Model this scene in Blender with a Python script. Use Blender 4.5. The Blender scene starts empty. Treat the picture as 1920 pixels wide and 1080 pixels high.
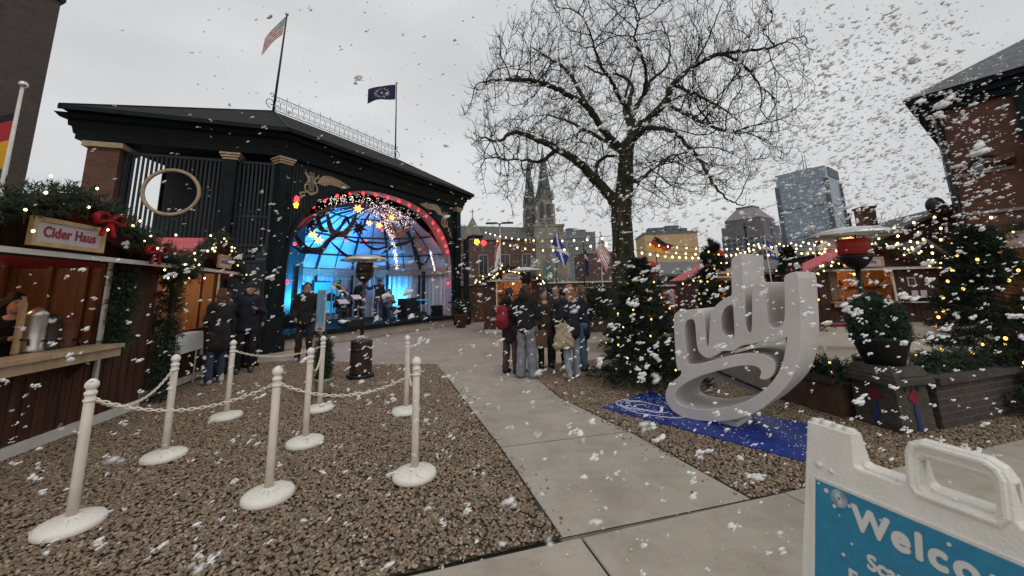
import bpy, math, random
import numpy as np
from mathutils import Vector, Matrix
R=random.Random(7); NR=np.random.default_rng(7)
sc=bpy.context.scene; C=sc.collection
pi=math.pi
# ---------------------------------------------------------------- materials
def nodes(name):
    m=bpy.data.materials.new(name); m.use_nodes=True
    nt=m.node_tree; b=nt.nodes['Principled BSDF']; return m,nt,b
def mat(name,col,rough=.7,metal=0,var=.25,scale=6,bump=0,bscale=30,emit=None,es=0,col2=None,trans=0,bw=None,stretch=None,spec=.4,alpha=None):
    m,nt,b=nodes(name); N=nt.nodes; Lk=nt.links
    b.inputs['Roughness'].default_value=rough; b.inputs['Metallic'].default_value=metal
    b.inputs['Specular IOR Level'].default_value=spec
    if trans: b.inputs['Transmission Weight'].default_value=trans
    tc=N.new('ShaderNodeTexCoord'); src=tc.outputs['Object']
    if stretch:
        mp=N.new('ShaderNodeMapping'); mp.inputs['Scale'].default_value=stretch; Lk.new(src,mp.inputs[0]); src=mp.outputs[0]
    c=list(col)+[1]; c2=list(col2)+[1] if col2 else [max(0,x*(1-var)) for x in col]+[1]
    c1=c if col2 else [min(1,x*(1+var)) for x in col]+[1]
    no=N.new('ShaderNodeTexNoise'); no.inputs['Scale'].default_value=scale; no.inputs['Detail'].default_value=6; no.inputs['Roughness'].default_value=.65
    Lk.new(src,no.inputs['Vector'])
    rp=N.new('ShaderNodeValToRGB'); rp.color_ramp.elements[0].position=.35; rp.color_ramp.elements[1].position=.65
    rp.color_ramp.elements[0].color=c2; rp.color_ramp.elements[1].color=c1
    Lk.new(no.outputs['Fac'],rp.inputs[0]); Lk.new(rp.outputs[0],b.inputs['Base Color'])
    if bump:
        n2=N.new('ShaderNodeTexNoise'); n2.inputs['Scale'].default_value=bscale; n2.inputs['Detail'].default_value=5; Lk.new(src,n2.inputs['Vector'])
        bp=N.new('ShaderNodeBump'); bp.inputs['Strength'].default_value=bump; bp.inputs['Distance'].default_value=.02
        Lk.new(n2.outputs['Fac'],bp.inputs['Height']); Lk.new(bp.outputs[0],b.inputs['Normal'])
    if emit:
        b.inputs['Emission Color'].default_value=list(emit)+[1]; b.inputs['Emission Strength'].default_value=es
    return m
def brickmat(name,c1,c2,mortar,scale=1,rot=(0,0,0),bw=.22,bh=.075,ms=.008):
    m,nt,b=nodes(name); N=nt.nodes; Lk=nt.links
    b.inputs['Roughness'].default_value=.85
    tc=N.new('ShaderNodeTexCoord'); 
    uv=N.new('ShaderNodeUVMap'); 
    br=N.new('ShaderNodeTexBrick'); Lk.new(uv.outputs[0],br.inputs['Vector'])
    br.inputs['Color1'].default_value=list(c1)+[1]; br.inputs['Color2'].default_value=list(c2)+[1]; br.inputs['Mortar'].default_value=list(mortar)+[1]
    br.inputs['Scale'].default_value=1; br.inputs['Brick Width'].default_value=bw; br.inputs['Row Height'].default_value=bh; br.inputs['Mortar Size'].default_value=ms; br.inputs['Bias'].default_value=0
    no=N.new('ShaderNodeTexNoise'); no.inputs['Scale'].default_value=1.2; no.inputs['Detail'].default_value=5; Lk.new(tc.outputs['Object'],no.inputs['Vector'])
    mx=N.new('ShaderNodeMix'); mx.data_type='RGBA'; mx.blend_type='MULTIPLY'; mx.inputs[0].default_value=.6
    rp=N.new('ShaderNodeValToRGB'); rp.color_ramp.elements[0].position=.3; rp.color_ramp.elements[1].position=.7; rp.color_ramp.elements[0].color=(.55,.55,.55,1)
    Lk.new(no.outputs['Fac'],rp.inputs[0]); Lk.new(br.outputs['Color'],mx.inputs[6]); Lk.new(rp.outputs[0],mx.inputs[7]); Lk.new(mx.outputs[2],b.inputs['Base Color'])
    bp=N.new('ShaderNodeBump'); bp.inputs['Strength'].default_value=.4; bp.inputs['Distance'].default_value=.01; Lk.new(br.outputs['Fac'],bp.inputs['Height']); bp.invert=True; Lk.new(bp.outputs[0],b.inputs['Normal'])
    return m
K={}
def G_(k,*a,**kw): K[k]=mat(k,*a,**kw)
G_('concrete',(.37,.33,.28),.8,var=.10,scale=2.2,bump=.25,bscale=60)
G_('asphalt',(.16,.15,.14),.9,var=.15,scale=1.5,bump=.3,bscale=90)
G_('plaza',(.42,.325,.27),.75,var=.12,scale=.8,bump=.15,bscale=50)
G_('bed',(.10,.08,.06),.95,var=.4,scale=40,bump=.8,bscale=60)
G_('white_plastic',(.78,.74,.66),.45,var=.05,scale=9,bump=.10,bscale=120)
G_('post_plastic',(.66,.58,.49),.5,var=.07,scale=12,bump=.05,bscale=80)
G_('sign_white',(.74,.71,.64),.45,var=.05,scale=14,bump=.25,bscale=160)
G_('chain',(.75,.66,.55),.4,var=.05)
G_('dark_green',(.0075,.0125,.0135),.65,spec=.15,var=.3,scale=4,bump=.1,bscale=20)
G_('dark_slat',(.010,.015,.018),.6,var=.35,scale=3,stretch=(1,1,.2))
G_('trim_brown',(.14,.075,.045),.6)
G_('tan',(.40,.30,.19),.6,var=.2,scale=8)
G_('gold_band',(.30,.22,.15),.7,var=.6,scale=30,bump=.8,bscale=60)
G_('shingle',(.024,.023,.023),.9,spec=.15,var=.4,scale=9,bump=.8,bscale=14,stretch=(1,1,3))
G_('greyroof',(.13,.135,.14),.9,var=.3,scale=5,bump=.5,bscale=14)
G_('black',(.012,.012,.013),.5,var=.3)
G_('blackmetal',(.02,.019,.018),.4,metal=.5,var=.3)
G_('bronze',(.07,.052,.045),.45,metal=.6,var=.3,scale=5)
G_('aluminium',(.62,.60,.56),.3,metal=.8,var=.1)
G_('heat_red',(.30,.02,.015),.45,var=.35,emit=(1,.05,.01),es=.03)
G_('stall_brown',(.060,.022,.012),.6,var=.45,scale=2.2,stretch=(1,6,.6),bump=.3,bscale=20)
G_('stall_board',(.11,.05,.028),.6,var=.4,scale=3,stretch=(5,5,.5),bump=.3,bscale=20)
G_('pine_wood',(.34,.20,.095),.55,var=.22,scale=3,stretch=(8,8,.6))
G_('counter_wood',(.42,.31,.20),.5,var=.2,scale=3,stretch=(8,1,1))
G_('sign_frame',(.48,.33,.17),.6,var=.2,scale=10)
G_('sign_face',(.52,.47,.48),.6,var=.05)
G_('white_trim',(.62,.59,.54),.6,var=.08)
G_('red_cloth',(.50,.085,.10),.75,var=.12,scale=3,bump=.2,bscale=8)
G_('bow_red',(.30,.008,.012),.6,var=.4,scale=14)
G_('text_red',(.28,.03,.06),.6)
G_('text_purple',(.16,.10,.25),.6)
G_('text_white',(.62,.60,.56),.6,var=.04)
G_('needle',(.020,.036,.017),.75,col2=(.008,.016,.008),scale=5)
G_('needle2',(.042,.070,.036),.75,col2=(.014,.028,.014),scale=7)
G_('shrub',(.045,.080,.050),.75,col2=(.013,.028,.018),scale=8)
G_('bark',(.070,.060,.026),.95,col2=(.014,.012,.009),scale=7,bump=1,bscale=16,stretch=(1,1,.5))
G_('twig',(.024,.020,.017),.9,var=.3)
G_('greytwig',(.10,.09,.09),.9,var=.3)
G_('stone',(.31,.28,.235),.9,col2=(.16,.14,.115),scale=.35,bump=.5,bscale=2)
G_('stone_near',(.085,.073,.06),.9,col2=(.04,.034,.028),scale=6,bump=.8,bscale=25)
G_('slate',(.12,.125,.13),.8,var=.2,scale=1)
G_('copper',(.10,.17,.14),.8,var=.3,scale=.6)
G_('window_dark',(.02,.024,.03),.15,var=.2,spec=.6)
G_('glass_pane',(.10,.12,.13),.08,var=.1,spec=.8)
G_('yellow_wall',(.50,.34,.17),.9,var=.08,scale=.12)
G_('grey_tower',(.15,.155,.16),.8,var=.15,scale=.08)
G_('tower_stone',(.15,.135,.14),.8,var=.15,scale=.05)
G_('tower_roof',(.24,.21,.22),.8,var=.1,scale=.05)
G_('tower_band',(.09,.105,.13),.6,var=.1,scale=.1)
G_('grey_concrete',(.25,.25,.25),.9,var=.1,scale=.3)
G_('mat_blue',(.012,.035,.22),.4,var=.35,scale=7,bump=.1,bscale=40)
G_('foam_white',(.78,.77,.76),.9,var=.03)
G_('letter_paint',(.60,.565,.54),.55,var=.07,scale=2.5,bump=.08,bscale=40)
G_('sign_blue',(.025,.20,.33),.55,var=.12,scale=30)
G_('pot_black',(.010,.010,.010),.6,var=.3,scale=12,bump=.5,bscale=40)
G_('pot_clay',(.14,.05,.03),.8)
G_('pot_grey',(.42,.38,.30),.6)
G_('cloth_white',(.70,.70,.72),.8,var=.05,bump=.3,bscale=9)
G_('paint_red',(.15,.012,.02),.7,var=.2)
G_('paint_blue',(.012,.04,.16),.7,var=.2)
G_('paint_green',(.01,.04,.05),.7)
G_('curtain',(.45,.47,.50),.8,var=.2,scale=3,stretch=(3,3,.1))
G_('dome_panel',(.40,.44,.50),.7,var=.25,scale=1.1)
G_('swag',(.10,.055,.045),.8,var=.5,scale=8)
G_('swag_tan',(.30,.16,.10),.8,var=.4,scale=8)
G_('poster',(.22,.42,.58),.5,var=.3,scale=7,col2=(.10,.27,.42))
G_('flag_white',(.7,.7,.68),.8); G_('flag_red',(.40,.025,.035),.8,var=.1); G_('flag_blue',(.02,.05,.30),.8,var=.1)
G_('flag_navy',(.012,.016,.06),.8,var=.1); G_('flag_gold',(.65,.36,.01),.8,var=.1); G_('flag_black',(.012,.012,.012),.8); G_('flag_scarlet',(.75,.06,.02),.8,var=.1)
G_('terrace_wood',(.10,.055,.035),.8,var=.3,scale=3,bump=.3,bscale=20)
K['brick_red']=brickmat('brick_red',(.17,.060,.036),(.11,.042,.026),(.11,.08,.062))
def concrete(name,c,sc_=1):
    m,nt,b=nodes(name); N=nt.nodes; Lk=nt.links; tc=N.new('ShaderNodeTexCoord'); o=tc.outputs['Object']
    def noise(s,d=6,r=.6):
        n=N.new('ShaderNodeTexNoise'); n.inputs['Scale'].default_value=s; n.inputs['Detail'].default_value=d; n.inputs['Roughness'].default_value=r; Lk.new(o,n.inputs['Vector']); return n.outputs['Fac']
    def ramp(f,p0,c0,p1,c1):
        r=N.new('ShaderNodeValToRGB'); e=r.color_ramp.elements; e[0].position=p0; e[0].color=(*c0,1); e[1].position=p1; e[1].color=(*c1,1); Lk.new(f,r.inputs[0]); return r.outputs[0]
    def mul(a,b_,f=1):
        x=N.new('ShaderNodeMix'); x.data_type='RGBA'; x.blend_type='MULTIPLY'; x.inputs[0].default_value=f; Lk.new(a,x.inputs[6]); Lk.new(b_,x.inputs[7]); return x.outputs[2]
    base=ramp(noise(.55,4),.3,[x*.84 for x in c],.7,[x*1.10 for x in c])
    st=ramp(noise(2.3,7,.7),.36,(.80,.79,.77),.55,(1,1,1)); sp=ramp(noise(26,4,.75),.30,(.45,.43,.40),.40,(1,1,1)); gr=ramp(noise(160,3,.8),.35,(.80,.80,.80),.62,(1.0,1.0,1.0))
    v=N.new('ShaderNodeTexVoronoi'); v.inputs['Scale'].default_value=7; Lk.new(o,v.inputs['Vector']); dots=ramp(v.outputs['Distance'],.035,(.5,.47,.43),.06,(1,1,1))
    Lk.new(mul(mul(mul(mul(base,st),sp,.55),gr,.7),dots,.6),b.inputs['Base Color']); b.inputs['Roughness'].default_value=.72
    bp=N.new('ShaderNodeBump'); bp.inputs['Strength'].default_value=.35; bp.inputs['Distance'].default_value=.006; Lk.new(noise(90,5,.7),bp.inputs['Height']); Lk.new(bp.outputs[0],b.inputs['Normal']); K[name]=m
concrete('concrete',(.44,.385,.32)); concrete('plaza',(.43,.355,.285))
K['brick_brown']=brickmat('brick_brown',(.075,.052,.045),(.05,.036,.033),(.10,.085,.075))
K['brick_far']=brickmat('brick_far',(.12,.065,.05),(.09,.05,.04),(.13,.09,.08),bw=.6,bh=.25,ms=.02)
def emi(name,col,s):
    m,nt,b=nodes(name); b.inputs['Base Color'].default_value=list(col)+[1]
    b.inputs['Emission Color'].default_value=list(col)+[1]; b.inputs['Emission Strength'].default_value=s; K[name]=m
emi('bulb_warm',(1,.66,.30),6); emi('bulb_gold',(1,.52,.12),3.2); emi('bulb_red',(1,.03,.04),4); emi('bulb_yellow',(1,.55,.03),3); emi('bulb_white',(1,.85,.75),6)
emi('star_lamp',(1,.45,.08),3); emi('screen',(.02,.30,.55),.9); emi('window_lit',(.9,.45,.15),.8)
# glass tower material: horizontal floors + mullions
def facade(name,glass,frame,fh,fw,ft=.12,rough=.2,vt=.06):
    m,nt,b=nodes(name); N=nt.nodes; Lk=nt.links
    uv=N.new('ShaderNodeUVMap'); br=N.new('ShaderNodeTexBrick'); Lk.new(uv.outputs[0],br.inputs['Vector']); br.offset=0
    br.inputs['Color1'].default_value=list(glass)+[1]; br.inputs['Color2'].default_value=[x*.72 for x in glass]+[1]; br.inputs['Mortar'].default_value=list(frame)+[1]
    br.inputs['Scale'].default_value=1; br.inputs['Brick Width'].default_value=fw; br.inputs['Row Height'].default_value=fh; br.inputs['Mortar Size'].default_value=ft
    Lk.new(br.outputs['Color'],b.inputs['Base Color']); b.inputs['Roughness'].default_value=rough; K[name]=m
facade('glass_tower',(.30,.36,.43),(.14,.17,.21),4.2,3.4,.22,.35)
facade('office_grid',(.045,.055,.06),(.17,.165,.17),3.8,4.2,.6,.5)
facade('grey_grid',(.12,.13,.14),(.175,.18,.185),3.6,1.9,.35,.5)

# ---------------------------------------------------------------- mesh builder
XF={}
def icosphere(sub):
    t=(1+5**.5)/2
    v=[(-1,t,0),(1,t,0),(-1,-t,0),(1,-t,0),(0,-1,t),(0,1,t),(0,-1,-t),(0,1,-t),(t,0,-1),(t,0,1),(-t,0,-1),(-t,0,1)]
    f=[(0,11,5),(0,5,1),(0,1,7),(0,7,10),(0,10,11),(1,5,9),(5,11,4),(11,10,2),(10,7,6),(7,1,8),(3,9,4),(3,4,2),(3,2,6),(3,6,8),(3,8,9),(4,9,5),(2,4,11),(6,2,10),(8,6,7),(9,8,1)]
    v=[np.array(x)/np.linalg.norm(x) for x in v]
    for _ in range(sub):
        c={};nf=[]
        def mid(a,b):
            k=(min(a,b),max(a,b))
            if k not in c: m=v[a]+v[b]; v.append(m/np.linalg.norm(m)); c[k]=len(v)-1
            return c[k]
        for a,b,d in f:
            x,y,z=mid(a,b),mid(b,d),mid(d,a); nf+=[(a,x,z),(b,y,x),(d,z,y),(x,y,z)]
        f=nf
    return np.array(v),np.array(f)
ICO=[icosphere(i) for i in range(4)]
def basis(d,up=(0,0,1)):
    d=np.array(d,float); d/=np.linalg.norm(d)+1e-12; u=np.array(up,float)
    if abs(d@u)>.98: u=np.array((1,0,0.))
    s=np.cross(d,u); s/=np.linalg.norm(s); return d,s,np.cross(s,d)
def make_obj(name,V,F,mat_,parent=None,smooth=False,local=False,mats=None,fm=None,uvbox=True):
    V=np.asarray(V,float).reshape(-1,3)
    if parent is not None and not local and parent.name in XF:
        loc,rz=XF[parent.name]; c,s=math.cos(-rz),math.sin(-rz); W=V-np.array(loc); V=np.stack([W[:,0]*c-W[:,1]*s,W[:,0]*s+W[:,1]*c,W[:,2]],1)
    me=bpy.data.meshes.new(name); 
    if isinstance(F,np.ndarray):
        n,k=F.shape; me.vertices.add(len(V)); me.vertices.foreach_set('co',V.ravel())
        me.loops.add(n*k); me.loops.foreach_set('vertex_index',F.ravel().astype(np.int32))
        me.polygons.add(n); me.polygons.foreach_set('loop_start',np.arange(0,n*k,k,dtype=np.int32)); me.polygons.foreach_set('loop_total',np.full(n,k,dtype=np.int32)); me.update(calc_edges=True)
    else: me.from_pydata([tuple(v) for v in V],[],[tuple(f) for f in F]); me.update()
    if mats:
        for m in mats: me.materials.append(K[m])
        me.polygons.foreach_set('material_index',np.array(fm,dtype=np.int32))
    else: me.materials.append(K[mat_] if isinstance(mat_,str) else mat_)
    if smooth: me.polygons.foreach_set('use_smooth',np.ones(len(me.polygons),dtype=bool))
    mm=mat_ if isinstance(mat_,str) else ''
    if mm.startswith('brick') or mm in('glass_tower','office_grid','grey_grid'):
        uv=me.uv_layers.new(name='UVMap'); n=len(me.loops)
        for p in me.polygons:
            nn=p.normal; 
            if abs(nn.z)>.8: ax=Vector((1,0,0)); ay=Vector((0,1,0))
            else: ax=Vector((-nn.y,nn.x,0)).normalized(); ay=Vector((0,0,1))
            for li in p.loop_indices:
                co=me.vertices[me.loops[li].vertex_index].co; uv.data[li].uv=(co.dot(ax),co.dot(ay))
    o=bpy.data.objects.new(name,me); C.objects.link(o)
    if parent is not None:
        o.parent=parent
        if parent.name in XF: XF[o.name]=XF[parent.name]
    return o
class MB:
    def __init__(s): s.V=[];s.F=[];s.n=0;s.M=[]
    def add(s,V,F,m=0):
        V=np.asarray(V,float); s.V.append(V)
        for f in F: s.F.append([int(i)+s.n for i in f]); s.M.append(m)
        s.n+=len(V); return s
    def box(s,c,size,rz=0,R3=None,m=0,taper=1):
        x,y,z=[a/2 for a in size]; t=taper
        V=np.array([(-x,-y,-z),(x,-y,-z),(x,y,-z),(-x,y,-z),(-x*t,-y*t,z),(x*t,-y*t,z),(x*t,y*t,z),(-x*t,y*t,z)])
        if R3 is not None: V=V@np.array(R3)
        elif rz: a,b=math.cos(rz),math.sin(rz); V=np.stack([V[:,0]*a-V[:,1]*b,V[:,0]*b+V[:,1]*a,V[:,2]],1)
        return s.add(V+np.array(c),[(0,3,2,1),(4,5,6,7),(0,1,5,4),(1,2,6,5),(2,3,7,6),(3,0,4,7)],m)
    def beam(s,p,q,w,h,up=(0,0,1),m=0):
        p=np.array(p,float);q=np.array(q,float); d,a,b=basis(q-p,up); L=np.linalg.norm(q-p)
        return s.box((p+q)/2,(L,w,h),R3=[d,a,b],m=m)
    def tube(s,P,r,n=6,cap=True,m=0,flat=1):
        P=np.array(P,float); k=len(P); r=np.broadcast_to(np.array(r,float),(k,)); T=np.gradient(P,axis=0)
        d,a,b=basis(T[0]); ang=np.linspace(0,2*pi,n,endpoint=False); V=[]
        for i in range(k):
            t=T[i]/(np.linalg.norm(T[i])+1e-12); a=a-(a@t)*t; a/=np.linalg.norm(a)+1e-12; b=np.cross(t,a)
            V.append(P[i]+r[i]*(np.cos(ang)[:,None]*a+flat*np.sin(ang)[:,None]*b))
        F=[(i*n+j,i*n+(j+1)%n,(i+1)*n+(j+1)%n,(i+1)*n+j) for i in range(k-1) for j in range(n)]
        if cap: F+=[tuple(range(n))[::-1],tuple((k-1)*n+j for j in range(n))]
        return s.add(np.concatenate(V),F,m)
    def lathe(s,prof,c=(0,0,0),n=24,m=0,sx=1,sy=1):
        ang=np.linspace(0,2*pi,n,endpoint=False); V=np.concatenate([np.stack([r*np.cos(ang)*sx,r*np.sin(ang)*sy,0*ang+z],1) for r,z in prof])+np.array(c); k=len(prof)
        F=[(i*n+j,i*n+(j+1)%n,(i+1)*n+(j+1)%n,(i+1)*n+j) for i in range(k-1) for j in range(n)]
        F+=[tuple(range(n))[::-1],tuple((k-1)*n+j for j in range(n))]
        return s.add(V,F,m)
    def ball(s,c,r,sub=1,m=0,sc3=(1,1,1)):
        V,F=ICO[sub]; return s.add(V*r*np.array(sc3)+np.array(c),F,m)
    def prism(s,poly,p0,ex,ey,ez,m=0):
        # poly in (ex,ey) plane from p0, extruded by vector ez
        poly=np.array(poly,float); p0=np.array(p0,float);ex=np.array(ex,float);ey=np.array(ey,float);ez=np.array(ez,float); n=len(poly)
        A=p0+poly[:,:1]*ex+poly[:,1:]*ey; 
        return s.add(np.concatenate([A,A+ez]),[tuple(range(n))[::-1],tuple(range(n,2*n))]+[(i,(i+1)%n,n+(i+1)%n,n+i) for i in range(n)],m)
    def quad(s,a,b,c,d,m=0): return s.add([a,b,c,d],[(0,1,2,3)],m)
    def build(s,name,mt,parent=None,smooth=False,local=False,mats=None):
        V=np.concatenate(s.V) if s.V else np.zeros((0,3))
        return make_obj(name,V,s.F,mt,parent,smooth,local,mats=mats,fm=s.M if mats else None)
def thing(name,label,cat,loc=(0,0,0),rz=0,group=None):
    o=bpy.data.objects.new(name,None); C.objects.link(o); o.location=loc; o.rotation_euler=(0,0,rz); o.empty_display_size=.2
    o['label']=label;o['category']=cat
    if group:o['group']=group
    XF[o.name]=(loc,rz); return o
def tag(o,label=None,cat=None,group=None,kind=None):
    if label:o['label']=label
    if cat:o['category']=cat
    if group:o['group']=group
    if kind:o['kind']=kind
    return o
def copytree(r,loc,rz,label,group=None):
    n=r.copy(); C.objects.link(n); n.location=loc; n.rotation_euler=(0,0,rz); n['label']=label
    if group:n['group']=group
    XF[n.name]=(loc,rz)
    def kids(a,b):
        for c in list(a.children):
            d=c.copy(); C.objects.link(d); d.parent=b; d.location=c.location; kids(c,d)
    kids(r,n); return n
def evalmesh(o,name,mt,parent=None,delete=True):
    dg=bpy.context.evaluated_depsgraph_get(); dg.update(); me=bpy.data.meshes.new_from_object(o.evaluated_get(dg))
    V=np.zeros(len(me.vertices)*3); me.vertices.foreach_get('co',V); V=V.reshape(-1,3); F=[tuple(p.vertices) for p in me.polygons]
    bpy.data.objects.remove(o); return V,F
def textmesh(s,size,depth=.004,bold=0,space=1,align='CENTER'):
    cu=bpy.data.curves.new('t','FONT'); cu.body=s; cu.size=size; cu.extrude=depth; cu.offset=bold; cu.space_character=space; cu.align_x=align; cu.align_y='CENTER'
    o=bpy.data.objects.new('t',cu); C.objects.link(o); return evalmesh(o,'t',None)
def puttext(name,s,size,p,ex,ey,mt,parent,depth=.004,bold=0,space=1,shear=0,align='CENTER',sx=1):
    V,F=textmesh(s,size,depth,0,space,align)
    if bold:
        V0=V; F0_=F; V=[];F=[]
        for k,(dx_,dy_) in enumerate(((0,0),(-bold,0),(bold,0),(0,-bold),(0,bold),(-bold*.7,-bold*.7),(bold*.7,bold*.7),(-bold*.7,bold*.7),(bold*.7,-bold*.7))):
            V.append(V0+np.array([dx_,dy_,k*.00006])); F+=[tuple(i+k*len(V0) for i in f) for f in F0_]
        V=np.concatenate(V)
    ex=np.array(ex,float);ey=np.array(ey,float);ez=np.cross(ex,ey)
    W=np.array(p)+V[:,:1]*ex*sx+V[:,1:2]*ey+V[:,2:3]*ez; return make_obj(name,W,F,mt,parent)
def solid2d(outer,holes,depth,bevel=0):
    cu=bpy.data.curves.new('c','CURVE'); cu.dimensions='2D'; cu.fill_mode='BOTH'; cu.extrude=depth/2; cu.bevel_depth=bevel; cu.bevel_resolution=2; 
    for pl in [outer]+holes:
        sp=cu.splines.new('POLY'); sp.points.add(len(pl)-1)
        for i,(x,y) in enumerate(pl): sp.points[i].co=(x,y,0,1)
        sp.use_cyclic_u=True
    o=bpy.data.objects.new('c',cu); C.objects.link(o); return evalmesh(o,'c',None)
def smoothpoly(P,it=2):
    P=[np.array(p,float) for p in P]
    for _ in range(it):
        Q=[]
        for i in range(len(P)):
            a,b=P[i],P[(i+1)%len(P)]; Q+=[a*.78+b*.22,a*.22+b*.78]
        P=Q
    return P
def catmull(P,n=8):
    P=np.array(P,float); P=np.concatenate([[2*P[0]-P[1]],P,[2*P[-1]-P[-2]]]); o=[]
    for i in range(1,len(P)-2):
        for t in np.linspace(0,1,n,endpoint=False):
            a,b,c,d=P[i-1:i+3]; o.append(.5*(2*b+(c-a)*t+(2*a-5*b+4*c-d)*t*t+(3*b-a-3*c+d)*t**3))
    o.append(P[-2]); return np.array(o)
# ---------------------------------------------------------------- foliage
def sprigs(P,D,L=.09,nn=7,w=.008,spread=.9,rng=NR):
    """needle triangles: each sprig at P going along D"""
    P=np.asarray(P,float);D=np.asarray(D,float);D=D/(np.linalg.norm(D,axis=1)[:,None]+1e-9); n=len(P)
    S=np.cross(D,rng.normal(size=(n,3))); S/=np.linalg.norm(S,axis=1)[:,None]+1e-9; T=np.cross(D,S); V=[]
    for k in range(nn):
        t=(k+.3)/nn; a=rng.uniform(0,2*pi,n)[:,None]; side=np.cos(a)*S+np.sin(a)*T; b=P+D*(L*t*.8)
        dr=D*rng.uniform(.5,1,(n,1))+side*spread*rng.uniform(.6,1.1,(n,1)); dr/=np.linalg.norm(dr,axis=1)[:,None]; ln=L*rng.uniform(.45,.75,(n,1))
        ww=np.cross(dr,rng.normal(size=(n,3))); ww/=np.linalg.norm(ww,axis=1)[:,None]+1e-9
        V.append(np.stack([b-ww*w*.5,b+ww*w*.5,b+dr*ln],1))
    V=np.concatenate(V).reshape(-1,3); return V,np.arange(len(V)).reshape(-1,3)
def conifer(h,r,n,seed,z0=.15,L=.10,w=.012,power=.85,droop=.25,nn=7):
    g=np.random.default_rng(seed); P=[];D=[]
    nb=int(n/22)
    for i in range(nb):
        t=g.uniform(0,1)**1.25; z=z0+(h-z0)*t; rr=r*(1-t)**power*g.uniform(.72,1.12)+.04; a=g.uniform(0,2*pi); o=np.array([math.cos(a),math.sin(a),0]); side=np.array([-o[1],o[0],0])
        m=22; u=g.uniform(.15,1,m)**.6; lat=g.normal(0,1,m)*.16*rr*(u)*.9
        p=o*(rr*u)[:,None]+side*lat[:,None]+np.array([0,0,1])*(z+ (.35*(1-t)*0-droop*rr*u**1.5+.12*u*u+g.normal(0,.02,m)))[:,None]
        d=o*1+side*(g.normal(0,.6,m))[:,None]+np.array([0,0,1])*(g.uniform(-.15,.5,m))[:,None]
        P.append(p);D.append(d)
    m=int(n*.03); zz=g.uniform(h*.8,h,m); P.append(np.stack([g.normal(0,.02,m),g.normal(0,.02,m),zz],1)); D.append(np.stack([g.normal(0,.6,m),g.normal(0,.6,m),np.full(m,.9)],1))
    return sprigs(np.concatenate(P),np.concatenate(D),L,nn,w,rng=g)
def garland_mesh(path,rad,n,L=.12,w=.012,seed=1,nn=7):
    g=np.random.default_rng(seed); P=catmull(path,10); sl=np.concatenate([[0],np.cumsum(np.linalg.norm(np.diff(P,axis=0),axis=1))]); u=g.uniform(0,sl[-1],n)
    p=np.stack([np.interp(u,sl,P[:,k]) for k in range(3)],1); d=g.normal(size=(n,3)); d/=np.linalg.norm(d,axis=1)[:,None]
    return sprigs(p+d*rad*g.uniform(.2,.9,(n,1)),d+g.normal(0,.5,(n,3)),L,nn,w,rng=g)
def along(path,n,jit=0,seed=0):
    g=np.random.default_rng(seed); P=catmull(path,10); sl=np.concatenate([[0],np.cumsum(np.linalg.norm(np.diff(P,axis=0),axis=1))]); u=(np.arange(n)+.5+g.uniform(-.3,.3,n)*(jit>0))/n*sl[-1]
    p=np.stack([np.interp(u,sl,P[:,k]) for k in range(3)],1); return p+g.normal(0,jit,(n,3))
BULBS={}
def bulbs(parent,pts,r,mt='bulb_warm',name='bulb'):
    key=(round(r,4),mt)
    if key not in BULBS:
        V,F=ICO[1]; me=bpy.data.meshes.new('bulb'); me.from_pydata([tuple(v) for v in V*np.array([1,1,1.25])*r],[],[tuple(int(i) for i in f) for f in F]); me.materials.append(K[mt]); me.polygons.foreach_set('use_smooth',np.ones(len(F),dtype=bool)); BULBS[key]=me
    loc,rz=XF[parent.name]; c,s=math.cos(-rz),math.sin(-rz)
    for p in pts:
        o=bpy.data.objects.new(name,BULBS[key]); C.objects.link(o); o.parent=parent; x,y,z=np.array(p)-np.array(loc); o.location=(x*c-y*s,x*s+y*c,z)
def lamp(kind,loc,col,power,size=.1,rot=None,spot=None,name='lamp'):
    l=bpy.data.lights.new(name,kind); l.color=col; l.energy=power
    if kind=='AREA': l.size=size
    elif kind!='SUN': l.shadow_soft_size=size
    if spot: l.spot_size=spot; l.spot_blend=.8
    o=bpy.data.objects.new(name,l); C.objects.link(o); o.location=loc
    if rot is not None: o.rotation_euler=Vector(rot).to_track_quat('-Z','Y').to_euler()
    return o
# ---------------------------------------------------------------- camera, world, sun
P_,RO=.17124,-.02449
cam=bpy.data.cameras.new('camera'); co=bpy.data.objects.new('camera',cam); C.objects.link(co); sc.camera=co
fw=Vector((0,math.cos(P_),math.sin(P_))); up=Vector((0,-math.sin(P_),math.cos(P_))); rt=Vector((1,0,0)); c_,s_=math.cos(RO),math.sin(RO)
r2=rt*c_+up*s_; u2=up*c_-rt*s_
M4=Matrix((r2,u2,-fw)).transposed().to_4x4(); M4.translation=Vector((0,0,1.573)); co.matrix_world=M4
cam.sensor_width=36; cam.lens=712.3/1920*36; cam.shift_y=-(540-421.7)/1920; cam.clip_start=.05; cam.clip_end=3000; cam.dof.use_dof=True; cam.dof.focus_distance=4.2; cam.dof.aperture_fstop=3.2
w=bpy.data.worlds.new('World'); sc.world=w; w.use_nodes=True; nt=w.node_tree; N=nt.nodes; bg=N['Background']
SUN_EL,SUN_AZ=math.radians(50),math.radians(150)
sky=N.new('ShaderNodeTexSky'); sky.sky_type='NISHITA'; sky.sun_disc=False; sky.sun_elevation=SUN_EL; sky.sun_rotation=SUN_AZ; sky.air_density=3; sky.dust_density=8
hs=N.new('ShaderNodeHueSaturation'); hs.inputs['Saturation'].default_value=.12; hs.inputs['Value'].default_value=.8; nt.links.new(sky.outputs[0],hs.inputs['Color'])
tc=N.new('ShaderNodeTexCoord'); mp=N.new('ShaderNodeMapping'); mp.inputs['Scale'].default_value=(1,1,2.6); nt.links.new(tc.outputs['Generated'],mp.inputs[0])
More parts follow.
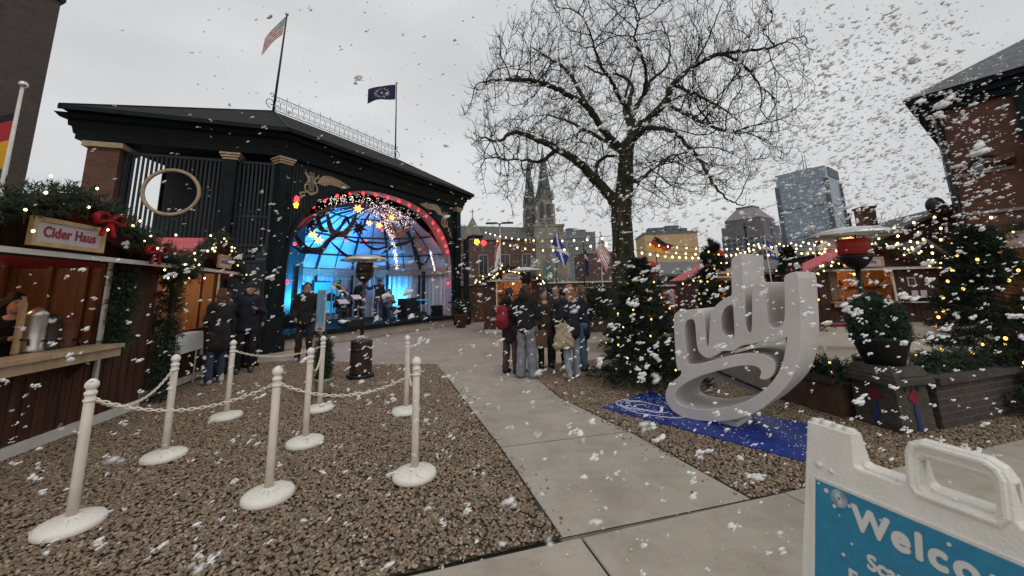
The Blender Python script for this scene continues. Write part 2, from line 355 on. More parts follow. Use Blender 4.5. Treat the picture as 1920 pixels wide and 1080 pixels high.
n1=N.new('ShaderNodeTexNoise'); n1.inputs['Scale'].default_value=1.7; n1.inputs['Detail'].default_value=5; n1.inputs['Roughness'].default_value=.5; nt.links.new(mp.outputs[0],n1.inputs['Vector'])
rp=N.new('ShaderNodeValToRGB'); rp.color_ramp.elements[0].position=.32; rp.color_ramp.elements[1].position=.68
rp.color_ramp.elements[0].color=(5.2,5.35,5.5,1); rp.color_ramp.elements[1].color=(6.9,7.05,7.1,1); nt.links.new(n1.outputs['Fac'],rp.inputs[0])
mx=N.new('ShaderNodeMix'); mx.data_type='RGBA'; mx.inputs[0].default_value=.85; nt.links.new(hs.outputs[0],mx.inputs[6]); nt.links.new(rp.outputs[0],mx.inputs[7]); nt.links.new(mx.outputs[2],bg.inputs[0]); bg.inputs[1].default_value=.118
sl=bpy.data.lights.new('sun','SUN'); sl.energy=.5; sl.angle=math.radians(40); sl.color=(1,.96,.9); so=bpy.data.objects.new('sun',sl); C.objects.link(so)
sd=Vector((math.sin(SUN_AZ)*math.cos(SUN_EL),math.cos(SUN_AZ)*math.cos(SUN_EL),math.sin(SUN_EL))); so.rotation_euler=sd.to_track_quat('Z','Y').to_euler()
sc.view_settings.view_transform='Standard'; sc.view_settings.look='None'; sc.view_settings.exposure=0; sc.view_settings.gamma=1
# ---------------------------------------------------------------- ground
m=MB(); m.quad((-1500,-60,-.06),(1500,-60,-.06),(1500,2500,-.06),(-1500,2500,-.06)); tag(m.build('ground','asphalt'),kind='structure')
# market paving beyond the gravel
m=MB(); m.add([(-12,8.9,-.012),(-3.6,9.05,-.012),(-1.72,8.93,-.012),(-1.3,7.75,-.012),(-.1,7.75,-.012),(.35,8.25,-.012),(1.6,8.75,-.012),(14,11,-.012),(16,60,-.012),(-30,60,-.012),(-30,12,-.012),(-8,9.8,-.012)],[tuple(range(12))]); tag(m.build('pavement','plaza'),kind='structure')
# concrete walk: bevelled slabs with open joints
def slab(m,q,top=0.0,th=.09,b=.012):
    q=np.array(q,float); c=q.mean(0); q=c+(q-c)*(1-.009/np.linalg.norm(q-c,axis=1)[:,None]); n=len(q); inn=c+(q-c)*(1-b/np.linalg.norm(q-c,axis=1)[:,None])
    V=np.concatenate([np.c_[q,np.full(n,top-th)],np.c_[q,np.full(n,top-b*.7)],np.c_[inn,np.full(n,top)]])
    m.add(V,[tuple(range(2*n,3*n))]+[(k*n+i,k*n+(i+1)%n,(k+1)*n+(i+1)%n,(k+1)*n+i) for k in (0,1) for i in range(n)])
m=MB()
Lp=[(.27,2.75),(-.18,4.22),(-.71,5.77),(-1.15,7.1),(-1.76,8.85)]; Rp=[(1.74,3.15),(1.25,4.57),(.65,5.98),(.38,7.3),(-.2,9.0)]
for i in range(4): slab(m,[Lp[i],Rp[i],Rp[i+1],Lp[i+1]])
dx,dy=.96,.28; ny=(.28,-.96)
def nw(a,t): return (.27+dx*a+ny[0]*t, 2.735+dy*a+ny[1]*t-.004)
for a0,a1 in ((-7.2,-4.8),(-4.8,-2.4),(-2.4,.13),(.13,1.83),(1.83,4.3),(4.3,6.8),(6.8,9.3)):
    for t0,t1 in ((.01,1.7),(1.7,3.4)): slab(m,[nw(a0,t0),nw(a0,t1),nw(a1,t1),nw(a1,t0)])
tag(m.build('path','concrete'),kind='structure')
m=MB(); m.add([(x,y,-.005) for x,y in Lp+Rp[::-1]],[tuple(range(len(Lp)*2))]); q_=[nw(-7.1,.05),nw(9.2,.05),nw(9.2,3.3),nw(-7.1,3.3)]; m.add([(x,y,-.0085) for x,y in q_],[(0,1,2,3)]); G_('joint',(.022,.02,.018),.95); tag(m.build('joint_filler','joint'),kind='structure')
# gravel beds with real pebbles
beds=[[(.25,2.78),(-.19,4.2),(-.72,5.75),(-1.77,8.9),(-3.3,9.05),(-5.2,10.0),(-6.1,9.7),(-6.55,9.0),(-5.3,4.2),(-4.9,2.6),(-4.8,1.25)],
      [(1.76,3.18),(4.4,3.9),(7.5,4.8),(7.5,5.6),(4.6,4.45),(3.6,5.6),(3.4,7),(2.6,9.2),(1.2,8.8),(.42,8.25),(.2,7.9),(.4,7.25),(.67,5.98),(1.27,4.57)]]
m=MB()
for b in beds: m.add([(x,y,-.022) for x,y in b],[tuple(range(len(b)))])
bed=m.build('gravel_bed','bed'); tag(bed,kind='structure')
V,F=ICO[2]; g=np.random.default_rng(3)
Vp=V*np.array([1,.78,.55]); Vp=Vp*(1+.10*np.sin(V@np.array([3.1,1.7,2.3])+1)[:,None]+.06*np.sin(V@np.array([-2,4.7,1.3]))[:,None])
pm,ntp,bp=nodes('pebble'); K['pebble']=pm
at=ntp.nodes.new('ShaderNodeAttribute'); at.attribute_type='INSTANCER'; at.attribute_name='rnd'
cr=ntp.nodes.new('ShaderNodeValToRGB'); cr.color_ramp.interpolation='CONSTANT'
cols=[(0.187, 0.131, 0.085), (0.239, 0.17, 0.11), (0.135, 0.099, 0.071), (0.292, 0.213, 0.139), (0.213, 0.161, 0.118), (0.256, 0.161, 0.098), (0.152, 0.105, 0.069), (0.37, 0.298, 0.216), (0.196, 0.144, 0.098)]
e=cr.color_ramp.elements
while len(e)<len(cols): e.new(.5)
for i,cl in enumerate(cols): e[i].position=i/len(cols); e[i].color=list(cl)+[1]
ntp.links.new(at.outputs['Fac'],cr.inputs[0]); ntp.links.new(cr.outputs[0],bp.inputs['Base Color']); bp.inputs['Roughness'].default_value=.55
ng=bpy.data.node_groups.new('pebbles','GeometryNodeTree'); ng.interface.new_socket('Geometry',in_out='INPUT',socket_type='NodeSocketGeometry'); ng.interface.new_socket('Geometry',in_out='OUTPUT',socket_type='NodeSocketGeometry')
n=ng.nodes; gi=n.new('NodeGroupInput'); go=n.new('NodeGroupOutput'); ds=n.new('GeometryNodeDistributePointsOnFaces'); ds.inputs['Density'].default_value=2500
ico=n.new('GeometryNodeMeshIcoSphere'); ico.inputs['Radius'].default_value=1; ico.inputs['Subdivisions'].default_value=3
npos=n.new('GeometryNodeInputPosition'); nn_=n.new('ShaderNodeTexNoise'); nn_.inputs['Scale'].default_value=.9; nn_.inputs['Detail'].default_value=1
vm=n.new('ShaderNodeVectorMath'); vm.operation='SUBTRACT'; vm.inputs[1].default_value=(.5,.5,.5); vs=n.new('ShaderNodeVectorMath'); vs.operation='SCALE'; vs.inputs['Scale'].default_value=.45
spn=n.new('GeometryNodeSetPosition'); ng.links.new(npos.outputs[0],nn_.inputs['Vector']); ng.links.new(nn_.outputs['Color'],vm.inputs[0]); ng.links.new(vm.outputs[0],vs.inputs[0]); ng.links.new(ico.outputs[0],spn.inputs[0]); ng.links.new(vs.outputs[0],spn.inputs['Offset'])
sm=n.new('GeometryNodeSetMaterial'); sm.inputs['Material'].default_value=pm; ng.links.new(spn.outputs[0],sm.inputs[0])
ss=n.new('GeometryNodeSetShadeSmooth'); ng.links.new(sm.outputs[0],ss.inputs[0])
ip=n.new('GeometryNodeInstanceOnPoints'); ng.links.new(gi.outputs[0],ds.inputs[0]); ng.links.new(ds.outputs[0],ip.inputs[0]); ng.links.new(ss.outputs[0],ip.inputs['Instance'])
def rv(lo,hi,sd):
    r=n.new('FunctionNodeRandomValue'); r.data_type='FLOAT_VECTOR'; r.inputs[0].default_value=lo; r.inputs[1].default_value=hi
    [i for i in r.inputs if i.name=='Seed'][0].default_value=sd; return r
ra=rv((-.35,-.35,0),(.35,.35,6.28),1); rs=rv((.008,.007,.005),(.0185,.015,.0105),2); ng.links.new(ra.outputs[0],ip.inputs['Rotation']); ng.links.new(rs.outputs[0],ip.inputs['Scale'])
rr=n.new('FunctionNodeRandomValue'); rr.data_type='FLOAT'; st=n.new('GeometryNodeStoreNamedAttribute'); st.data_type='FLOAT'; st.domain='INSTANCE'; st.inputs['Name'].default_value='rnd'
ng.links.new(ip.outputs[0],st.inputs[0]); ng.links.new(rr.outputs[1],[i for i in st.inputs if i.name=='Value'][0]); 
tr=n.new('GeometryNodeTranslateInstances'); tz=rv((0,0,.002),(0,0,.014),5); tr.inputs['Local Space'].default_value=False; ng.links.new(tz.outputs[0],tr.inputs['Translation']); ng.links.new(st.outputs[0],tr.inputs[0]); ng.links.new(tr.outputs[0],go.inputs[0])
m=MB()
for b in beds: m.add([(x,y,-.014) for x,y in b],[tuple(range(len(b)))])
gv=m.build('gravel','bed'); md=gv.modifiers.new('pebbles','NODES'); md.node_group=ng; tag(gv,'loose brown and tan river pebbles filling the beds beside the path','gravel',kind='stuff')
m=MB(); g=np.random.default_rng(15)
for k in range(230):
    i=g.integers(0,4); f=g.random(); sd_=g.random()<.5; E_=(Lp if sd_ else Rp); a_=np.array(E_[i]);b_=np.array(E_[i+1]); p_=a_+(b_-a_)*f; c__=(np.array(Lp[i])+np.array(Rp[i]))/2; d_=(c__-a_); d_/=np.linalg.norm(d_); p_=p_+d_*abs(g.normal(0,.10)); r=g.uniform(.005,.012); Vr=ICO[1][0]*np.array([r*1.2,r,r*.6]); an=g.uniform(0,6); Vr=np.stack([Vr[:,0]*math.cos(an)-Vr[:,1]*math.sin(an),Vr[:,0]*math.sin(an)+Vr[:,1]*math.cos(an),Vr[:,2]],1); m.add(Vr+np.array([p_[0],p_[1],r*.5]),ICO[1][1])
G_('stray',(.20,.15,.11),.7,var=.5,scale=30); tag(m.build('stray_pebbles','stray',None,True),'few stray pebbles kicked onto the edges of the concrete path','gravel',kind='stuff')
# ---------------------------------------------------------------- stanchions
ST=[(-3.171,2.992),(-3.556,4.148),(-3.854,5.387),(-1.987,3.33),(-2.287,4.422),(-2.744,5.636),(-.899,3.618),(-1.479,5.431)]
SL=['white plastic stanchion nearest the cider stall, frontmost on the left','white plastic stanchion second from the front in the left row','white plastic stanchion at the far end of the left row, beside the stall customers',
 'white plastic stanchion in the middle of the front row','white plastic stanchion halfway along the middle row','white plastic stanchion ending the middle row, right in front of the pale grey tub',
 'white plastic stanchion closest to the concrete path, frontmost of the right pair','white plastic stanchion behind the path-side one, far end of the right pair']
def stanchion(loc,label):
    t=thing('stanchion',label,'stanchion',loc,0,'white stanchions with chains on the gravel')
    m=MB(); m.lathe([(.182,0),(.188,.012),(.186,.035),(.168,.052),(.10,.068),(.045,.076),(.03,.085)],n=40); 
    for k in range(14):
        a=k*2*pi/14; m.beam((.06*math.cos(a),.06*math.sin(a),.072),(.15*math.cos(a),.15*math.sin(a),.056),.007,.006)
    m.build('base','white_plastic',t,True,True)
    m=MB(); m.lathe([(.033,.06),(.0315,.3),(.031,.885),(.024,.89)],n=20); m.build('post','post_plastic',t,True,True)
    m=MB(); m.lathe([(.034,.883),(.037,.89),(.037,.905),(.030,.912),(.026,.925),(.034,.932),(.041,.948),(.041,.962),(.034,.978),(.02,.992),(.008,1.0)],n=20); m.build('cap','white_plastic',t,True,True)
    m=MB(); m.lathe([(.035,.838),(.038,.842),(.038,.852),(.035,.856)],n=20); m.build('collar','white_plastic',t,True,True); return t
s0=stanchion((*ST[0],0),SL[0])
for i in range(1,8): copytree(s0,(*ST[i],0),i*.7,SL[i])
def chain(name,p,q,sag,label,ln=.046,wd=.020,th=.0042):
    p=np.array(p,float);q=np.array(q,float); t=np.linspace(0,1,200); P=p+(q-p)*t[:,None]; P[:,2]-=sag*4*t*(1-t); s=np.concatenate([[0],np.cumsum(np.linalg.norm(np.diff(P,axis=0),axis=1))]); n=int(s[-1]/(ln*.74)); m=MB()
    for i in range(n+1):
        u=i/n*s[-1]; c=np.array([np.interp(u,s,P[:,k]) for k in range(3)]); c2=np.array([np.interp(min(u+.01,s[-1]),s,P[:,k]) for k in range(3)]); c1=np.array([np.interp(max(u-.01,0),s,P[:,k]) for k in range(3)])
        d,a,b=basis(c2-c1); a=a if i%2 else b; ang=np.linspace(0,2*pi,12,endpoint=False); h=ln/2-wd/2
        L=[c+d*(math.cos(x)*wd/2+(h if math.cos(x)>0 else -h))+a*math.sin(x)*wd/2 for x in ang]; L.append(L[0]); m.tube(L,th,5,cap=False)
    return tag(m.build(name,'chain',None,True),label,'chain','plastic chains hung between the stanchions')
def nk(i,dz=0): return np.array([ST[i][0],ST[i][1],.848+dz])
def link(i,j,sag,label):
    a,b=nk(i),nk(j); d=(b-a)/np.linalg.norm(b-a); chain('chain',a+d*.04,b-d*.04,sag,label)
link(0,1,.17,'white plastic chain running straight back from the nearest left stanchion')
link(0,3,.13,'long white plastic chain across the front, between the left and middle front stanchions')
link(3,6,.13,'long white plastic chain across the front, between the middle and path-side stanchions')
link(6,7,.27,'deeply slack white chain between the two stanchions beside the path')
link(2,5,.10,'white plastic chain across the far row behind the other stanchions')
link(4,5,.20,'short slack white chain between the two rear stanchions of the middle row')
# ---------------------------------------------------------------- letter sculpture on a blue mat
A=np.array([1.14,5.42]); u=np.array([.637,-.771]); v=np.array([.771,.637])
m=MB(); q=[A,A+u*2.28,A+u*2.28+v*1.12,A+v*1.12]
slab(m,q,.02,.035,.015); bm=m.build('display_mat','mat_blue'); tag(bm,'royal blue mat on the gravel under the big letters, white flecks on it','mat')
m=MB(); g=np.random.default_rng(5)
for k in range(900):
    a,b=g.uniform(.02,2.25),g.uniform(.02,1.09); 
    if g.random()>.35+.6*(a<.8): continue
    p=A+u*a+v*b; r=g.uniform(.002,.006)*(1+(g.random()<.1)*1.2); m.ball((p[0],p[1],.022+r*.3),r,0,sc3=(1+g.random()*1.5,1,.6))
tag(m.build('fallen_foam','foam_white'),'white foam flecks lying on the blue mat','foam flecks',kind='stuff')
m=MB(); 
for k in range(7):
    rr=.12+.045*k; a0=g.uniform(0,6); c=A+u*.45+v*.38; P=[(c[0]+.02*math.sin(x*5+k)+(u[0]*math.cos(x)*rr*1.3+v[0]*math.sin(x)*rr*.7),c[1]+(u[1]*math.cos(x)*rr*1.3+v[1]*math.sin(x)*rr*.7),.024) for x in np.linspace(a0,a0+g.uniform(1.5,3.5),14)]; m.tube(P,.004,4)
make_obj('mat_scrollwork',np.concatenate(m.V),m.F,'foam_white',bm)
SO= [(-0.408,0.526),(-0.392,0.920),(-0.382,1.159),(-0.360,1.203),(-0.323,1.231),(-0.264,1.244),(-0.242,1.203),(-0.205,1.236),(-0.163,1.257),(-0.097,1.265),(-0.046,1.245),(-0.019,1.205),(-0.009,1.154),(-0.016,0.950),(-0.018,0.857),(-0.007,0.825),(0.016,0.860),(0.032,0.958),(0.047,1.055),(0.070,1.178),(0.111,1.270),(0.168,1.332),(0.252,1.393),(0.336,1.419),(0.347,1.562),(0.368,1.781),(0.378,1.831),(0.419,1.864),(0.469,1.893),(0.486,1.887),(0.464,1.657),(0.455,1.462),(0.437,1.231),(0.427,1.107),(0.434,1.051),(0.456,1.019),(0.477,1.020),(0.497,1.072),(0.520,1.253),(0.546,1.481),(0.577,1.528),(0.649,1.562),(0.669,1.554),(0.655,1.368),(0.644,1.138),(0.667,1.094),(0.705,1.080),(0.755,1.099),(0.796,1.146),(0.813,1.191),(0.839,1.370),(0.855,1.586),(0.866,1.618),(0.900,1.644),(0.979,1.662),(0.956,1.371),(0.934,1.111),(0.918,1.007),(0.894,0.877),(0.855,0.746),(0.794,0.610),(0.720,0.505),(0.640,0.414),(0.503,0.274),(0.365,0.174),(0.226,0.102),(0.002,0.026),(-0.222,-0.010),(-0.383,-0.013),(-0.514,0.030),(-0.576,0.110),(-0.592,0.191),(-0.552,0.293),(-0.467,0.381),(-0.362,0.460),(-0.338,0.531)]
SH= [(-0.276,0.596),(-0.102,0.631),(0.068,0.700),(0.256,0.770),(0.405,0.804),(0.525,0.812),(0.606,0.797),(0.657,0.746),(0.657,0.684),(0.634,0.629),(0.588,0.578),(0.545,0.562),(0.505,0.570),(0.531,0.613),(0.532,0.658),(0.494,0.689),(0.427,0.693),(0.319,0.675),(0.145,0.613),(-0.082,0.522),(-0.226,0.450),(-0.380,0.344),(-0.456,0.258),(-0.475,0.192),(-0.458,0.134),(-0.371,0.106),(-0.210,0.107),(-0.054,0.133),(0.126,0.190),(0.289,0.266),(0.429,0.356),(0.568,0.478),(0.634,0.559),(0.692,0.646),(0.744,0.757),(0.776,0.864),(0.806,0.980),(0.812,1.024),(0.773,0.995),(0.665,0.950),(0.601,0.958),(0.532,0.938),(0.470,0.914),(0.362,0.895),(0.292,0.836),(0.244,0.821),(0.158,0.817),(0.105,0.773),(0.020,0.724),(-0.041,0.718),(-0.107,0.769),(-0.121,0.839),(-0.121,0.941),(-0.115,1.097),(-0.131,1.148),(-0.173,1.157),(-0.229,1.127),(-0.262,1.057),(-0.269,0.929),(-0.265,0.804),(-0.278,0.657)]
SD= [(0.336,1.340),(0.262,1.314),(0.207,1.253),(0.177,1.172),(0.167,1.063),(0.187,0.986),(0.249,0.951),(0.295,0.946),(0.317,1.014),(0.328,1.188)]
V,F=solid2d(smoothpoly(SO,1),[smoothpoly(SH,1),smoothpoly(SD,1)],.66,.006)
P0=np.array([2.26,4.64,.03]); ex=np.array([.637,-.771,0]); ey=np.array([0,0,1.]); ez=np.array([.771,.637,0])
W=P0+V[:,:1]*ex+V[:,1:2]*ey+(V[:,2:3]+.33)*ez
t=thing('letter_sculpture','waist-high grey-white cut-out lettering reading ndy with a looping tail, on the blue mat','sculpture',(2.5,4.9,.02))
make_obj('lettering',W,F,'letter_paint',t)
m=MB(); c=P0+ex*.02+ez*.30; m.box((c[0],c[1],.045),(.34,.42,.05),rz=-.88); m.build('base','letter_paint',t)
# ---------------------------------------------------------------- A-frame sign
th=math.radians(12.5); T=np.array([.331,-.944,0]); NO=np.array([-.944,-.331,0]); TL=np.array([.90,1.26,1.15])
sg=thing('sandwich_board','white plastic A-frame sign with blue welcome poster at the near right corner','sign',(1.1,.95,0))
W_,H_=.63,1.16
def panel_face(sgn,name):
    dn=NO*math.sin(th)*sgn-np.array([0,0,1])*math.cos(th); out=np.cross(T,dn)*-1; 
    if out@NO*sgn<0: out=-out
    O0=TL-(NO*.035 if sgn<0 else 0)
    def XY(a,q): return (a,-q)
    outer=[(0,0),(.111,0),(.113,.075),(.125,.083),(.222,.083),(.232,.07),(.232,.0),(.24,-.022),(.262,-.034),(.37,-.034),(.39,-.022),(.398,0),(.398,.07),(.408,.083),(.505,.083),(.517,.075),(.519,0),(.63,0),(.655,H_*.5),(.675,H_),(.58,H_),(.55,H_-.05),(.08,H_-.05),(.05,H_),(-.045,H_),(-.025,H_*.5)]
    hole=[(.249,.006),(.262,-.005),(.368,-.005),(.381,.006),(.381,.068),(.37,.08),(.26,.08),(.249,.068)]
    V,F=solid2d([XY(*p) for p in outer],[[XY(*p) for p in hole]],.026,.005)
    W=O0+V[:,:1]*T-V[:,1:2]*dn+(V[:,2:3]-.015)*out
    f=make_obj(name,W,F,'sign_white',sg)
    pt=lambda a,q,o=0: O0+T*a+dn*q+out*o
    return f,pt,dn,out
f,pt,dn,out=panel_face(1,'front_panel'); f2,pt2,dn2,out2=panel_face(-1,'back_panel')
# raised rim round handle and poster, ribs, knob
m=MB()
ring=[(.240,.0),(.248,-.018),(.266,-.026),(.364,-.026),(.382,-.018),(.390,.0),(.390,.07),(.38,.086),(.25,.086),(.240,.07),(.240,.0)]
m.tube([pt(a,q,.004) for a,q in ring],.0075,8,cap=False); m.tube([pt2(a,q,.004) for a,q in ring],.0075,8,cap=False)
m.tube([pt(a,q,-.02) for a,q in ring],.0075,8,cap=False)
for a0,a1 in ((.0,.111),(.519,.63)):
    for k in range(9): m.beam(pt(a0+.012,.018+k*.006,.0012),pt(a1-.012,.018+k*.006,.0012),.0022,.0022)
    m.beam(pt(a0+.004,.083,.001),pt(a1-.004,.083,.001),.003,.004)
for p,q in (((.016,.143),(.614,.143)),((.016,.143),(.004,1.02)),((.614,.143),(.626,1.02)),((.004,1.02),(.626,1.02))): m.beam(pt(*p,.002),pt(*q,.002),.010,.010)
m.build('raised_rims','sign_white',sg,False)
for off in (0,.517):
  m=MB()
  for a0,a1 in ((.0,.028),(.028,.056),(.056,.086),(.086,.113)):
      r=.0165 if a0 in (.028,) else .0145; p=TL+T*(a0+off+.001)-NO*.018+np.array([0,0,.0]); q=TL+T*(a1+off-.0015)-NO*.018; m.tube([p,q],r,14)
  m.build('hinge','sign_white',sg,True)
for a in (.03,.60): m=MB(); m.tube([pt(a,.105,.0),pt(a,.105,.010)],.0085,14); m.tube([pt(a+(.03 if a<.3 else -.03),.112,.0),pt(a+(.03 if a<.3 else -.03),.112,.005)],.007,14); m.build('knob','sign_white',sg,True)
# side webs closing the shoulders
for a in (.111,.519):
    m=MB(); P=[pt(a,0,-.012),pt(a,.083,-.012),pt2(a,.083,-.012),pt2(a,0,-.012)]; d=T*.006*(1 if a<.3 else -1); m.add([*P,*[x-d for x in P]],[(0,1,2,3),(7,6,5,4),(0,4,5,1),(1,5,6,2),(2,6,7,3),(3,7,4,0)]); m.build('web','sign_white',sg)
po=MB(); po.add([pt(.020,.147,.0065),pt(.610,.147,.0065),pt(.622,1.016,.0065),pt(.008,1.016,.0065),pt(.020,.147,.0005),pt(.610,.147,.0005),pt(.622,1.016,.0005),pt(.008,1.016,.0005)],[(0,3,2,1),(0,1,5,4),(1,2,6,5),(2,3,7,6),(3,0,4,7)])
pst=po.build('poster','sign_blue',sg)
# lettering rises on an arc
ex=T; ey=-dn
def arcword(s,size,a,q,sp,slope,drop):
    x=a
    for i,ch in enumerate(s):
        wd={'W':.9,'e':.55,'l':.26,'c':.5,'o':.6,'m':.86}.get(ch,.55)*size*sp
        dq=drop*((x+wd/2-.315)/.315)**2
        sl=2*drop*((x+wd/2-.315)/.315**2)
        c,s_=math.cos(sl),math.sin(sl); e1=ex*c-ey*s_*1; e2=ey*c+ex*s_
        puttext('lettering',ch,size,pt(x+wd/2,q+dq,.0075),e1,e2,'text_white',pst,.0006,bold=.0035)
        x+=wd
arcword('Welcome',.075,.115,.200,1.12,0,0)
puttext('lettering','Scan',.045,pt(.143,.286,.0075),ex,ey,'text_white',pst,.0006,bold=.0018,align='LEFT')
puttext('lettering','For',.045,pt(.100,.342,.0075),ex,ey,'text_white',pst,.0006,bold=.0018,align='LEFT')
def burst(a,q,r,n=16):
    for k in range(n):
        x=k*pi*2/n; m.beam(pt(a+.18*r*math.cos(x),q+.18*r*math.sin(x),.0075),pt(a+r*math.cos(x),q+r*math.sin(x),.0075),.0022*r/.02,.0012)
m=MB(); burst(.082,.171,.021,22); m.build('snowflake_print','text_white',pst)
for a,q,r in ((.05,.165,.006),(.107,.178,.004),(.07,.195,.0045),(.03,.155,.003),(.082,.212,.002),(.175,.178,.0025),(.30,.165,.004),(.42,.185,.006),(.50,.17,.004),(.56,.2,.007),(.11,.265,.003),(.09,.30,.004),(.5,.30,.004)): m=MB(); m.tube([pt(a,q,.006),pt(a,q,.0078)],r,10); m.build('snowflake_print','text_white',pst)
# ---------------------------------------------------------------- stage pavilion
L0=np.array([-7.16,11.39]); D0=np.array([.47925,.87768]); I0=np.array([-.87768,.47925]); WL=8.78
def FP(s,t,z): p=L0+D0*s+I0*t; return np.array([p[0],p[1],z])
D1=np.array([-.942,-.336]); I1=np.array([-.336,.942])   # left wing: runs towards the camera-left
def WP(s,t,z): p=L0+D1*s+I1*t; return np.array([p[0],p[1],z])
aF=math.atan2(D0[1],D0[0]); aW=math.atan2(D1[1],D1[0])
pv=thing('stage_pavilion','dark green bandstand pavilion with a wide arched stage opening, slatted wing and low shingle roof','bandstand',(*FP(4.4,2,0)[:2],0),aF)
def arch(s):
    x=abs(s-4.45)/4.17; 
    return 2.3 if x>=1 else 2.3+3.32*(1-x**2.35)**(1/2.35)
SS=4.45-4.17*np.cos(np.linspace(0,pi,61))
# front wall above arch
m=MB(); zt=5.9
for a,b in zip(SS[:-1],SS[1:]):
    za,zb=arch(a),arch(b)
    for t in (0,.35): m.quad(FP(a,t,za),FP(b,t,zb),FP(b,t,zt),FP(a,t,zt))
for s0,s1 in ((.02,.28),(8.62,8.76)):
    m.box(FP((s0+s1)/2,.175,(zt+.45)/2),(s1-s0,.35,zt-.45),rz=aF)
fwall=m.build('front_wall','dark_slat',pv)
m=MB()
for s in np.arange(.35,8.6,.11):
    z=arch(s)+.10
    if z<5.8: m.beam(FP(s,-.012,z),FP(s,-.012,5.86),.045,.03,up=(*D0,0))
m.build('front_battens','dark_slat',pv)
# intrados of arch and dark moulding
m=MB(); mo=MB(); P=[]
for a,b in zip(SS[:-1],SS[1:]): m.quad(FP(a,-.03,arch(a)-.004),FP(a,.62,arch(a)-.004),FP(b,.62,arch(b)-.004),FP(b,-.03,arch(b)-.004))
m.quad(FP(.285,-.03,.45),FP(.285,.62,.45),FP(.285,.62,2.3),FP(.285,-.03,2.3)); m.quad(FP(8.615,-.03,.45),FP(8.615,.62,.45),FP(8.615,.62,2.3),FP(8.615,-.03,2.3))
K['soffit']=mat('soffit',(.42,.36,.38),.7,var=.15,scale=2); m.build('arch_soffit','soffit',pv)
mo.tube([FP(.28,-.05,.5)]+[FP(s,-.05,arch(s)+.02) for s in SS]+[FP(8.62,-.05,.5)],.075,6); mo.build('arch_moulding','dark_green',pv)
# columns
def column(P,s,z1=5.9,w=.34,name='column'):
    ax=aF if P is FP else aW
    m=MB(); m.box(P(s,-.06,.75),(w+.14,w+.14,.62),rz=ax); m.box(P(s,-.06,1.08),(w+.2,w+.2,.06),rz=ax); m.box(P(s,-.06,.22),(w+.24,w+.24,.44),rz=ax)
    m.box(P(s,-.06,(1.1+z1-.3)/2),(w,w,z1-.3-1.1),rz=ax)
    for k in (-1,1): m.box(P(s+k*w*.32,-.06-w/2-.004,3.3),(.04,.012,3.9),rz=ax)
    c=m.build(name,'dark_green',pv)
    m=MB(); 
    for k,(z,e) in enumerate(((z1-.26,.05),(z1-.19,.12),(z1-.12,.18))): m.box(P(s,-.06,z),(w+e,w+e,.055),rz=ax)
    m.build('capital','tan',c)
column(FP,0); column(FP,8.86); column(WP,1.30)
# brick pier
m=MB(); m.box(WP(4.18,.1,2.9),(.68,.68,5.8),rz=aW); pier=m.build('brick_pier','brick_red',pv)
m=MB(); m.box(WP(4.18,.1,5.73),(.86,.86,.14),rz=aW); m.build('capital','tan',pier)
# slatted screens of the wing
def screen(P,s0,s1,z0,z1,ring=None,gap=.105,ww=.055):
    m=MB(); ax=aF if P is FP else aW
    for s in np.arange(s0+.03,s1,gap):
        segs=[(z0,z1)]
        if ring:
            c,zc,r=ring
            if abs(s-c)<r:
                hh=math.sqrt(r*r-(s-c)**2); segs=[(z0,zc-hh),(zc+hh,z1)]
        for a,b in segs: m.box(P(s,0,(a+b)/2),(ww,.03,b-a),rz=ax)
    for z in (z0,z1,z0+.33): m.box(P((s0+s1)/2,0,z),(s1-s0,.07,.08),rz=ax)
    for s in (s0,s1): m.box(P(s,0,(z0+z1)/2),(.09,.09,z1-z0),rz=ax)
    return m.build('slat_screen','dark_slat',pv)
scr=screen(WP,1.5,3.78,2.75,5.62,(2.68,4.57,.64)); screen(WP,.22,1.12,2.75,5.62); screen(WP,.22,3.78,.35,2.6,gap=.075,ww=.07)
m=MB(); m.tube([WP(2.68+.65*math.cos(a),-.03,4.57+.65*math.sin(a)) for a in np.linspace(0,2*pi,49)],.05,8,cap=False); m.build('ring','tan',scr,True)
m=MB(); m.beam(WP(.2,0,3.95),WP(1.15,0,3.95),.06,.06); m.build('rail','dark_slat',pv)
m=MB()
box8w=lambda Pf,s0,s1,t0,t1,z0,z1: m.add([Pf(s0,t0,z0),Pf(s1,t0,z0),Pf(s1,t1,z0),Pf(s0,t1,z0),Pf(s0,t0,z1),Pf(s1,t0,z1),Pf(s1,t1,z1),Pf(s0,t1,z1)],[(0,3,2,1),(4,5,6,7),(0,1,5,4),(1,2,6,5),(2,3,7,6),(3,0,4,7)])
box8w(WP,-.3,4.15,2.9,3.0,0,6.3); box8w(FP,8.68,8.78,.4,5.7,0,5.9); box8w(FP,-1.0,8.78,5.7,5.8,0,6.2); m.build('rear_walls','black',pv)
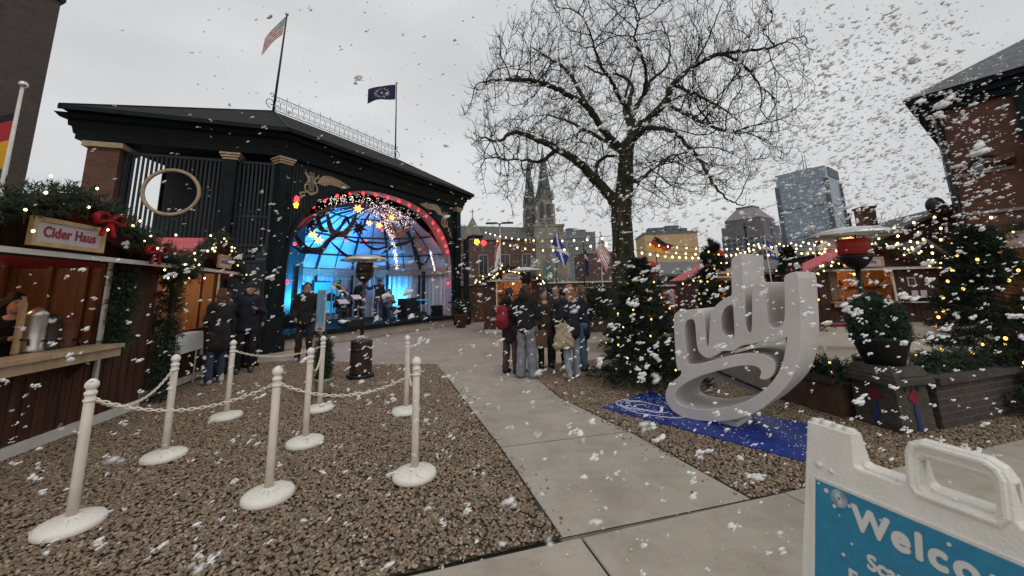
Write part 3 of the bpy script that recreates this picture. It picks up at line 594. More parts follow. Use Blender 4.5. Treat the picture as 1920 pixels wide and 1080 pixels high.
# entablature / fascia, following both faces
def miter(s,out,z):  # offset polyline corner
    return s
FO=lambda s,o,z: FP(s,-o,z); 
bis=np.array([ .33-(-.0),-.94]); 
def corner(o):
    # intersection of the two faces offset outward by o
    a=FP(0,-o,0)[:2]; b=WP(0,-o,0)[:2]; M=np.array([D0,-D1]).T; k=np.linalg.solve(M,b-a); return a+D0*k[0]
m=MB(); tr=MB(); endF,endW=9.25,4.75
def course(o0,z0,o1,z1,M,back=.5):
    for (e,Pf) in ((endF,FP),(endW,WP)):
        c0,c1,cb=corner(o0),corner(o1),corner(-back); e0=Pf(e+o0*.7,-o0,z0);e1=Pf(e+o1*.7,-o1,z1); eb=Pf(e,back,z0)
        M.quad((*c0,z0),e0,e1,(*c1,z1)); M.quad((*cb,z0),eb,e0,(*c0,z0)); M.quad((*c1,z1),e1,Pf(e,back,z1),(*cb,z1)); M.quad(eb,e0,e1,Pf(e,back,z1))
course(.16,5.88,.16,6.02,m); course(.20,6.02,.24,6.20,m); course(.30,6.20,.32,6.36,m); course(.45,6.36,.55,6.46,m,.9)
m.build('entablature','dark_green',pv)
course(.25,6.192,.26,6.205,tr); course(.185,6.012,.19,6.026,tr)
tr.build('trim_line','trim_brown',pv)
# roof
def P2(v,z): return np.array([v[0],v[1],z])
E1=corner(.72); E2=FP(9.55,-.72,0)[:2]; E0=WP(4.95,-.72,0)[:2]; E3=FP(9.55,6.2,0)[:2]; E4=FP(1.0,7.4,0)[:2]; E5=WP(4.95,3.4,0)[:2]
RA=np.array([-8.93,13.41]); RB=np.array([-5.99,18.87]); ze,zr=6.52,8.42
m=MB(); V=[P2(E0,ze),P2(E1,ze),P2(E2,ze),P2(E3,ze),P2(E4,ze),P2(E5,ze),P2(RA,zr),P2(RB,zr)]
m.add(V,[(0,1,6),(1,2,7,6),(2,3,7),(3,4,6,7),(4,5,6),(5,0,6)])
V2=[v+np.array([0,0,.07]) for v in V[:6]]+[V[6]+np.array([0,0,.07]),V[7]+np.array([0,0,.07])]
m.add(V2,[(0,1,6),(1,2,7,6),(2,3,7),(3,4,6,7),(4,5,6),(5,0,6)])
for i in range(6): m.quad(V[i],V[(i+1)%6],V2[(i+1)%6],V2[i])
roof=m.build('roof','shingle',pv)
m=MB(); 
for a,b in ((0,1),(1,2),(2,3)): m.beam(V[a]+np.array([0,0,.01]),V[b]+np.array([0,0,.01]),.05,.12)
m.beam(V2[0],V2[6],.12,.03); m.beam(V2[1],V2[6],.12,.03); m.beam(V2[2],V2[7],.12,.03)
m.build('gutter','dark_green',roof)
# roof cresting
m=MB(); cr_=MB(); n=13; dR=(RB-RA)/np.linalg.norm(RB-RA); LR=np.linalg.norm(RB-RA); q=lambda s,z:np.array([RA[0]+dR[0]*s,RA[1]+dR[1]*s,zr+.08+z])
for z in (.05,.60): cr_.tube([q(0,z),q(LR,z)],.014,5)
def spiral(c,r,a0,a1,k,sg=1): return [q(c[0]+sg*r*(1-j/k*.75)*math.cos(a0+(a1-a0)*j/k),c[1]+r*(1-j/k*.75)*math.sin(a0+(a1-a0)*j/k)) for j in range(k+1)]
for i in range(n+1):
    s=i*LR/n; cr_.tube([q(s,.03),q(s,.60),q(s,.74)],.011,4)
    if i<n:
        wq=LR/n
        for sg in (1,-1):
            cx=s+wq*.5; cr_.tube(spiral((cx+sg*wq*.22,.19),.10,-pi/2,pi*1.6,14,sg),.009,4); cr_.tube(spiral((cx+sg*wq*.22,.47),.085,pi/2,-pi*1.5,14,sg),.009,4); cr_.tube([q(cx+sg*wq*.05,.10),q(cx,.33),q(cx+sg*wq*.12,.55)],.008,4)
for sg,s in ((-1,-.12),(1,LR+.12)): cr_.tube(spiral((s,.28),.2,-pi/2,pi*1.7,18,sg),.014,5); cr_.tube(spiral((s,.62),.10,-pi/2,pi*1.4,14,-sg),.012,5)
cr_.build('roof_cresting','blackmetal',pv)
# lyre and palm ornaments over the arch
def orn(cs,cz,sc_,dirn,arm):
    m=MB(); Q=lambda x,z:FP(cs+x*sc_*dirn,-.035,cz+z*sc_)
    def cv(P,r=.016): m.tube([Q(*p) for p in catmull(P,6)],r*sc_+.004,5)
    for sg in (1,-1): cv([(0,-.42),(.2*sg,-.38),(.26*sg,-.18),(.14*sg,.02),(.16*sg,.2),(.28*sg,.34)],.026)
    for x in (-.09,-.03,.03,.09): cv([(x,-.34),(x,.02),(x,.42)],.008)
    cv([(-.2,.2),(0,.24),(.2,.2)],.02); cv([(-.18,-.36),(0,-.48),(.18,-.36)],.035); cv([(-.34,.36),(0,.02),(.3,.40)],.010); cv([(.34,.30),(0,.1),(-.3,.46)],.010)
    sp=catmull(arm,12)
    cv(arm,.02)
    for i in range(3,len(sp)-1):
        t=i/len(sp); d=sp[i]-sp[i-1]; d/=np.linalg.norm(d)+1e-9; nrm=np.array([-d[1],d[0]]); ln=.34*(1-t)**.6+.06
        for sg in (1,-1): p=sp[i]; cv([p,p+d*ln*.45+nrm*sg*ln*.35,p+d*ln*.9+nrm*sg*ln*.5],.011*(1.3-t))
    cv([(-.2,-.42),(-.42,-.5),(-.36,-.66),(-.56,-.72),(-.5,-.9),(-.68,-1.0)],.03)
    m.build('palm_ornament','tan',pv)
orn(.98,5.28,.85,1,[(.15,0),(.6,.20),(1.1,.24),(1.7,.12),(2.2,-.05)]); orn(7.95,5.12,.85,-1,[(.15,.1),(.6,.42),(1.1,.5),(1.7,.48),(2.1,.40)])
# stage floor, plinth
m=MB(); m.add([FP(.1,-.22,.30),FP(8.8,-.22,.30),FP(8.8,5.4,.30),FP(.1,5.4,.30),FP(.1,-.22,.46),FP(8.8,-.22,.46),FP(8.8,5.4,.46),FP(.1,5.4,.46)],[(0,3,2,1),(4,5,6,7),(0,1,5,4),(1,2,6,5),(2,3,7,6),(3,0,4,7)]); m.build('stage_floor','dark_green',pv)
m=MB(); m.box(FP(4.45,2.5,.15),(8.6,5.3,.29),rz=aF); m.build('plinth','concrete',pv)
# glazed shell behind the stage: seven bays
CC=(4.45,.75); ang=np.linspace(-.12,pi+.12,9); RX,RT=4.22,3.9
def SH_(a,k,z): return FP(CC[0]-RX*k*math.cos(a),CC[1]+RT*k*math.sin(a),z)
rings=[(1,2.75),(.93,3.45),(.74,4.25),(.45,4.95),(.0,5.35)]
m=MB(); rb=MB(); cu=MB(); gb=MB()
for i in range(8):
    a,b=ang[i],ang[i+1]
    for (k0,z0),(k1,z1) in zip(rings[:-1],rings[1:]):
        m.quad(SH_(a,k0,z0),SH_(b,k0,z0),SH_(b,k1,z1),SH_(a,k1,z1))
        rb.beam(SH_(a,k0*.985,z0-.02),SH_(a,k1*.985,z1-.02),.09,.07); rb.beam(SH_(a,k0*.985,z0-.02),SH_(b,k0*.985,z0-.02),.05,.06)
        am=(a+b)/2; q0=(SH_(a,k0*.985,z0)+SH_(b,k0*.985,z0))/2; q1=(SH_(a,k1*.985,z1)+SH_(b,k1*.985,z1))/2; rb.beam(q0,q1,.03,.04)
    n=26
    for j in range(n):
        f0,f1=j/n,(j+1)/n; p0=SH_(a,1,0)*(1-f0)+SH_(b,1,0)*f0; p1=SH_(a,1,0)*(1-f1)+SH_(b,1,0)*f1; nrm=(FP(*CC,0)-p0); nrm/=np.linalg.norm(nrm); off0=nrm*.06*math.sin(j*1.7)+nrm*.03*math.sin(j*.7); off1=nrm*.06*math.sin((j+1)*1.7)+nrm*.03*math.sin((j+1)*.7)
        z0=np.array([0,0,.46]);z1=np.array([0,0,2.45]); cu.quad(p0+off0+z0,p1+off1+z0,p1+off1+z1,p0+off0+z1)
    gb.beam(SH_(a,.975,2.6),SH_(b,.975,2.6),.10,.34); rb.beam(SH_(a,.965,.46),SH_(a,.965,2.5),.07,.09,up=(*D0,0))
m.build('shell_panels','dome_panel',pv); rb.build('shell_ribs','black',pv); cu.build('curtain','curtain',pv,True); gb.build('gold_frieze','gold_band',pv)
# closing ceiling above the shell
m=MB(); m.add([FP(.2,.4,5.75),FP(8.7,.4,5.75),FP(8.7,5.6,5.75),FP(.2,5.6,5.75)],[(0,1,2,3)]); m.build('ceiling','black',pv)
# banner
bn=MB(); bn.box(FP(1.75,3.0,1.75),(1.5,.02,.42),rz=aF-.35); bnr=bn.build('banner','cloth_white',pv); e1=np.array([math.cos(aF-.35),math.sin(aF-.35),0]); puttext('banner_lettering','OTHER',.34,FP(1.75,3.0,1.75)+np.array([e1[1],-e1[0],0])*.014,e1,(0,0,1),'black',bnr,bold=.01)
# ---- lit screens with a little green-roofed pavilion drawing
for (s,t,wd) in ((3.0,4.3,1.5),(5.0,4.5,1.3)):
    sc_t=thing('stage_screen','glowing blue screen showing small green roofs, '+('left' if s<4 else 'right')+' of the two behind the band','screen',tuple(FP(s,t,.46)),aF)
    m=MB(); m.box(FP(s,t,1.45),(wd+.06,.06,1.5),rz=aF); m.build('casing','black',sc_t)
    m=MB(); m.box(FP(s,t-.04,1.45),(wd,.012,1.42),rz=aF); m.build('display','screen',sc_t)
    m=MB(); 
    for x in (-.35,.2): m.prism([(x-.3,0),(x+.3,0),(x+.2,.12),(x,.2),(x-.2,.12)],FP(s,t-.05,1.5),(*D0,0),(0,0,1),(*(-I0*.004),0)); m.prism([(x-.2,-.2),(x+.2,-.2),(x+.2,0),(x-.2,0)],FP(s,t-.05,1.5),(*D0,0),(0,0,1),(*(-I0*.003),0))
    m.build('picture','paint_green',sc_t)
# ---- decorations
rbt=thing('red_bulb_string','row of round red bulbs following the inside of the stage arch','string lights',tuple(FP(4.45,0,.46)),aF)
pts=[FP(s,.12,arch(s)-.12) for s in (4.45-3.98*np.cos(np.linspace(.14,pi-.14,19)))]+[FP(.5,.12,2.0),FP(8.45,.12,2.0)]
bulbs(rbt,pts,.055,'bulb_red'); m=MB(); m.tube([p+np.array([0,0,.07]) for p in sorted(pts,key=lambda p:p@np.array([*D0,0]))],.008,4); m.build('cable','black',rbt)
r2_=thing('red_bulb_string','short row of red bulbs strung across the stage ceiling between the swags','string lights',tuple(FP(4.45,2,.46)),aF)
pts=[FP(3.85,1.5,4.35),FP(4.67,1.6,3.84),FP(5.55,1.6,4.42),FP(7.3,1.4,4.60),FP(3.69,1.6,3.78),FP(1.32,1.2,3.36)]; bulbs(r2_,pts,.05,'bulb_red'); m=MB(); m.tube([p+np.array([0,0,.06]) for p in (pts[5],pts[4],pts[0],pts[1],pts[2],pts[3])],.008,4); m.build('cable','black',r2_)
ic=MB(); g=np.random.default_rng(9)
V,F=ICO[0]
for k in range(900):
    s=g.uniform(2.0,8.2); 
    t=g.uniform(.35,1.6); 
    if k<560: s=g.uniform(1.9,6.4) if k%3 else g.uniform(4.2,6.4); z=arch(s)-.10-abs(g.normal(0,.22))-(.25 if s>4.2 else 0)*g.random()-.3*max(0,s-5)*g.random()
    elif k<800: z=g.uniform(2.6,5.0); s=5.62-.95*((z-2.6)/2.4)**1.7+g.normal(0,.06)+ (g.normal(0,.12) if z>4 else 0); t=.7
    else: z=g.uniform(2.6,3.6); s=7.79+.4*(3.55-z)+g.normal(0,.04); t=.7
    ic.add(V*.0085+FP(s,t,z),F)
tag(ic.build('icicle_lights','bulb_white'),'mass of tiny warm fairy lights hanging in the stage arch','fairy lights',kind='stuff')
def star(c,r,mt,label,n=14,seed=0,cat='star'):
    g=np.random.default_rng(seed); m=MB(); m.ball(c,r*.34,1); ph=(1+5**.5)/2
    for k in range(n):
        z=1-2*(k+.5)/n; a=2*pi*k/ph; d=np.array([math.sqrt(1-z*z)*math.cos(a),math.sqrt(1-z*z)*math.sin(a),z]); q0,a1,b1=basis(d); b=c+d*r*.25; w_=r*.16; P=[b+a1*w_,b+b1*w_,b-a1*w_,b-b1*w_,c+d*r]; m.add(P,[(0,1,4),(1,2,4),(2,3,4),(3,0,4),(3,2,1,0)])
    t=thing('star_ornament',label,cat,tuple(c)); m.build('points',mt,t); h=MB(); h.tube([c,c+np.array([0,0,.6])],.006,4); h.build('cord','black',t); return t
for s,t,z,r,lb in ((1.67,1.0,4.12,.44,'large dark spiky star at the far left inside the stage arch'),(3.8,1.0,4.25,.40,'dark spiky star near the middle of the stage arch, above the heater hood')): star(FP(s,t,z),r,'black',lb,20)
for s,t,z,r,lb in ((3.55,.8,4.97,.24,'largest glowing amber star, highest in the stage arch'),(1.63,.7,3.69,.17,'glowing amber star just under the big dark spiky star'),(2.0,.9,3.54,.19,'lowest glowing amber star, over the left of the stage'),(4.2,.9,4.48,.16,'small glowing amber star just right of the middle dark spiky star'),(4.74,.9,4.46,.19,'glowing amber star beside the warm fairy light strand'),(5.45,.9,4.92,.17,'glowing amber star at the upper right of the stage arch')): star(FP(s,t,z),r,'star_lamp',lb,12)
def swag(P,wd,mt,label):
    C_=catmull(P,10); m=MB(); n=len(C_); f=np.linspace(0,1,n); ww=wd*(.35+.65*np.sin(f*pi))
    T_=np.gradient(C_,axis=0); V=[];k=9
    for i in range(n):
        d,a,b=basis(T_[i],(0,0,1)); 
        for j in range(k): x=j/(k-1)-.5; V.append(C_[i]+b*x*ww[i]+a*.03*math.sin(j*2.3+i*.2))
    m.add(V,[(i*k+j,i*k+j+1,(i+1)*k+j+1,(i+1)*k+j) for i in range(n-1) for j in range(k-1)])
    return tag(m.build('fabric_swag',mt,None,True),label,'fabric swag','cloth swags draped across the stage ceiling')
sw=[([(1.62,1.0,5.1),(1.62,1.0,4.77),(1.59,1.0,4.53),(1.57,1.0,4.3)],.16,'swag','short brown swag above the big dark spiky star'),
 ([(1.86,1.0,4.95),(1.98,1.05,4.4),(2.2,1.1,4.03),(2.5,1.1,3.94)],.24,'black','black swag falling just right of the big dark spiky star'),
 ([(2.28,1.0,4.95),(2.46,1.1,4.41),(2.72,1.15,3.97),(3.15,1.15,3.92),(3.42,1.1,4.2),(3.69,1.0,4.85)],.26,'swag','broad brown swag looping between the two dark spiky stars'),
 ([(3.0,1.2,3.95),(3.32,1.2,4.58),(3.6,1.2,4.1)],.10,'black','thin black peaked swag left of the middle dark star'),
 ([(.98,.9,3.95),(1.26,1.0,3.5),(1.77,1.1,3.18),(2.28,1.1,3.25),(2.55,1.1,3.61),(3.0,1.0,3.92)],.24,'black','broad black swag dipping low across the left of the arch'),
 ([(2.56,1.0,3.55),(3.04,1.0,3.18),(3.45,1.0,3.0),(3.85,1.0,2.9)],.12,'black','thin black swag running down behind the heater hood'),
 ([(.97,.8,3.25),(1.45,.9,3.06),(1.94,.9,3.13),(2.25,.9,3.35)],.10,'black','lowest thin black swag at the left of the arch'),
 ([(4.96,.9,5.3),(5.24,1.0,4.72),(5.73,1.0,4.18),(6.33,1.0,4.42),(6.89,.9,5.1)],.27,'swag_tan','tan brown swag falling from the top right of the arch'),
 ([(6.95,.9,5.15),(7.1,1.0,4.34),(7.24,1.0,3.66)],.24,'swag_tan','straight tan brown swag hanging at the right of the arch'),
 ([(8.0,.9,4.6),(7.93,1.0,3.99),(7.55,1.0,3.56),(7.24,1.0,3.7)],.30,'swag_tan','tan swag bunched low at the right side of the arch'),
 ([(3.14,1.4,3.95),(3.94,1.4,3.71),(4.85,1.4,3.77),(6.08,1.4,3.85)],.10,'black','nearly level thin black swag across the middle of the arch'),
 ([(4.0,1.4,4.15),(4.53,1.4,3.66),(5.11,1.4,3.5),(5.87,1.4,3.75)],.12,'black','thin black swag sagging in the centre of the arch'),
 ([(6.6,1.0,4.5),(7.0,1.0,3.48),(7.19,1.0,3.06),(7.69,1.0,2.96),(8.1,1.0,3.4)],.16,'black','black swag hanging lowest at the right of the arch'),
 ([(5.0,1.0,3.25),(5.65,1.0,3.65),(6.52,1.0,3.9),(7.04,1.0,4.2)],.16,'black','black swag rising to the right above the conductor'),
 ([(1.9,1.1,4.5),(2.1,1.1,4.40),(2.3,1.1,4.55),(2.4,1.0,4.9)],.12,'swag','small brown swag at the upper left of the arch')]
for P,wd,mt,lb in sw: swag([FP(*p) for p in P],wd,mt,lb)
# lights inside: the stage is visibly lit blue and violet with red bulbs round the arch
lamp('SPOT',tuple(FP(1.6,1.6,1.2)),(.03,.42,1),2800,.3,rot=(*(I0*1.5-D0*.2),1.7),spot=2.3,name='stage_light_blue')
lamp('SPOT',tuple(FP(4.0,1.4,1.2)),(.03,.36,1),2100,.3,rot=(*(I0*1.5-D0*.5),1.5),spot=2.0,name='stage_light_blue')
lamp('SPOT',tuple(FP(7.9,2.6,1.0)),(.03,.42,1),1300,.3,rot=(*(I0*.9+D0*.25),1.2),spot=1.8,name='stage_light_blue')
lamp('POINT',tuple(FP(5.4,1.2,4.2)),(.8,.45,.65),18,.5,name='stage_light_violet')
lamp('POINT',tuple(FP(4.5,.25,4.7)),(1,.10,.10),14,.4,name='arch_glow_red'); lamp('POINT',tuple(FP(7.6,.2,4.1)),(1,.10,.10),9,.3,name='arch_glow_red'); lamp('POINT',tuple(FP(1.3,.2,4.2)),(1,.1,.1),12,.3,name='arch_glow_red')
lamp('POINT',tuple(FP(4.5,.8,2.6)),(1,.75,.6),16,.8,name='stage_light_front')
# side stage lamps
def sidelamp(c,arm,label,flip):
    t=thing('stage_lamp',label,'lamp',tuple(c)); m=MB(); m.tube([arm,c+np.array([0,0,.18]),c],.025,6); m.tube([c+np.array([-.05,.05,.02]),c+np.array([.06,-.10,0])],.14,12); m.build('housing','black',t)
    V,F=ICO[0]; g=np.random.default_rng(4); r=MB(); yv=MB()
    for k in range(26):
        a=k*2.4; rr=.11*math.sqrt(k/26); p=c+np.array([.07+rr*math.cos(a)*.8*flip,-.12,rr*math.sin(a)+(.05)]); (yv if (k>19 and flip>0) else r).add(ICO[1][0]*.026+p,ICO[1][1])
    r.build('lamp_cluster','bulb_red',t,True)
    y2=MB(); 
    for k in range(12): a=k*2.4; rr=.09*math.sqrt(k/12); y2.add(ICO[1][0]*.026+c+np.array([.07+rr*math.cos(a)*.8 if flip>0 else -.22+rr*math.cos(a),-.12,rr*math.sin(a)-.12 if flip>0 else rr*math.sin(a)+.06]),ICO[1][1])
    y2.build('amber_cluster','bulb_yellow',t,True)
sidelamp(FP(.08,-.75,4.35),FP(.1,-.2,4.75),'red and amber stage lamp on a bracket at the left column of the pavilion',1)
# ---------------------------------------------------------------- roof flags
def flagmesh(p,wv,hv,nx,ny,fn,wav=.06,mats=None,seed=0,droop=0.0,curl=1.0):
    """flag from hoist p along wv (fly) and hv (down); fn(u,v)->material index"""
    V=[];g=np.random.default_rng(seed); ph=g.uniform(0,6); wv=np.array(wv,float);hv=np.array(hv,float); nrm=np.cross(wv,hv); nrm/=np.linalg.norm(nrm)
    for i in range(nx+1):
        for j in range(ny+1):
            u,v=i/nx,j/ny; V.append(np.array(p)+wv*u*(1-.1*droop*u)+hv*v*(1-.25*u*curl*.5)+nrm*wav*u**.6*math.sin(u*7+v*1.5+ph)+np.array([0,0,-1])*droop*u*u*np.linalg.norm(wv)+hv*.04*math.sin(u*6+ph))
    F=[];M=[]
    for i in range(nx):
        for j in range(ny): F.append((i*(ny+1)+j,(i+1)*(ny+1)+j,(i+1)*(ny+1)+j+1,i*(ny+1)+j+1)); M.append(fn((i+.5)/nx,(j+.5)/ny))
    return V,F,M
def flagpole(name,base,top,r,label,fl=None,mt='blackmetal',cat='flagpole',group=None,ball='aluminium'):
    t=thing(name,label,cat,tuple(base),0,group); m=MB(); base=np.array(base,float);top=np.array(top,float); m.tube([base,base*.5+top*.5,top],[r,r*.85,r*.6],8); m.build('pole',mt,t,True)
    m=MB(); m.ball(top+np.array([0,0,r]),r*1.7,1); m.build('finial',ball,t,True)
    if fl:
        wv,hv,nx,ny,fn,mats,wav,seed,droop=fl[:9]; off=fl[9] if len(fl)>9 else .03; ax=(base-top)/np.linalg.norm(base-top)
        V,F,M=flagmesh(top+ax*off+np.array(wv)/np.linalg.norm(wv)*r,wv,hv,nx,ny,fn,wav,seed=seed,droop=droop); make_obj('flag',V,F,None,t,True,mats=mats,fm=M)
    return t
def us(u,v): 
    if u<.42 and v<.54: return 2 if (int(u*28)+int(v*22))%2 or v<.04 else 0
    return 1 if int(v*13)%2==0 else 0
def de(u,v): return 0 if v<.333 else (1 if v<.667 else 2)
def navy(u,v):
    x,y=(u-.5)/.26,(v-.5)/.36; rr=math.hypot(x,y); return 1 if (.72<rr<1 and int((math.atan2(y,x)+pi)*4)%2==0) or (rr<.2) else 0
def plain(u,v): return 0
def scot(u,v): return 1 if abs(u-v)<.13 or abs(u-(1-v))<.13 else 0
def queb(u,v): return 1 if abs(u-.5)<.09 or abs(v-.5)<.12 or ((.2<u%.5<.3)and(.18<v%.5<.32)) else 0
def eng(u,v): return 1 if abs(v-.30)<.12 or v<.14 else 0
US=['flag_white','flag_red','flag_navy']
rA=(-8.93,13.41,8.5); tA=np.array([-8.93,13.41,8.5])
flagpole('flagpole',(-8.93,13.40,8.45),(-8.95,13.75,12.85),.045,'black flagpole at the left end of the pavilion ridge, flying the striped flag',((-.62,-.25,-1.05),(-.10,.02,-.80),30,26,us,US,.07,1,.08))
flagpole('flagpole',(-5.99,18.87,8.45),(-6.05,18.9,12.75),.04,'black flagpole at the right end of the pavilion roof ridge flying a dark navy flag',((-1.30,-.5,-.42),(0,0,-.86),26,14,navy,['flag_navy','tan'],.10,2,.10))
# ---------------------------------------------------------------- market stalls
def stall(front0,front1,zeave,zpeak,depth,label,sign=None,open_=(.1,.8),counter=None,name='market_stall',body='stall_brown',seed=0,lit=20,signat=(.5,.62),signsz=None,bows=(),lights=30,garl=.13,gn=900,fl=.25,litc=(1,.55,.22),zc=.98,txt='text_red',postat=None,bulb=.016):
    a=np.array([*front0,0.]);b=np.array([*front1,0.]); d=(b-a); Wd=np.linalg.norm(d); d/=Wd; n=np.array([d[1],-d[0],0]); 
    if n@(-a)<0: n=-n     # outward = towards the square
    i=-n; Z=lambda z: np.array([0,0,z]); Q=lambda s,t,z: a+d*s+i*t+Z(z)
    t=thing(name,label,'market stall',tuple((a+b)/2),0)
    th_=math.atan2(d[1],d[0]); o0,o1=open_[0]*Wd,open_[1]*Wd
    m=MB(); bd=.055
    m.box(Q(Wd/2,0,zc/2),(Wd,bd,zc),rz=th_)                      # front apron
    for s0,s1 in ((0,o0),(o1,Wd)): m.box(Q((s0+s1)/2,0,(zc+zeave)/2),(s1-s0,bd,zeave-zc),rz=th_)
    for s in (0,Wd): m.box(Q(s,depth/2,zeave/2),(bd,depth,zeave),rz=th_)
    m.prism([(0,zeave-.03),(Wd,zeave-.03),(Wd/2,zpeak-.02)],Q(0,-bd/2,0),d,(0,0,1),i*bd)
    nb=int(Wd/.14)
    for k in range(1,nb): 
        s=k*Wd/nb; m.box(Q(s,-bd/2-.004,zc/2),(.012,.01,zc-.06),rz=th_)
    m.build('walls',body,t)
    m=MB(); m.box(Q(Wd/2,depth,(zeave)/2),(Wd,.04,zeave),rz=th_)
    for k in range(int(Wd/.5)+1): m.box(Q(min(.05+k*.5,Wd-.05),depth-.05,zeave/2),(.05,.05,zeave),rz=th_)
    m.build('back_wall','pine_wood',t)
    m=MB(); m.add([Q(.04,.04,.05),Q(.04,depth-.03,.05),Q(.04,depth-.03,zeave),Q(.04,.04,zeave)],[(0,1,2,3)]); m.build('wall_lining','pine_wood',t)
    m=MB(); m.add([Q(Wd-.04,.04,.05),Q(Wd-.04,depth-.03,.05),Q(Wd-.04,depth-.03,zeave),Q(Wd-.04,.04,zeave)],[(0,1,2,3)]); m.build('wall_lining','pine_wood',t)
    for tt in (.35,.8,1.25): m=MB(); m.box(Q(Wd-.08,tt,zeave/2),(.05,.05,zeave),rz=th_); m.build('stud','pine_wood',t)
    m=MB(); m.box(Q(Wd/2,depth-.18,1.45),(Wd*.7,.26,.03),rz=th_); m.box(Q(Wd/2,depth-.18,1.05),(Wd*.7,.26,.03),rz=th_); m.build('shelf','pine_wood',t)
    m=MB(); m.add([Q(0,0,.03),Q(Wd,0,.03),Q(Wd,depth,.03),Q(0,depth,.03)],[(0,1,2,3)]); m.build('floor','stall_board',t)
    m=MB(); ov=fl; e=.25
    for s0,s1,z0,z1 in ((-e,Wd/2,zeave-.12,zpeak),(Wd+e,Wd/2,zeave-.12,zpeak)):
        A=[Q(s0,-ov,z0),Q(s1,-ov,z1),Q(s1,depth+.1,z1),Q(s0,depth+.1,z0)]; m.add(A+[p+Z(.035) for p in A],[(0,1,2,3),(7,6,5,4),(0,4,5,1),(1,5,6,2),(2,6,7,3),(3,7,4,0)])
    m.build('roof','red_cloth',t)
    m=MB(); zl=zeave-.02; m.box(Q(Wd/2,-ov-.02,zl),(Wd+.35,.03,.055),rz=th_); m.add([Q(-.1,-ov,zl+.03),Q(Wd+.1,-ov,zl+.03),Q(Wd+.1,.02,zl+.07),Q(-.1,.02,zl+.07)],[(0,1,2,3)])
    m.box(Q(Wd/2,-bd/2-.012,.06),(Wd,.022,.12),rz=th_)
    for s in ((o1+.03,) if postat is None else postat): m.box(Q(s,-.06,(zc+zl)/2),(.05,.035,zl-zc),rz=th_); m.box(Q(s+.02,-.06,zc/2),(.05,.035,zc),rz=th_)
    m.build('white_trim','white_trim',t)
    if counter:
        c0,c1,cd=counter; m=MB(); m.box(Q((c0+c1)/2*Wd,-cd/2+.05,zc+.02),((c1-c0)*Wd,cd,.045),rz=th_); m.box(Q((c0+c1)/2*Wd,-cd+.10,zc-.06),((c1-c0)*Wd,.03,.10),rz=th_); m.build('counter','counter_wood',t)
        m=MB()
        for s in (c0+.08,c1-.08): m.prism([(0,0),(0,-.3),(.28,0)],Q(s*Wd,-.03,zc-.02),n,(0,0,1),d*.03)
        m.build('bracket','stall_brown',t)
    if sign:
        sw,sh=signsz; cx,cz=signat; p=Q(cx*Wd,-ov-.05,cz); sg_=MB()
        for dz in (-sh/2,sh/2): sg_.box(p+Z(dz),(sw+.045,.05,.045),rz=th_)
        for ds_ in (-sw/2,sw/2): sg_.box(p+d*ds_,(.045,.05,sh-.045),rz=th_)
        frm=sg_.build('sign_frame','sign_frame',t); m=MB(); m.box(p,(sw-.04,.02,sh-.04),rz=th_); fc=m.build('sign_face','sign_face',frm)
        right=d if (d@np.array([1,0,0])>0 or abs(d[0])<.3) else -d
        # reading direction: left to right as seen from outside
        rd=np.cross(Z(1),n); rd=rd/np.linalg.norm(rd)
        puttext('sign_lettering',sign,sh*.60,p+n*.013,rd,(0,0,1),txt,frm,depth=.003,bold=.004,space=1.08,sx=.82)
    mg=MB(); path=[Q(-.35,-ov-.02,zeave-.16),Q(.0,-ov-.03,zeave+.0),Q(Wd*.25,-ov-.04,(zeave+zpeak)/2+.03),Q(Wd*.42,-ov-.04,zpeak-.02),Q(Wd*.5,-ov-.04,zpeak+.05),Q(Wd*.58,-ov-.04,zpeak-.02),Q(Wd*.75,-ov-.04,(zeave+zpeak)/2+.03),Q(Wd,-ov-.03,zeave+.0),Q(Wd+.35,-ov-.02,zeave-.16)]
    V,F=garland_mesh(path,garl,gn,L=.11,w=.013,seed=seed,nn=7)
    gt=thing('garland','lit garland on the gable of the '+label.split(',')[0].split(' with ')[0],'garland',tuple(path[4]))
    make_obj('greenery',V,F,'needle2',gt); m=MB(); m.tube(catmull(path,6),garl*.35,6); m.build('core','needle',gt)
    pts=along(path,lights,garl*.65,seed); pts=[p+n*.06 for p in pts]; bulbs(gt,pts,bulb,'bulb_warm')
    for bs,bz,br in bows:
        bt=thing('ribbon_bow','large dark red ribbon bow on the garland, '+('right above the stall sign' if abs(bs-.5)<.12 else 'low on the right side of the garland'),'bow',tuple(Q(bs*Wd,-ov-.12,bz)))
        c=Q(bs*Wd,-ov-.13,bz); 
        for sg_ in (1,-1):
            m=MB(); P=[c,c+d*sg_*br*.6+Z(br*.45),c+d*sg_*br*1.25+Z(br*.25),c+d*sg_*br*1.15-Z(br*.25),c+d*sg_*br*.5-Z(br*.15),c]; m.tube(catmull(P,6),br*.30,8,flat=.6); m.build('loop','bow_red',bt,True)
            m=MB(); P=[c,c+d*sg_*br*.35-Z(br*.6),c+d*sg_*br*.6-Z(br*1.3)]; m.tube(catmull(P,5),br*.2,6,flat=.5); m.build('tail','bow_red',bt,True)
        m=MB(); m.ball(c,br*.28,2); m.build('knot','bow_red',bt,True)
    if lit:
        p=Q(Wd*.5,depth*.45,zeave-.12); lt=thing('stall_lamp','lamp hung inside the '+label.split(',')[0].split(' with ')[0],'lamp',tuple(p)); m=MB(); m.ball(p,.03,1); m.build('bulb','bulb_warm',lt,True); m=MB(); m.tube([p+Z(.03),p+Z(.14)],.012,6); m.build('holder','black',lt)
        lamp('POINT',tuple(p-Z(.08)),litc,lit,.12,name='stall_light')
    return t,Q,Wd,th_,n,d
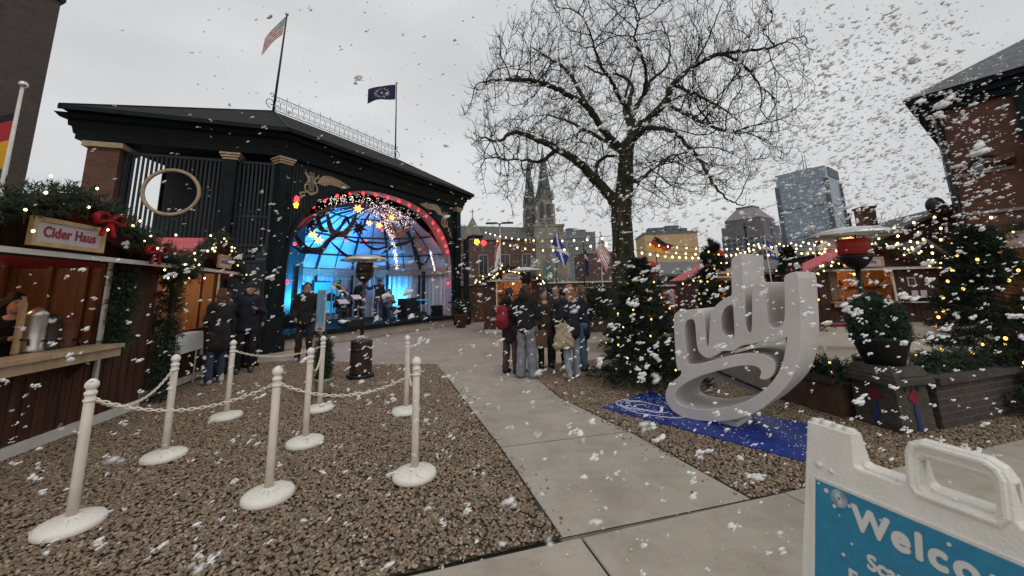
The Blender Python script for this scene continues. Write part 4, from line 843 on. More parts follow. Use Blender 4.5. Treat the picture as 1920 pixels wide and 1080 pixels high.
# cider stall, nearest on the left
cs,Qc,Wc,thc,nc,dc=stall((-4.88,2.2),(-5.62,5.95),2.09,2.66,1.7,'cider stall of dark brown boards with red cloth roof, nearest at the left edge','Cider Haus',(.04,.76),(.0,.76,.42),signat=(.485,2.28),signsz=(.80,.25),bows=((.58,2.52,.15),(.80,2.24,.14)),lights=34,garl=.17,gn=1700,seed=3,lit=9,fl=.36,litc=(1,.52,.26),bulb=.013)
s2,Q2,W2,th2,n2,d2=stall((-5.93,6.25),(-6.62,8.65),2.12,2.72,1.6,'second brown stall with pinkish red roof, past the cider stall','Geschenke',(.06,.9),None,signat=(.60,2.30),signsz=(.50,.22),lights=34,garl=.12,gn=1100,seed=5,lit=22,fl=.38,litc=(1,.6,.3),txt='text_purple',bulb=.016)
# garland columns by the posts
def garlcol(p,z0,z1,r,n,label,seed):
    P=[(p[0],p[1],z0),(p[0]+.02,p[1],(z0+z1)/2),(p[0],p[1]-.02,z1)]; V,F=garland_mesh(P,r,n,L=.12,w=.014,seed=seed); t=thing('garland',label,'garland',(p[0],p[1],z0)); make_obj('greenery',V,F,'needle2',t); m=MB(); m.tube(P,.03,6); m.build('core','needle',t)
garlcol((-5.36,5.25),.95,2.0,.15,600,'hanging evergreen garland just right of the white post of the cider stall',11)
garlcol((-5.60,6.30),.05,2.1,.15,800,'upright evergreen garland between the two brown stalls',12)
# cider taps and urn on the counter
for k,(s,hh,mt_,lb) in enumerate(((.555,.62,'sign_frame','gold-coloured cider tap beside the vendor on the cider counter'),(.60,.50,'aluminium','tall steel drinks dispenser on the cider counter, left of the other'),(.645,.42,'bronze','dark coffee urn on the cider counter'),(.70,.36,'pot_clay','brown drinks barrel at the right end of the cider counter'))):
    p=Qc(s*Wc,.12,1.02); t=thing('drink_dispenser' if k else 'drinks_tap',lb,'dispenser' if k else 'tap',tuple(p)); m=MB(); r=.03 if k==0 else .09
    m.lathe([(r,0),(r*1.15,.02),(r,.05),(r,hh*.8),(r*1.1,hh*.84),(r*.5,hh*.95),(.012,hh)],c=p,n=18); m.build('body',mt_,t,True); m=MB(); m.tube([p+nc*r+np.array([0,0,hh*.25]),p+nc*(r+.07)+np.array([0,0,hh*.24]),p+nc*(r+.08)+np.array([0,0,hh*.14])],.012,6); m.build('spout','blackmetal',t)
for k,(s,z) in enumerate(((.62,1.47),(.70,1.47),(.3,1.47),(.2,1.07),(.42,1.07),(.5,1.47))):
    p=Qc(s*Wc,1.52,z); t=thing('drink_box',('carton on a shelf inside the cider stall, %s from the left'%['fifth','last','second','first','third','fourth'][k]),'carton',tuple(p)); m=MB(); m.box(p+np.array([0,0,.12]),(.2,.16,.22),rz=thc); m.build('carton',['stall_board','sign_face','pine_wood'][k%3],t); m=MB(); m.box(p+np.array([0,0,.235]),(.17,.13,.01),rz=thc); m.build('lid','counter_wood',t)
# white cloth table at the second stall
tb=thing('serving_table','high table with white cloth in front of the second stall','table',(-6.22,7.12,0),1.85)
m=MB(); 
m.add([(-.42,-.27,.93),(.42,-.27,.93),(.42,.27,.93),(-.42,.27,.93),(-.42,-.27,.90),(.42,-.27,.90),(.42,.27,.90),(-.42,.27,.90)],[(0,1,2,3),(7,6,5,4),(0,4,5,1),(1,5,6,2),(2,6,7,3),(3,7,4,0)]); m.build('top','counter_wood',tb,local=True)
for x in (-.38,.38):
    for y in (-.23,.23): m=MB(); m.tube([(x,y,0),(x,y,.9)],.018,8); m.build('leg','aluminium',tb,local=True)
tc_=MB(); n=64; per=[]
for k in range(n):
    a=2*pi*k/n; c,s=math.cos(a),math.sin(a); e=.12; x=.45*np.sign(c)*abs(c)**e; y=.30*np.sign(s)*abs(s)**e; per.append((x,y))
def ringv(sc_,z,w_=0): return [(x*(sc_+w_*math.sin(k*.9)),y*(sc_+w_*math.sin(k*1.1+1)),z-(.12 if (abs(x)>.4 and abs(y)>.25 and z<.8) else 0)) for k,(x,y) in enumerate(per)]
Vv=[(0,0,.946)]+ringv(.98,.946)+ringv(1.01,.93)+ringv(1.03,.80,.02)+ringv(1.05,.62,.05)
Ff=[(0,1+k,1+(k+1)%n) for k in range(n)]+[(1+r_*n+k,1+(r_+1)*n+k,1+(r_+1)*n+(k+1)%n,1+r_*n+(k+1)%n) for r_ in range(3) for k in range(n)]
ca,sa=math.cos(1.85),math.sin(1.85); VW=[(x*ca-y*sa-6.22,x*sa+y*ca+7.12,z) for x,y,z in Vv]
tag(make_obj('tablecloth',VW,Ff,'cloth_white',None,True),'white cloth draped over the high table of the second stall','tablecloth')
def goods(Q,Wd,th_,zs,spots,group,where):
    g=np.random.default_rng(int(zs*100)+len(spots))
    for k,(s,t_,kind) in enumerate(spots):
        p=Q(s*Wd,t_,zs); ordn=['first','second','third','fourth','fifth','sixth','seventh'][k]
        t=thing({'jar':'jar','box':'gift_box','candle':'candle','bear':'soft_toy'}[kind],'%s on %s, %s from the left'%({'jar':'round amber jar','box':'small wrapped box','candle':'thick pale candle','bear':'small brown soft toy'}[kind],where,ordn),{'jar':'jar','box':'gift box','candle':'candle','bear':'toy'}[kind],tuple(p),0,group)
        if kind=='jar': m=MB(); m.lathe([(.05,0),(.06,.02),(.06,.11),(.04,.13)],c=p,n=14); m.build('glass','swag_tan',t,True); m=MB(); m.lathe([(.045,.13),(.045,.16),(.01,.165)],c=p,n=14); m.build('lid','sign_face',t)
        if kind=='box': m=MB(); m.box(p+np.array([0,0,.07]),(.16,.12,.14),rz=th_+g.uniform(-.3,.3)); m.build('box',['red_cloth','sign_face','paint_blue'][k%3],t); m=MB(); m.box(p+np.array([0,0,.075]),(.03,.13,.145),rz=th_); m.build('ribbon','sign_frame',t)
        if kind=='candle': m=MB(); m.lathe([(.04,0),(.04,.15),(.03,.155)],c=p,n=12); m.build('wax','sign_face',t,True); m=MB(); m.tube([p+[0,0,.155],p+[0,0,.18]],.004,4); m.build('wick','black',t)
        if kind=='bear': m=MB(); m.ball(p+[0,0,.08],.07,2,sc3=(1,.9,1.1)); m.ball(p+[0,0,.19],.05,2); m.build('body','swag_tan',t,True); m=MB(); m.ball(p+[.035,0,.235],.018,1); m.ball(p+[-.035,0,.235],.018,1); m.build('ears','swag_tan',t,True)
goods(Qc,Wc,thc,1.47,[(.55,1.52,'jar'),(.60,1.50,'jar'),(.66,1.52,'candle'),(.75,1.5,'box')],'goods on the stall shelves','the upper shelf of the cider stall')
goods(Q2,W2,th2,1.47,[(.30,1.42,'candle'),(.38,1.42,'jar'),(.5,1.42,'box'),(.6,1.42,'jar'),(.7,1.42,'bear')],'goods on the stall shelves','the upper shelf of the second stall')
goods(Q2,W2,th2,1.07,[(.34,1.42,'box'),(.46,1.42,'jar'),(.62,1.42,'jar')],'goods on the stall shelves','the lower shelf of the second stall')
# pale notices pinned inside the second stall
for k,(s,z) in enumerate(((.42,1.62),(.47,1.3))):
    p=Q2(s*W2,1.55,z); m=MB(); m.box(p,(.11,.01,.15),rz=th2); tag(m.build('paper_notice','sign_face'),'small pale notice on the orange wall of the second stall, %s one'%['upper','lower'][k],'notice')
# ---------------------------------------------------------------- patio heaters
def heater(loc,label,style,sc_=1.0):
    t=thing('patio_heater',label,'patio heater',loc); x,y,_=loc; B=lambda z:np.array([x,y,z*sc_])
    m=MB(); m.lathe([(.25,0),(.26,.02),(.25,.06),(.22,.07)],c=(x,y,0),n=28); m.build('foot','blackmetal',t,True)
    m=MB(); m.lathe([(.205,.07),(.205,.10),(.20,.66),(.205,.68),(.16,.70),(.03,.71)],c=(x,y,0),n=28); m.box((x-.02,y-.2,.52),(.12,.03,.05)); hb=m.build('tank_housing','bronze',t,True)
    m=MB(); m.lathe([(.032,.69),(.032,1.86*sc_)],c=(x,y,0),n=14); m.build('pole','blackmetal' if style!='bronze' else 'bronze',t,True)
    m=MB(); m.lathe([(.05,1.80*sc_),(.11,1.86*sc_),(.155,1.93*sc_),(.165,1.96*sc_),(.165,2.0*sc_)],c=(x,y,0),n=22); m.build('burner','bronze' if style=='bronze' else 'blackmetal',t,True)
    m=MB(); m.lathe([(.17,2.0*sc_),(.165,2.18*sc_),(.15,2.2*sc_)],c=(x,y,0),n=22); m.build('heat_screen','heat_red' if style=='red' else 'bronze',t,True)
    m=MB(); m.lathe([(.47,2.245*sc_),(.475,2.25*sc_),(.36,2.305*sc_),(.22,2.345*sc_),(.06,2.365*sc_),(.02,2.37*sc_)],c=(x,y,0),n=40)
    m.lathe([(.02,2.35*sc_),(.22,2.325*sc_),(.36,2.285*sc_),(.468,2.24*sc_)],c=(x,y,0),n=40); m.build('reflector_hood','aluminium',t,True)
    for k in range(3):
        a=k*2.1; m=MB(); m.tube([(x+.13*math.cos(a),y+.13*math.sin(a),2.18*sc_),(x+.2*math.cos(a),y+.2*math.sin(a),2.33*sc_)],.008,5); m.build('hood_strut','blackmetal',t)
    return t
heater((-3.0,7.72,0),'bronze patio heater with wide metal hood standing in the gravel before the stage','bronze')
heater((.37,11.3,0),'distant patio heater with pale round hood behind the group of people','dark',.95)
heater((4.33,4.82,0),'black patio heater with glowing red collar, behind the stone planter','red',.96)
# ---------------------------------------------------------------- poster stand with potted evergreen
t=thing('poster_stand','narrow blue and white poster on a wooden post, behind the stanchions','sign',(-3.06,6.33,0)); 
m=MB(); m.beam((-3.06,6.33,.0),(-3.13,6.33,1.05),.035,.035); m.build('post','sign_frame',t)
ax_=-.45; ex=np.array([math.cos(ax_),math.sin(ax_),0]); m=MB(); m.box((-3.13,6.30,1.335),(.20,.02,.66),rz=ax_); bd_=m.build('board','sign_face',t)
nf=np.array([-math.sin(ax_)*-1,-math.cos(ax_),0]); nf=np.array([math.sin(ax_),-math.cos(ax_),0])
m=MB(); c=np.array([-3.13,6.30,1.38])+nf*.0125; m.box(c,(.185,.004,.53),rz=ax_); m.build('blue_print','poster',bd_)
g=np.random.default_rng(3); m=MB()
for k in range(7): x=-.085+k*.028; h_=g.uniform(.02,.07); m.prism([(x,0),(x+.02,0),(x+.01,h_)],np.array([-3.13,6.30,1.115])+nf*.0155,ex,(0,0,1),nf*.001)
m.build('skyline_print','sign_face',bd_); m=MB(); m.box(np.array([-3.13,6.30,1.04])+nf*.011,(.10,.003,.02),rz=ax_); m.box(np.array([-3.13,6.30,1.07])+nf*.011,(.05,.003,.012),rz=ax_); m.build('small_print','black',bd_)
t=thing('potted_evergreen','slim dark evergreen in a pale grey tub wrapped round the poster post','potted plant',(-3.02,6.30,0))
m=MB(); m.lathe([(.10,0),(.135,.26),(.145,.27),(.145,.29),(.125,.29),(.12,.25)],c=(-3.02,6.30,0),n=24); m.build('pot','pot_grey',t,True)
V,F=garland_mesh([(-3.02,6.28,.25),(-3.03,6.27,.5),(-3.04,6.28,.86)],.10,800,L=.09,w=.012,seed=21); make_obj('foliage',V,F,'needle2',t); m=MB(); m.tube([(-3.02,6.3,.2),(-3.03,6.3,.8)],.02,6); m.build('stem','bark',t)
# ---------------------------------------------------------------- christmas trees
def xmas(x,y,h,r,n,label,seed,lights,lr=.016,mt='needle',w=.014,L=.11,lp=None):
    t=thing('christmas_tree',label,'christmas tree',(x,y,0)); V,F=conifer(h,r,n,seed,L=L,w=w); make_obj('foliage',V+np.array([x,y,0]),F,mt,t)
    m=MB(); m.tube([(x,y,0),(x,y,h*.5),(x,y,h*.97)],[.07,.045,.01],8); m.build('trunk','bark',t,True)
    # dark inner twigs so that the crown is not hollow
    m=MB(); g=np.random.default_rng(seed+1)
    for k in range(110):
        zt=g.uniform(.1,.95); z=.15+(h-.15)*zt; a=g.uniform(0,6.28); rr=r*(1-zt)**.85*.8; m.tube([(x,y,z+.05),(x+rr*math.cos(a),y+rr*math.sin(a),z-.2*rr)],[.012,.004],4,cap=False)
    m.build('branches','bark',t)
    if lights:
        g=np.random.default_rng(seed+5); lt=thing('tree_lights','fairy lights wound round the '+label.split(',')[0].split(' with ')[0],'fairy lights',(x,y,0)); P=[]
        for k in range(lights):
            zt=(k+.5)/lights; z=.35+(h-.45)*zt; a=k*2.399+g.uniform(-.4,.4); rr=r*(1-(z-.15)/(h-.15))**.85*.98+.05; P.append(np.array([x+rr*math.cos(a),y+rr*math.sin(a),z-.12*rr+g.uniform(-.05,.05)]))
        bulbs(lt,P,lr,'bulb_gold'); m=MB(); 
        Q_=[]
        for s in np.linspace(0,1,160): z=.3+(h-.4)*s; a=s*40; rr=max(0.02,r*(1-(z-.15)/(h-.15))**.85*.86); Q_.append((x+rr*math.cos(a),y+rr*math.sin(a),z-.12*rr))
        m.tube(Q_,.004,3,cap=False); m.build('cable','black',lt)
    return t
xmas(2.22,6.75,1.98,.86,5200,'bushy christmas tree with warm lights, left of the big letters',31,46,.013)
xmas(4.35,8.3,2.50,.62,3200,'taller christmas tree behind the big letters, its tip showing left of them',32,26,.018)
xmas(7.35,10.2,2.45,.85,3000,'dark christmas tree behind the right end of the big letters',33,12,.02)
xmas(6.45,5.25,2.22,.90,5600,'wide dark christmas tree with large golden lights at the right edge',34,40,.018,L=.13)
xmas(4.9,9.6,1.9,.6,1800,'low dark evergreen between the two trees behind the letters',35,8,.02)
xmas(3.2,9.3,1.55,.65,2000,'low evergreen at the foot of the large bare tree',36,10,.018)
# evergreen hedge in boxes beyond the group
t=thing('hedge','dark evergreen hedge along the terrace, between the far stall and the bare tree','hedge',(2.1,12.2,0)); g=np.random.default_rng(8); n=3800
P=np.stack([g.uniform(.95,4.6,n),12.6+g.uniform(-.3,.3,n),g.uniform(.55,1.55,n)+.12*np.sin(g.uniform(0,9,n))],1); V,F=sprigs(P,g.normal(size=(n,3))+[0,-.3,.5],.14,7,.02); make_obj('foliage',V,F,'needle2',t)
m=MB(); m.box((2.8,12.65,.3),(3.8,.5,.6)); m.build('planter_box','terrace_wood',t)
# ---------------------------------------------------------------- stone pedestal, pot and shrub, low wall
px,py,pr=4.20,4.55,.21
pd=thing('stone_pedestal','square stone pedestal with sloping cap and red and blue tile pattern, right of the mat','pedestal',(px,py,0),pr)
c,s=math.cos(pr),math.sin(pr)
m=MB(); m.box((0,0,.24),(.46,.46,.48),taper=.93); m.build('shaft','stone_near',pd,local=True)
m=MB(); m.box((0,0,.51),(.55,.55,.08)); m.box((0,0,.60),(.50,.50,.10),taper=.86); cp=m.build('cap','stone_near',pd,local=True); bv=cp.modifiers.new('b','BEVEL'); bv.width=.015; bv.segments=2
def tile(face,poly,mt):
    m=MB(); 
    o,e,nn={'a':((-.236,0,0),(0,-1,0),(-1,0,0)),'b':((0,-.236,0),(1,0,0),(0,-1,0))}[face]
    def pt_(x,z): k=1-.07*z/.48; return np.array(o)*k+np.array(e)*x+np.array([0,0,z])
    A=[pt_(*q) for q in poly]; B=[a+np.array(nn)*.004 for a in A]; k=len(A); m.add(A+B,[tuple(range(k)),tuple(range(2*k-1,k-1,-1))]+[(i,(i+1)%k,k+(i+1)%k,k+i) for i in range(k)]); m.build('tile',mt,pd,local=True)
for f in 'ab':
    tile(f,[(0,.26),(.085,.345),(0,.43),(-.085,.345)],'paint_red'); tile(f,[(-.025,.10),(.025,.10),(.025,.262),(-.025,.262)],'paint_blue'); tile(f,[(-.03,.03),(.03,.03),(.03,.085),(-.03,.085)],'paint_blue')
    for x in (-.085,.085): tile(f,[(x,.40),(x+.025,.425),(x,.45),(x-.025,.425)],'paint_green')
pot=thing('plant_pot','round black pot holding a clipped shrub on top of the stone pedestal','plant pot',(px,py,.65)); m=MB(); m.lathe([(.17,.65),(.25,.90),(.275,.93),(.275,.955),(.245,.955),(.23,.90)],c=(px,py,0),n=32); m.build('pot','pot_black',pot,True); m=MB(); m.lathe([(.0,.915),(.235,.915)],c=(px,py,0),n=24); m.build('soil','bed',pot)
sh=thing('shrub','rounded green conifer shrub growing in the black pot','shrub',(px,py,.92)); g=np.random.default_rng(77); n=3800
d=g.normal(size=(n,3)); d/=np.linalg.norm(d,axis=1)[:,None]; d[:,2]=np.abs(d[:,2])*1.0-.12*(g.random(n)<.3); rad=g.uniform(.45,1,(n,1))**.5*(1+.16*np.sin(d[:,:1]*7+1)*np.cos(d[:,1:2]*6)); P=np.array([px,py,.96])+d*rad*np.array([.235,.235,.40]); V,F=sprigs(P,d+g.normal(0,.35,(n,3))+[0,0,.5],.085,7,.010); make_obj('foliage',V,F,'shrub',sh)
m=MB(); 
for k in range(14): a=k*.45; m.tube([(px,py,.92),(px+.15*math.cos(a*3),py+.15*math.sin(a*3),1.15)],[.012,.005],5)
m.build('stems','bark',sh)
def lowwall(p,q,h,label,mt='stone_near'):
    t=thing('low_wall',label,'wall',(*((np.array(p)+np.array(q))/2),0)); m=MB(); m.beam((*p,h/2-.03),(*q,h/2-.03),.24,h-.06); m.build('wall',mt,t); m=MB(); m.beam((*p,h-.03),(*q,h-.03),.34,.07); m.build('coping','stone_near',t)
lowwall((4.52,4.50),(9.5,6.1),.52,'long low brick wall running right from the stone pedestal','brick_brown')
lowwall((3.95,4.85),(3.75,5.75),.44,'short low wall with wooden side behind the letters, left of the pedestal','terrace_wood')
def garland(path,r,n,label,seed,nl,lr=.013):
    V,F=garland_mesh(path,r,n,L=.12,w=.013,seed=seed); t=thing('garland',label,'garland',tuple(path[0])); make_obj('greenery',V,F,'needle2',t); m=MB(); m.tube(catmull(path,6),r*.3,5); m.build('core','needle',t); bulbs(t,along(path,nl,r*.6,seed)+np.array([0,-r*.4,r*.2]),lr,'bulb_gold')
garland([(4.75,4.70,.57),(5.6,4.92,.58),(6.8,5.3,.58),(8,5.7,.58)],.14,1500,'lit evergreen garland lying on the low brick wall',41,14)
garland([(3.95,4.75,.5),(3.85,5.2,.52),(3.75,5.75,.5)],.12,600,'lit evergreen garland on the short wall left of the pedestal',42,5)
# raised terrace and benches at right
def terrace(poly,z,name='terrace'):
    m=MB(); n=len(poly); m.add([(x,y,-.02) for x,y in poly]+[(x,y,z) for x,y in poly],[tuple(range(n,2*n))]+[(i,(i+1)%n,n+(i+1)%n,n+i) for i in range(n)]); tag(m.build(name,'concrete'),kind='structure')
terrace([(4.7,5.0),(9.6,6.3),(13,9.5),(12,15),(6,14),(3.9,9.5),(3.8,6.0)],.42)
terrace([(1.75,10.2),(3.6,9.4),(5.8,14),(4,15),(2.3,13.4)],.22)
b=thing('bench','dark red bench on the terrace behind the potted shrub','bench',(5.6,7.0,.42),-.25); 
for k in range(3): m=MB(); m.box((0,-.15+k*.13,.42),(1.5,.10,.035)); m.build('seat_slat','paint_red',b,local=True)
for x in (-.6,.6): m=MB(); m.box((x,0,.2),(.06,.4,.40)); m.build('leg','blackmetal',b,local=True)
# ---------------------------------------------------------------- far stalls
stall((.95,14.9),(-1.15,15.1),1.98,2.42,2,'far stall with red roof behind the group of people','Candles',(.12,.75),(.1,.8,.3),signat=(.45,2.12),signsz=(.75,.2),lights=30,garl=.13,gn=600,seed=51,lit=26,bulb=.024,txt='text_purple')
_g,Qg,Wg,thg,ng_,dg_=stall((9.15,11.6),(12.1,11.0),1.95,2.60,2.0,'gift stall with warm lit window and pink red roof, right of the big letters','Winter Gifts',(.10,.62),(.08,.62,.3),signat=(.36,2.14),signsz=(.98,.24),lights=44,garl=.13,gn=1000,seed=52,lit=26,bulb=.022,txt='text_purple')
goods(Qg,Wg,thg,1.49,[(.2,1.75,'bear'),(.3,1.75,'jar'),(.38,1.75,'box'),(.46,1.75,'candle'),(.55,1.75,'jar')],'goods on the stall shelves','the upper shelf of the gift stall')
goods(Qg,Wg,thg,1.02,[(.18,-.05,'jar'),(.26,-.05,'box'),(.5,-.05,'bear'),(.57,-.05,'candle')],'goods on the stall shelves','the counter of the gift stall')
t=thing('lattice_panel','pale lit lattice panel at the left of the gift stall opening','panel',tuple(Qg(.16*Wg,.3,1.05))); m=MB(); c_p=Qg(.16*Wg,.3,1.5)
for k in range(6): m.box(c_p+dg_*(k*.07-.175),(.012,.012,.82),rz=thg)
for k in range(11): m.box(c_p+np.array([0,0,k*.08-.40]),(.36,.012,.012),rz=thg)
m.build('lattice','sign_frame',t); m=MB(); 
for s_ in (-.2,.2): m.box(c_p+dg_*s_,(.04,.03,.9),rz=thg)
for z_ in (-.43,.43): m.box(c_p+np.array([0,0,z_]),(.36,.03,.04),rz=thg)
m.build('frame','pine_wood',t); m=MB(); m.box(c_p+dg_*0-ng_*.02,(.36,.006,.82),rz=thg); m.build('backing','counter_wood',t)
t=thing('framed_picture','small white framed picture on the dark front of the gift stall','picture',tuple(Qg(.78*Wg,-.04,1.5))); m=MB(); m.box(Qg(.78*Wg,-.045,1.55),(.2,.02,.26),rz=thg); m.build('frame','white_trim',t); m=MB(); m.box(Qg(.78*Wg,-.06,1.55),(.14,.012,.19),rz=thg); m.build('picture','stall_board',t)
t=thing('display_shelf','small shelf with two pale cards on the front of the gift stall','shelf',tuple(Qg(.80*Wg,-.1,1.1))); m=MB(); m.box(Qg(.80*Wg,-.16,1.12),(.62,.26,.03),rz=thg); m.box(Qg(.80*Wg,-.16,.98),(.62,.26,.03),rz=thg); m.build('shelf','white_trim',t)
for s_ in (.76,.83): m=MB(); m.box(Qg(s_*Wg,-.17,1.22),(.15,.02,.17),rz=thg); m.build('card','sign_face',t)
stall((9.6,7.9),(10.9,5.2),2.2,2.85,1.8,'stall with orange interior at the right edge, behind the wide christmas tree','Ornaments',(.08,.9),None,signat=(.33,2.33),signsz=(.95,.22),lights=24,garl=.13,gn=900,seed=53,lit=15,bulb=.018,txt='text_purple')
stall((6.6,14.2),(8.6,14.0),1.9,2.45,1.8,'small far stall beside the gift stall, only its pink roof showing','Toys',(.2,.8),None,signat=(.5,2.1),signsz=(.6,.2),lights=16,garl=.12,gn=500,seed=54,lit=20,bulb=.022,txt='text_purple')
# ---------------------------------------------------------------- buildings near
lb=thing('brick_building','tall brown brick building with dark windows, rising at the left edge','building',(-28,18,0))
Lc=np.array([-21.3,16.]); dl=np.array([-.35,-.94]); dl/=np.linalg.norm(dl); nl=np.array([.94,-.35]); nl/=np.linalg.norm(nl)
LQ=lambda s,t,z: np.array([Lc[0]+dl[0]*s-nl[0]*t,Lc[1]+dl[1]*s-nl[1]*t,z])
def box8(m,Q,s0,s1,t0,t1,z0,z1): m.add([Q(s0,t0,z0),Q(s1,t0,z0),Q(s1,t1,z0),Q(s0,t1,z0),Q(s0,t0,z1),Q(s1,t0,z1),Q(s1,t1,z1),Q(s0,t1,z1)],[(0,3,2,1),(4,5,6,7),(0,1,5,4),(1,2,6,5),(2,3,7,6),(3,0,4,7)])
m=MB(); box8(m,LQ,0,12,0,10,0,15.7); m.build('walls','brick_brown',lb)
m=MB(); box8(m,LQ,-.12,12.1,-.12,10.1,15.7,15.95); m.build('cornice','blackmetal',lb)
for z in (3.2,7.4,11.4):
    for s in (1.75,5.0,8.2):
        m=MB(); box8(m,LQ,s,s+1.8,-.02,.03,z,z+2.9); wn=m.build('window','window_dark',lb); m=MB(); box8(m,LQ,s-.07,s,-.06,.04,z-.06,z+2.96); box8(m,LQ,s+1.8,s+1.87,-.06,.04,z-.06,z+2.96); box8(m,LQ,s-.07,s+1.87,-.08,.04,z-.14,z-.06); box8(m,LQ,s+.87,s+.93,-.05,.035,z,z+2.9); m.build('frame','blackmetal',wn)
bb=thing('brick_house','dark red brick house with grey roof, downpipe and green trim at the right edge','building',(16,12,0))
Rc=np.array([13.,11.]); dr=np.array([.589,-.808]); nr=np.array([-.808,-.589]); RQ=lambda s,t,z: np.array([Rc[0]+dr[0]*s-nr[0]*t,Rc[1]+dr[1]*s-nr[1]*t,z])
m=MB(); box8(m,RQ,0,9,0,7,0,7.0); m.build('walls','brick_red',bb)
m=MB(); box8(m,RQ,-.05,1.25,-.05,.01,4.52,4.60); box8(m,RQ,-.04,9.,-.05,.01,3.38,3.46); m.build('stone_band','stone',bb)
m=MB(); 
P=[(.42+.0,4.62)]+[(.8+.33*math.cos(a),4.62+.33*math.sin(a)) for a in np.linspace(pi,0,14)]
m.prism([(x,z) for x,z in P[1:]],RQ(0,-.012,0),(*dr,0),(0,0,1),(*(-nr*-.03),0)); wn=m.build('window','glass_pane',bb)
m=MB(); m.tube([RQ(.8+.36*math.cos(a),-.02,4.62+.36*math.sin(a)) for a in np.linspace(pi,0,14)],.045,6); m.build('arch_frame','blackmetal',wn)
m=MB(); m.add([RQ(.75,-.02,4.66),RQ(1.3,-.02,4.66),RQ(1.3,-.28,4.80),RQ(.75,-.28,4.74),RQ(.75,-.02,4.90),RQ(1.3,-.02,5.02),RQ(1.3,-.28,4.9),RQ(.75,-.28,4.8)],[(0,1,2,3),(7,6,5,4),(0,3,7,4),(1,5,6,2),(3,2,6,7),(0,4,5,1)]); m.build('awning','stall_board',bb)
m=MB(); m.tube([RQ(.10,-.09,0),RQ(.10,-.09,6.75)],.075,10); m.build('downpipe','blackmetal',bb,True)
m=MB(); box8(m,RQ,-.45,9.4,-.45,7.4,6.98,7.12); box8(m,RQ,-.30,9.3,-.30,7.3,6.80,6.98); box8(m,RQ,-.15,9.2,-.15,7.2,6.6,6.80); m.build('eaves','dark_green',bb)
rz_=7.12; a_,b_,c_2,d_2=RQ(-.5,-.5,rz_),RQ(9.5,-.5,rz_),RQ(9.5,7.5,rz_),RQ(-.5,7.5,rz_); e_,f_=RQ(3.4,3.5,9.75),RQ(6,3.5,9.75); m=MB(); m.add([a_,b_,c_2,d_2,e_,f_],[(0,1,5,4),(1,2,5),(2,3,4,5),(3,0,4),(0,3,2,1)]); m.build('roof','greyroof',bb)
m=MB(); box8(m,RQ,1.50,1.82,-.20,0,0,6.6); box8(m,RQ,1.42,1.9,-.28,0,4.55,4.7); box8(m,RQ,1.42,1.9,-.28,0,5.5,5.62); box8(m,RQ,1.82,4.8,-.16,0,6.2,6.6); box8(m,RQ,1.82,4.8,-.16,0,3.9,4.6); m.build('bay_trim','dark_green',bb)
m=MB(); box8(m,RQ,1.84,4.7,-.10,-.04,4.6,6.2); m.build('window','glass_pane',bb); m=MB(); box8(m,RQ,1.84,4.7,-.10,-.04,1.2,3.3); m.build('window','window_dark',bb)
m=MB(); m.ball(RQ(-.3,-.3,3.75),.27,2,sc3=(1,.6,1)); m.tube([RQ(-.3,-.3,3.75),RQ(0,0,3.7)],.04,6); m.build('wall_lamp','blackmetal',bb,True)
# low annex roofs behind
def house(c,ang,Lx,Wy,h,hr,label,wall='brick_far',roof='greyroof',chim=None,name='house'):
    t=thing(name,label,'building',(c[0],c[1],0),ang); ca,sa=math.cos(ang),math.sin(ang)
    m=MB(); m.box((0,0,h/2),(Lx,Wy,h)); 
    for sx in (-1,1): m.add([(sx*Lx/2,-Wy/2,h),(sx*Lx/2,Wy/2,h),(sx*Lx/2,0,hr)],[(0,1,2)])
    m.build('walls',wall,t,local=True)
    m=MB(); e=.35; k=e*(hr-h)/(Wy/2)
    for sy in (-1,1): A=[np.array(p) for p in [(-Lx/2-e,sy*(Wy/2+e),h-k),(Lx/2+e,sy*(Wy/2+e),h-k),(Lx/2+e,0,hr),(-Lx/2-e,0,hr)]]; m.add(A+[p+np.array([0,0,.12]) for p in A],[(0,1,2,3),(7,6,5,4),(0,4,5,1),(1,5,6,2),(3,7,4,0)])
    m.build('roof',roof,t,local=True)
    if chim:
        m=MB(); x,y,z0,z1,w_=chim; m.box((x,y,(z0+z1)/2),(w_,w_*.8,z1-z0)); m.box((x,y,z1),(w_*1.15,w_*.95,.08)); m.build('chimney','brick_red',t,local=True)
    nwin=int(Lx/2.4)
    for i in range(nwin):
        m=MB(); m.box((-Lx/2+1.2+i*2.4,-Wy/2-.01,1.7),(.9,.06,1.3)); m.build('window','window_dark',t,local=True)
    return t
house((16.8,17.3),1.29,8,4.6,3.05,4.1,'long low brick building with grey roof and chimney, behind the gift stall',chim=(-1.47,1.14,3.2,4.72,.60))
house((14.0,14.9),pi/2,3.4,2.9,1.65,2.82,'small gabled dark house whose pale-edged gable rises behind the pink stall roof')
m=MB(); 
for sg_ in (-1,1): m.beam((14.0+sg_*1.82,12.82,1.42),(14.0,12.82,2.92),.05,.09)
tag(m.build('gable_trim','white_trim'),'pale barge boards edging the small gable behind the gift stall','trim')
house((11.4,22),.1,7.5,4,2.2,2.85,'low dark roofed hall behind the evergreens, below the stepped tower')
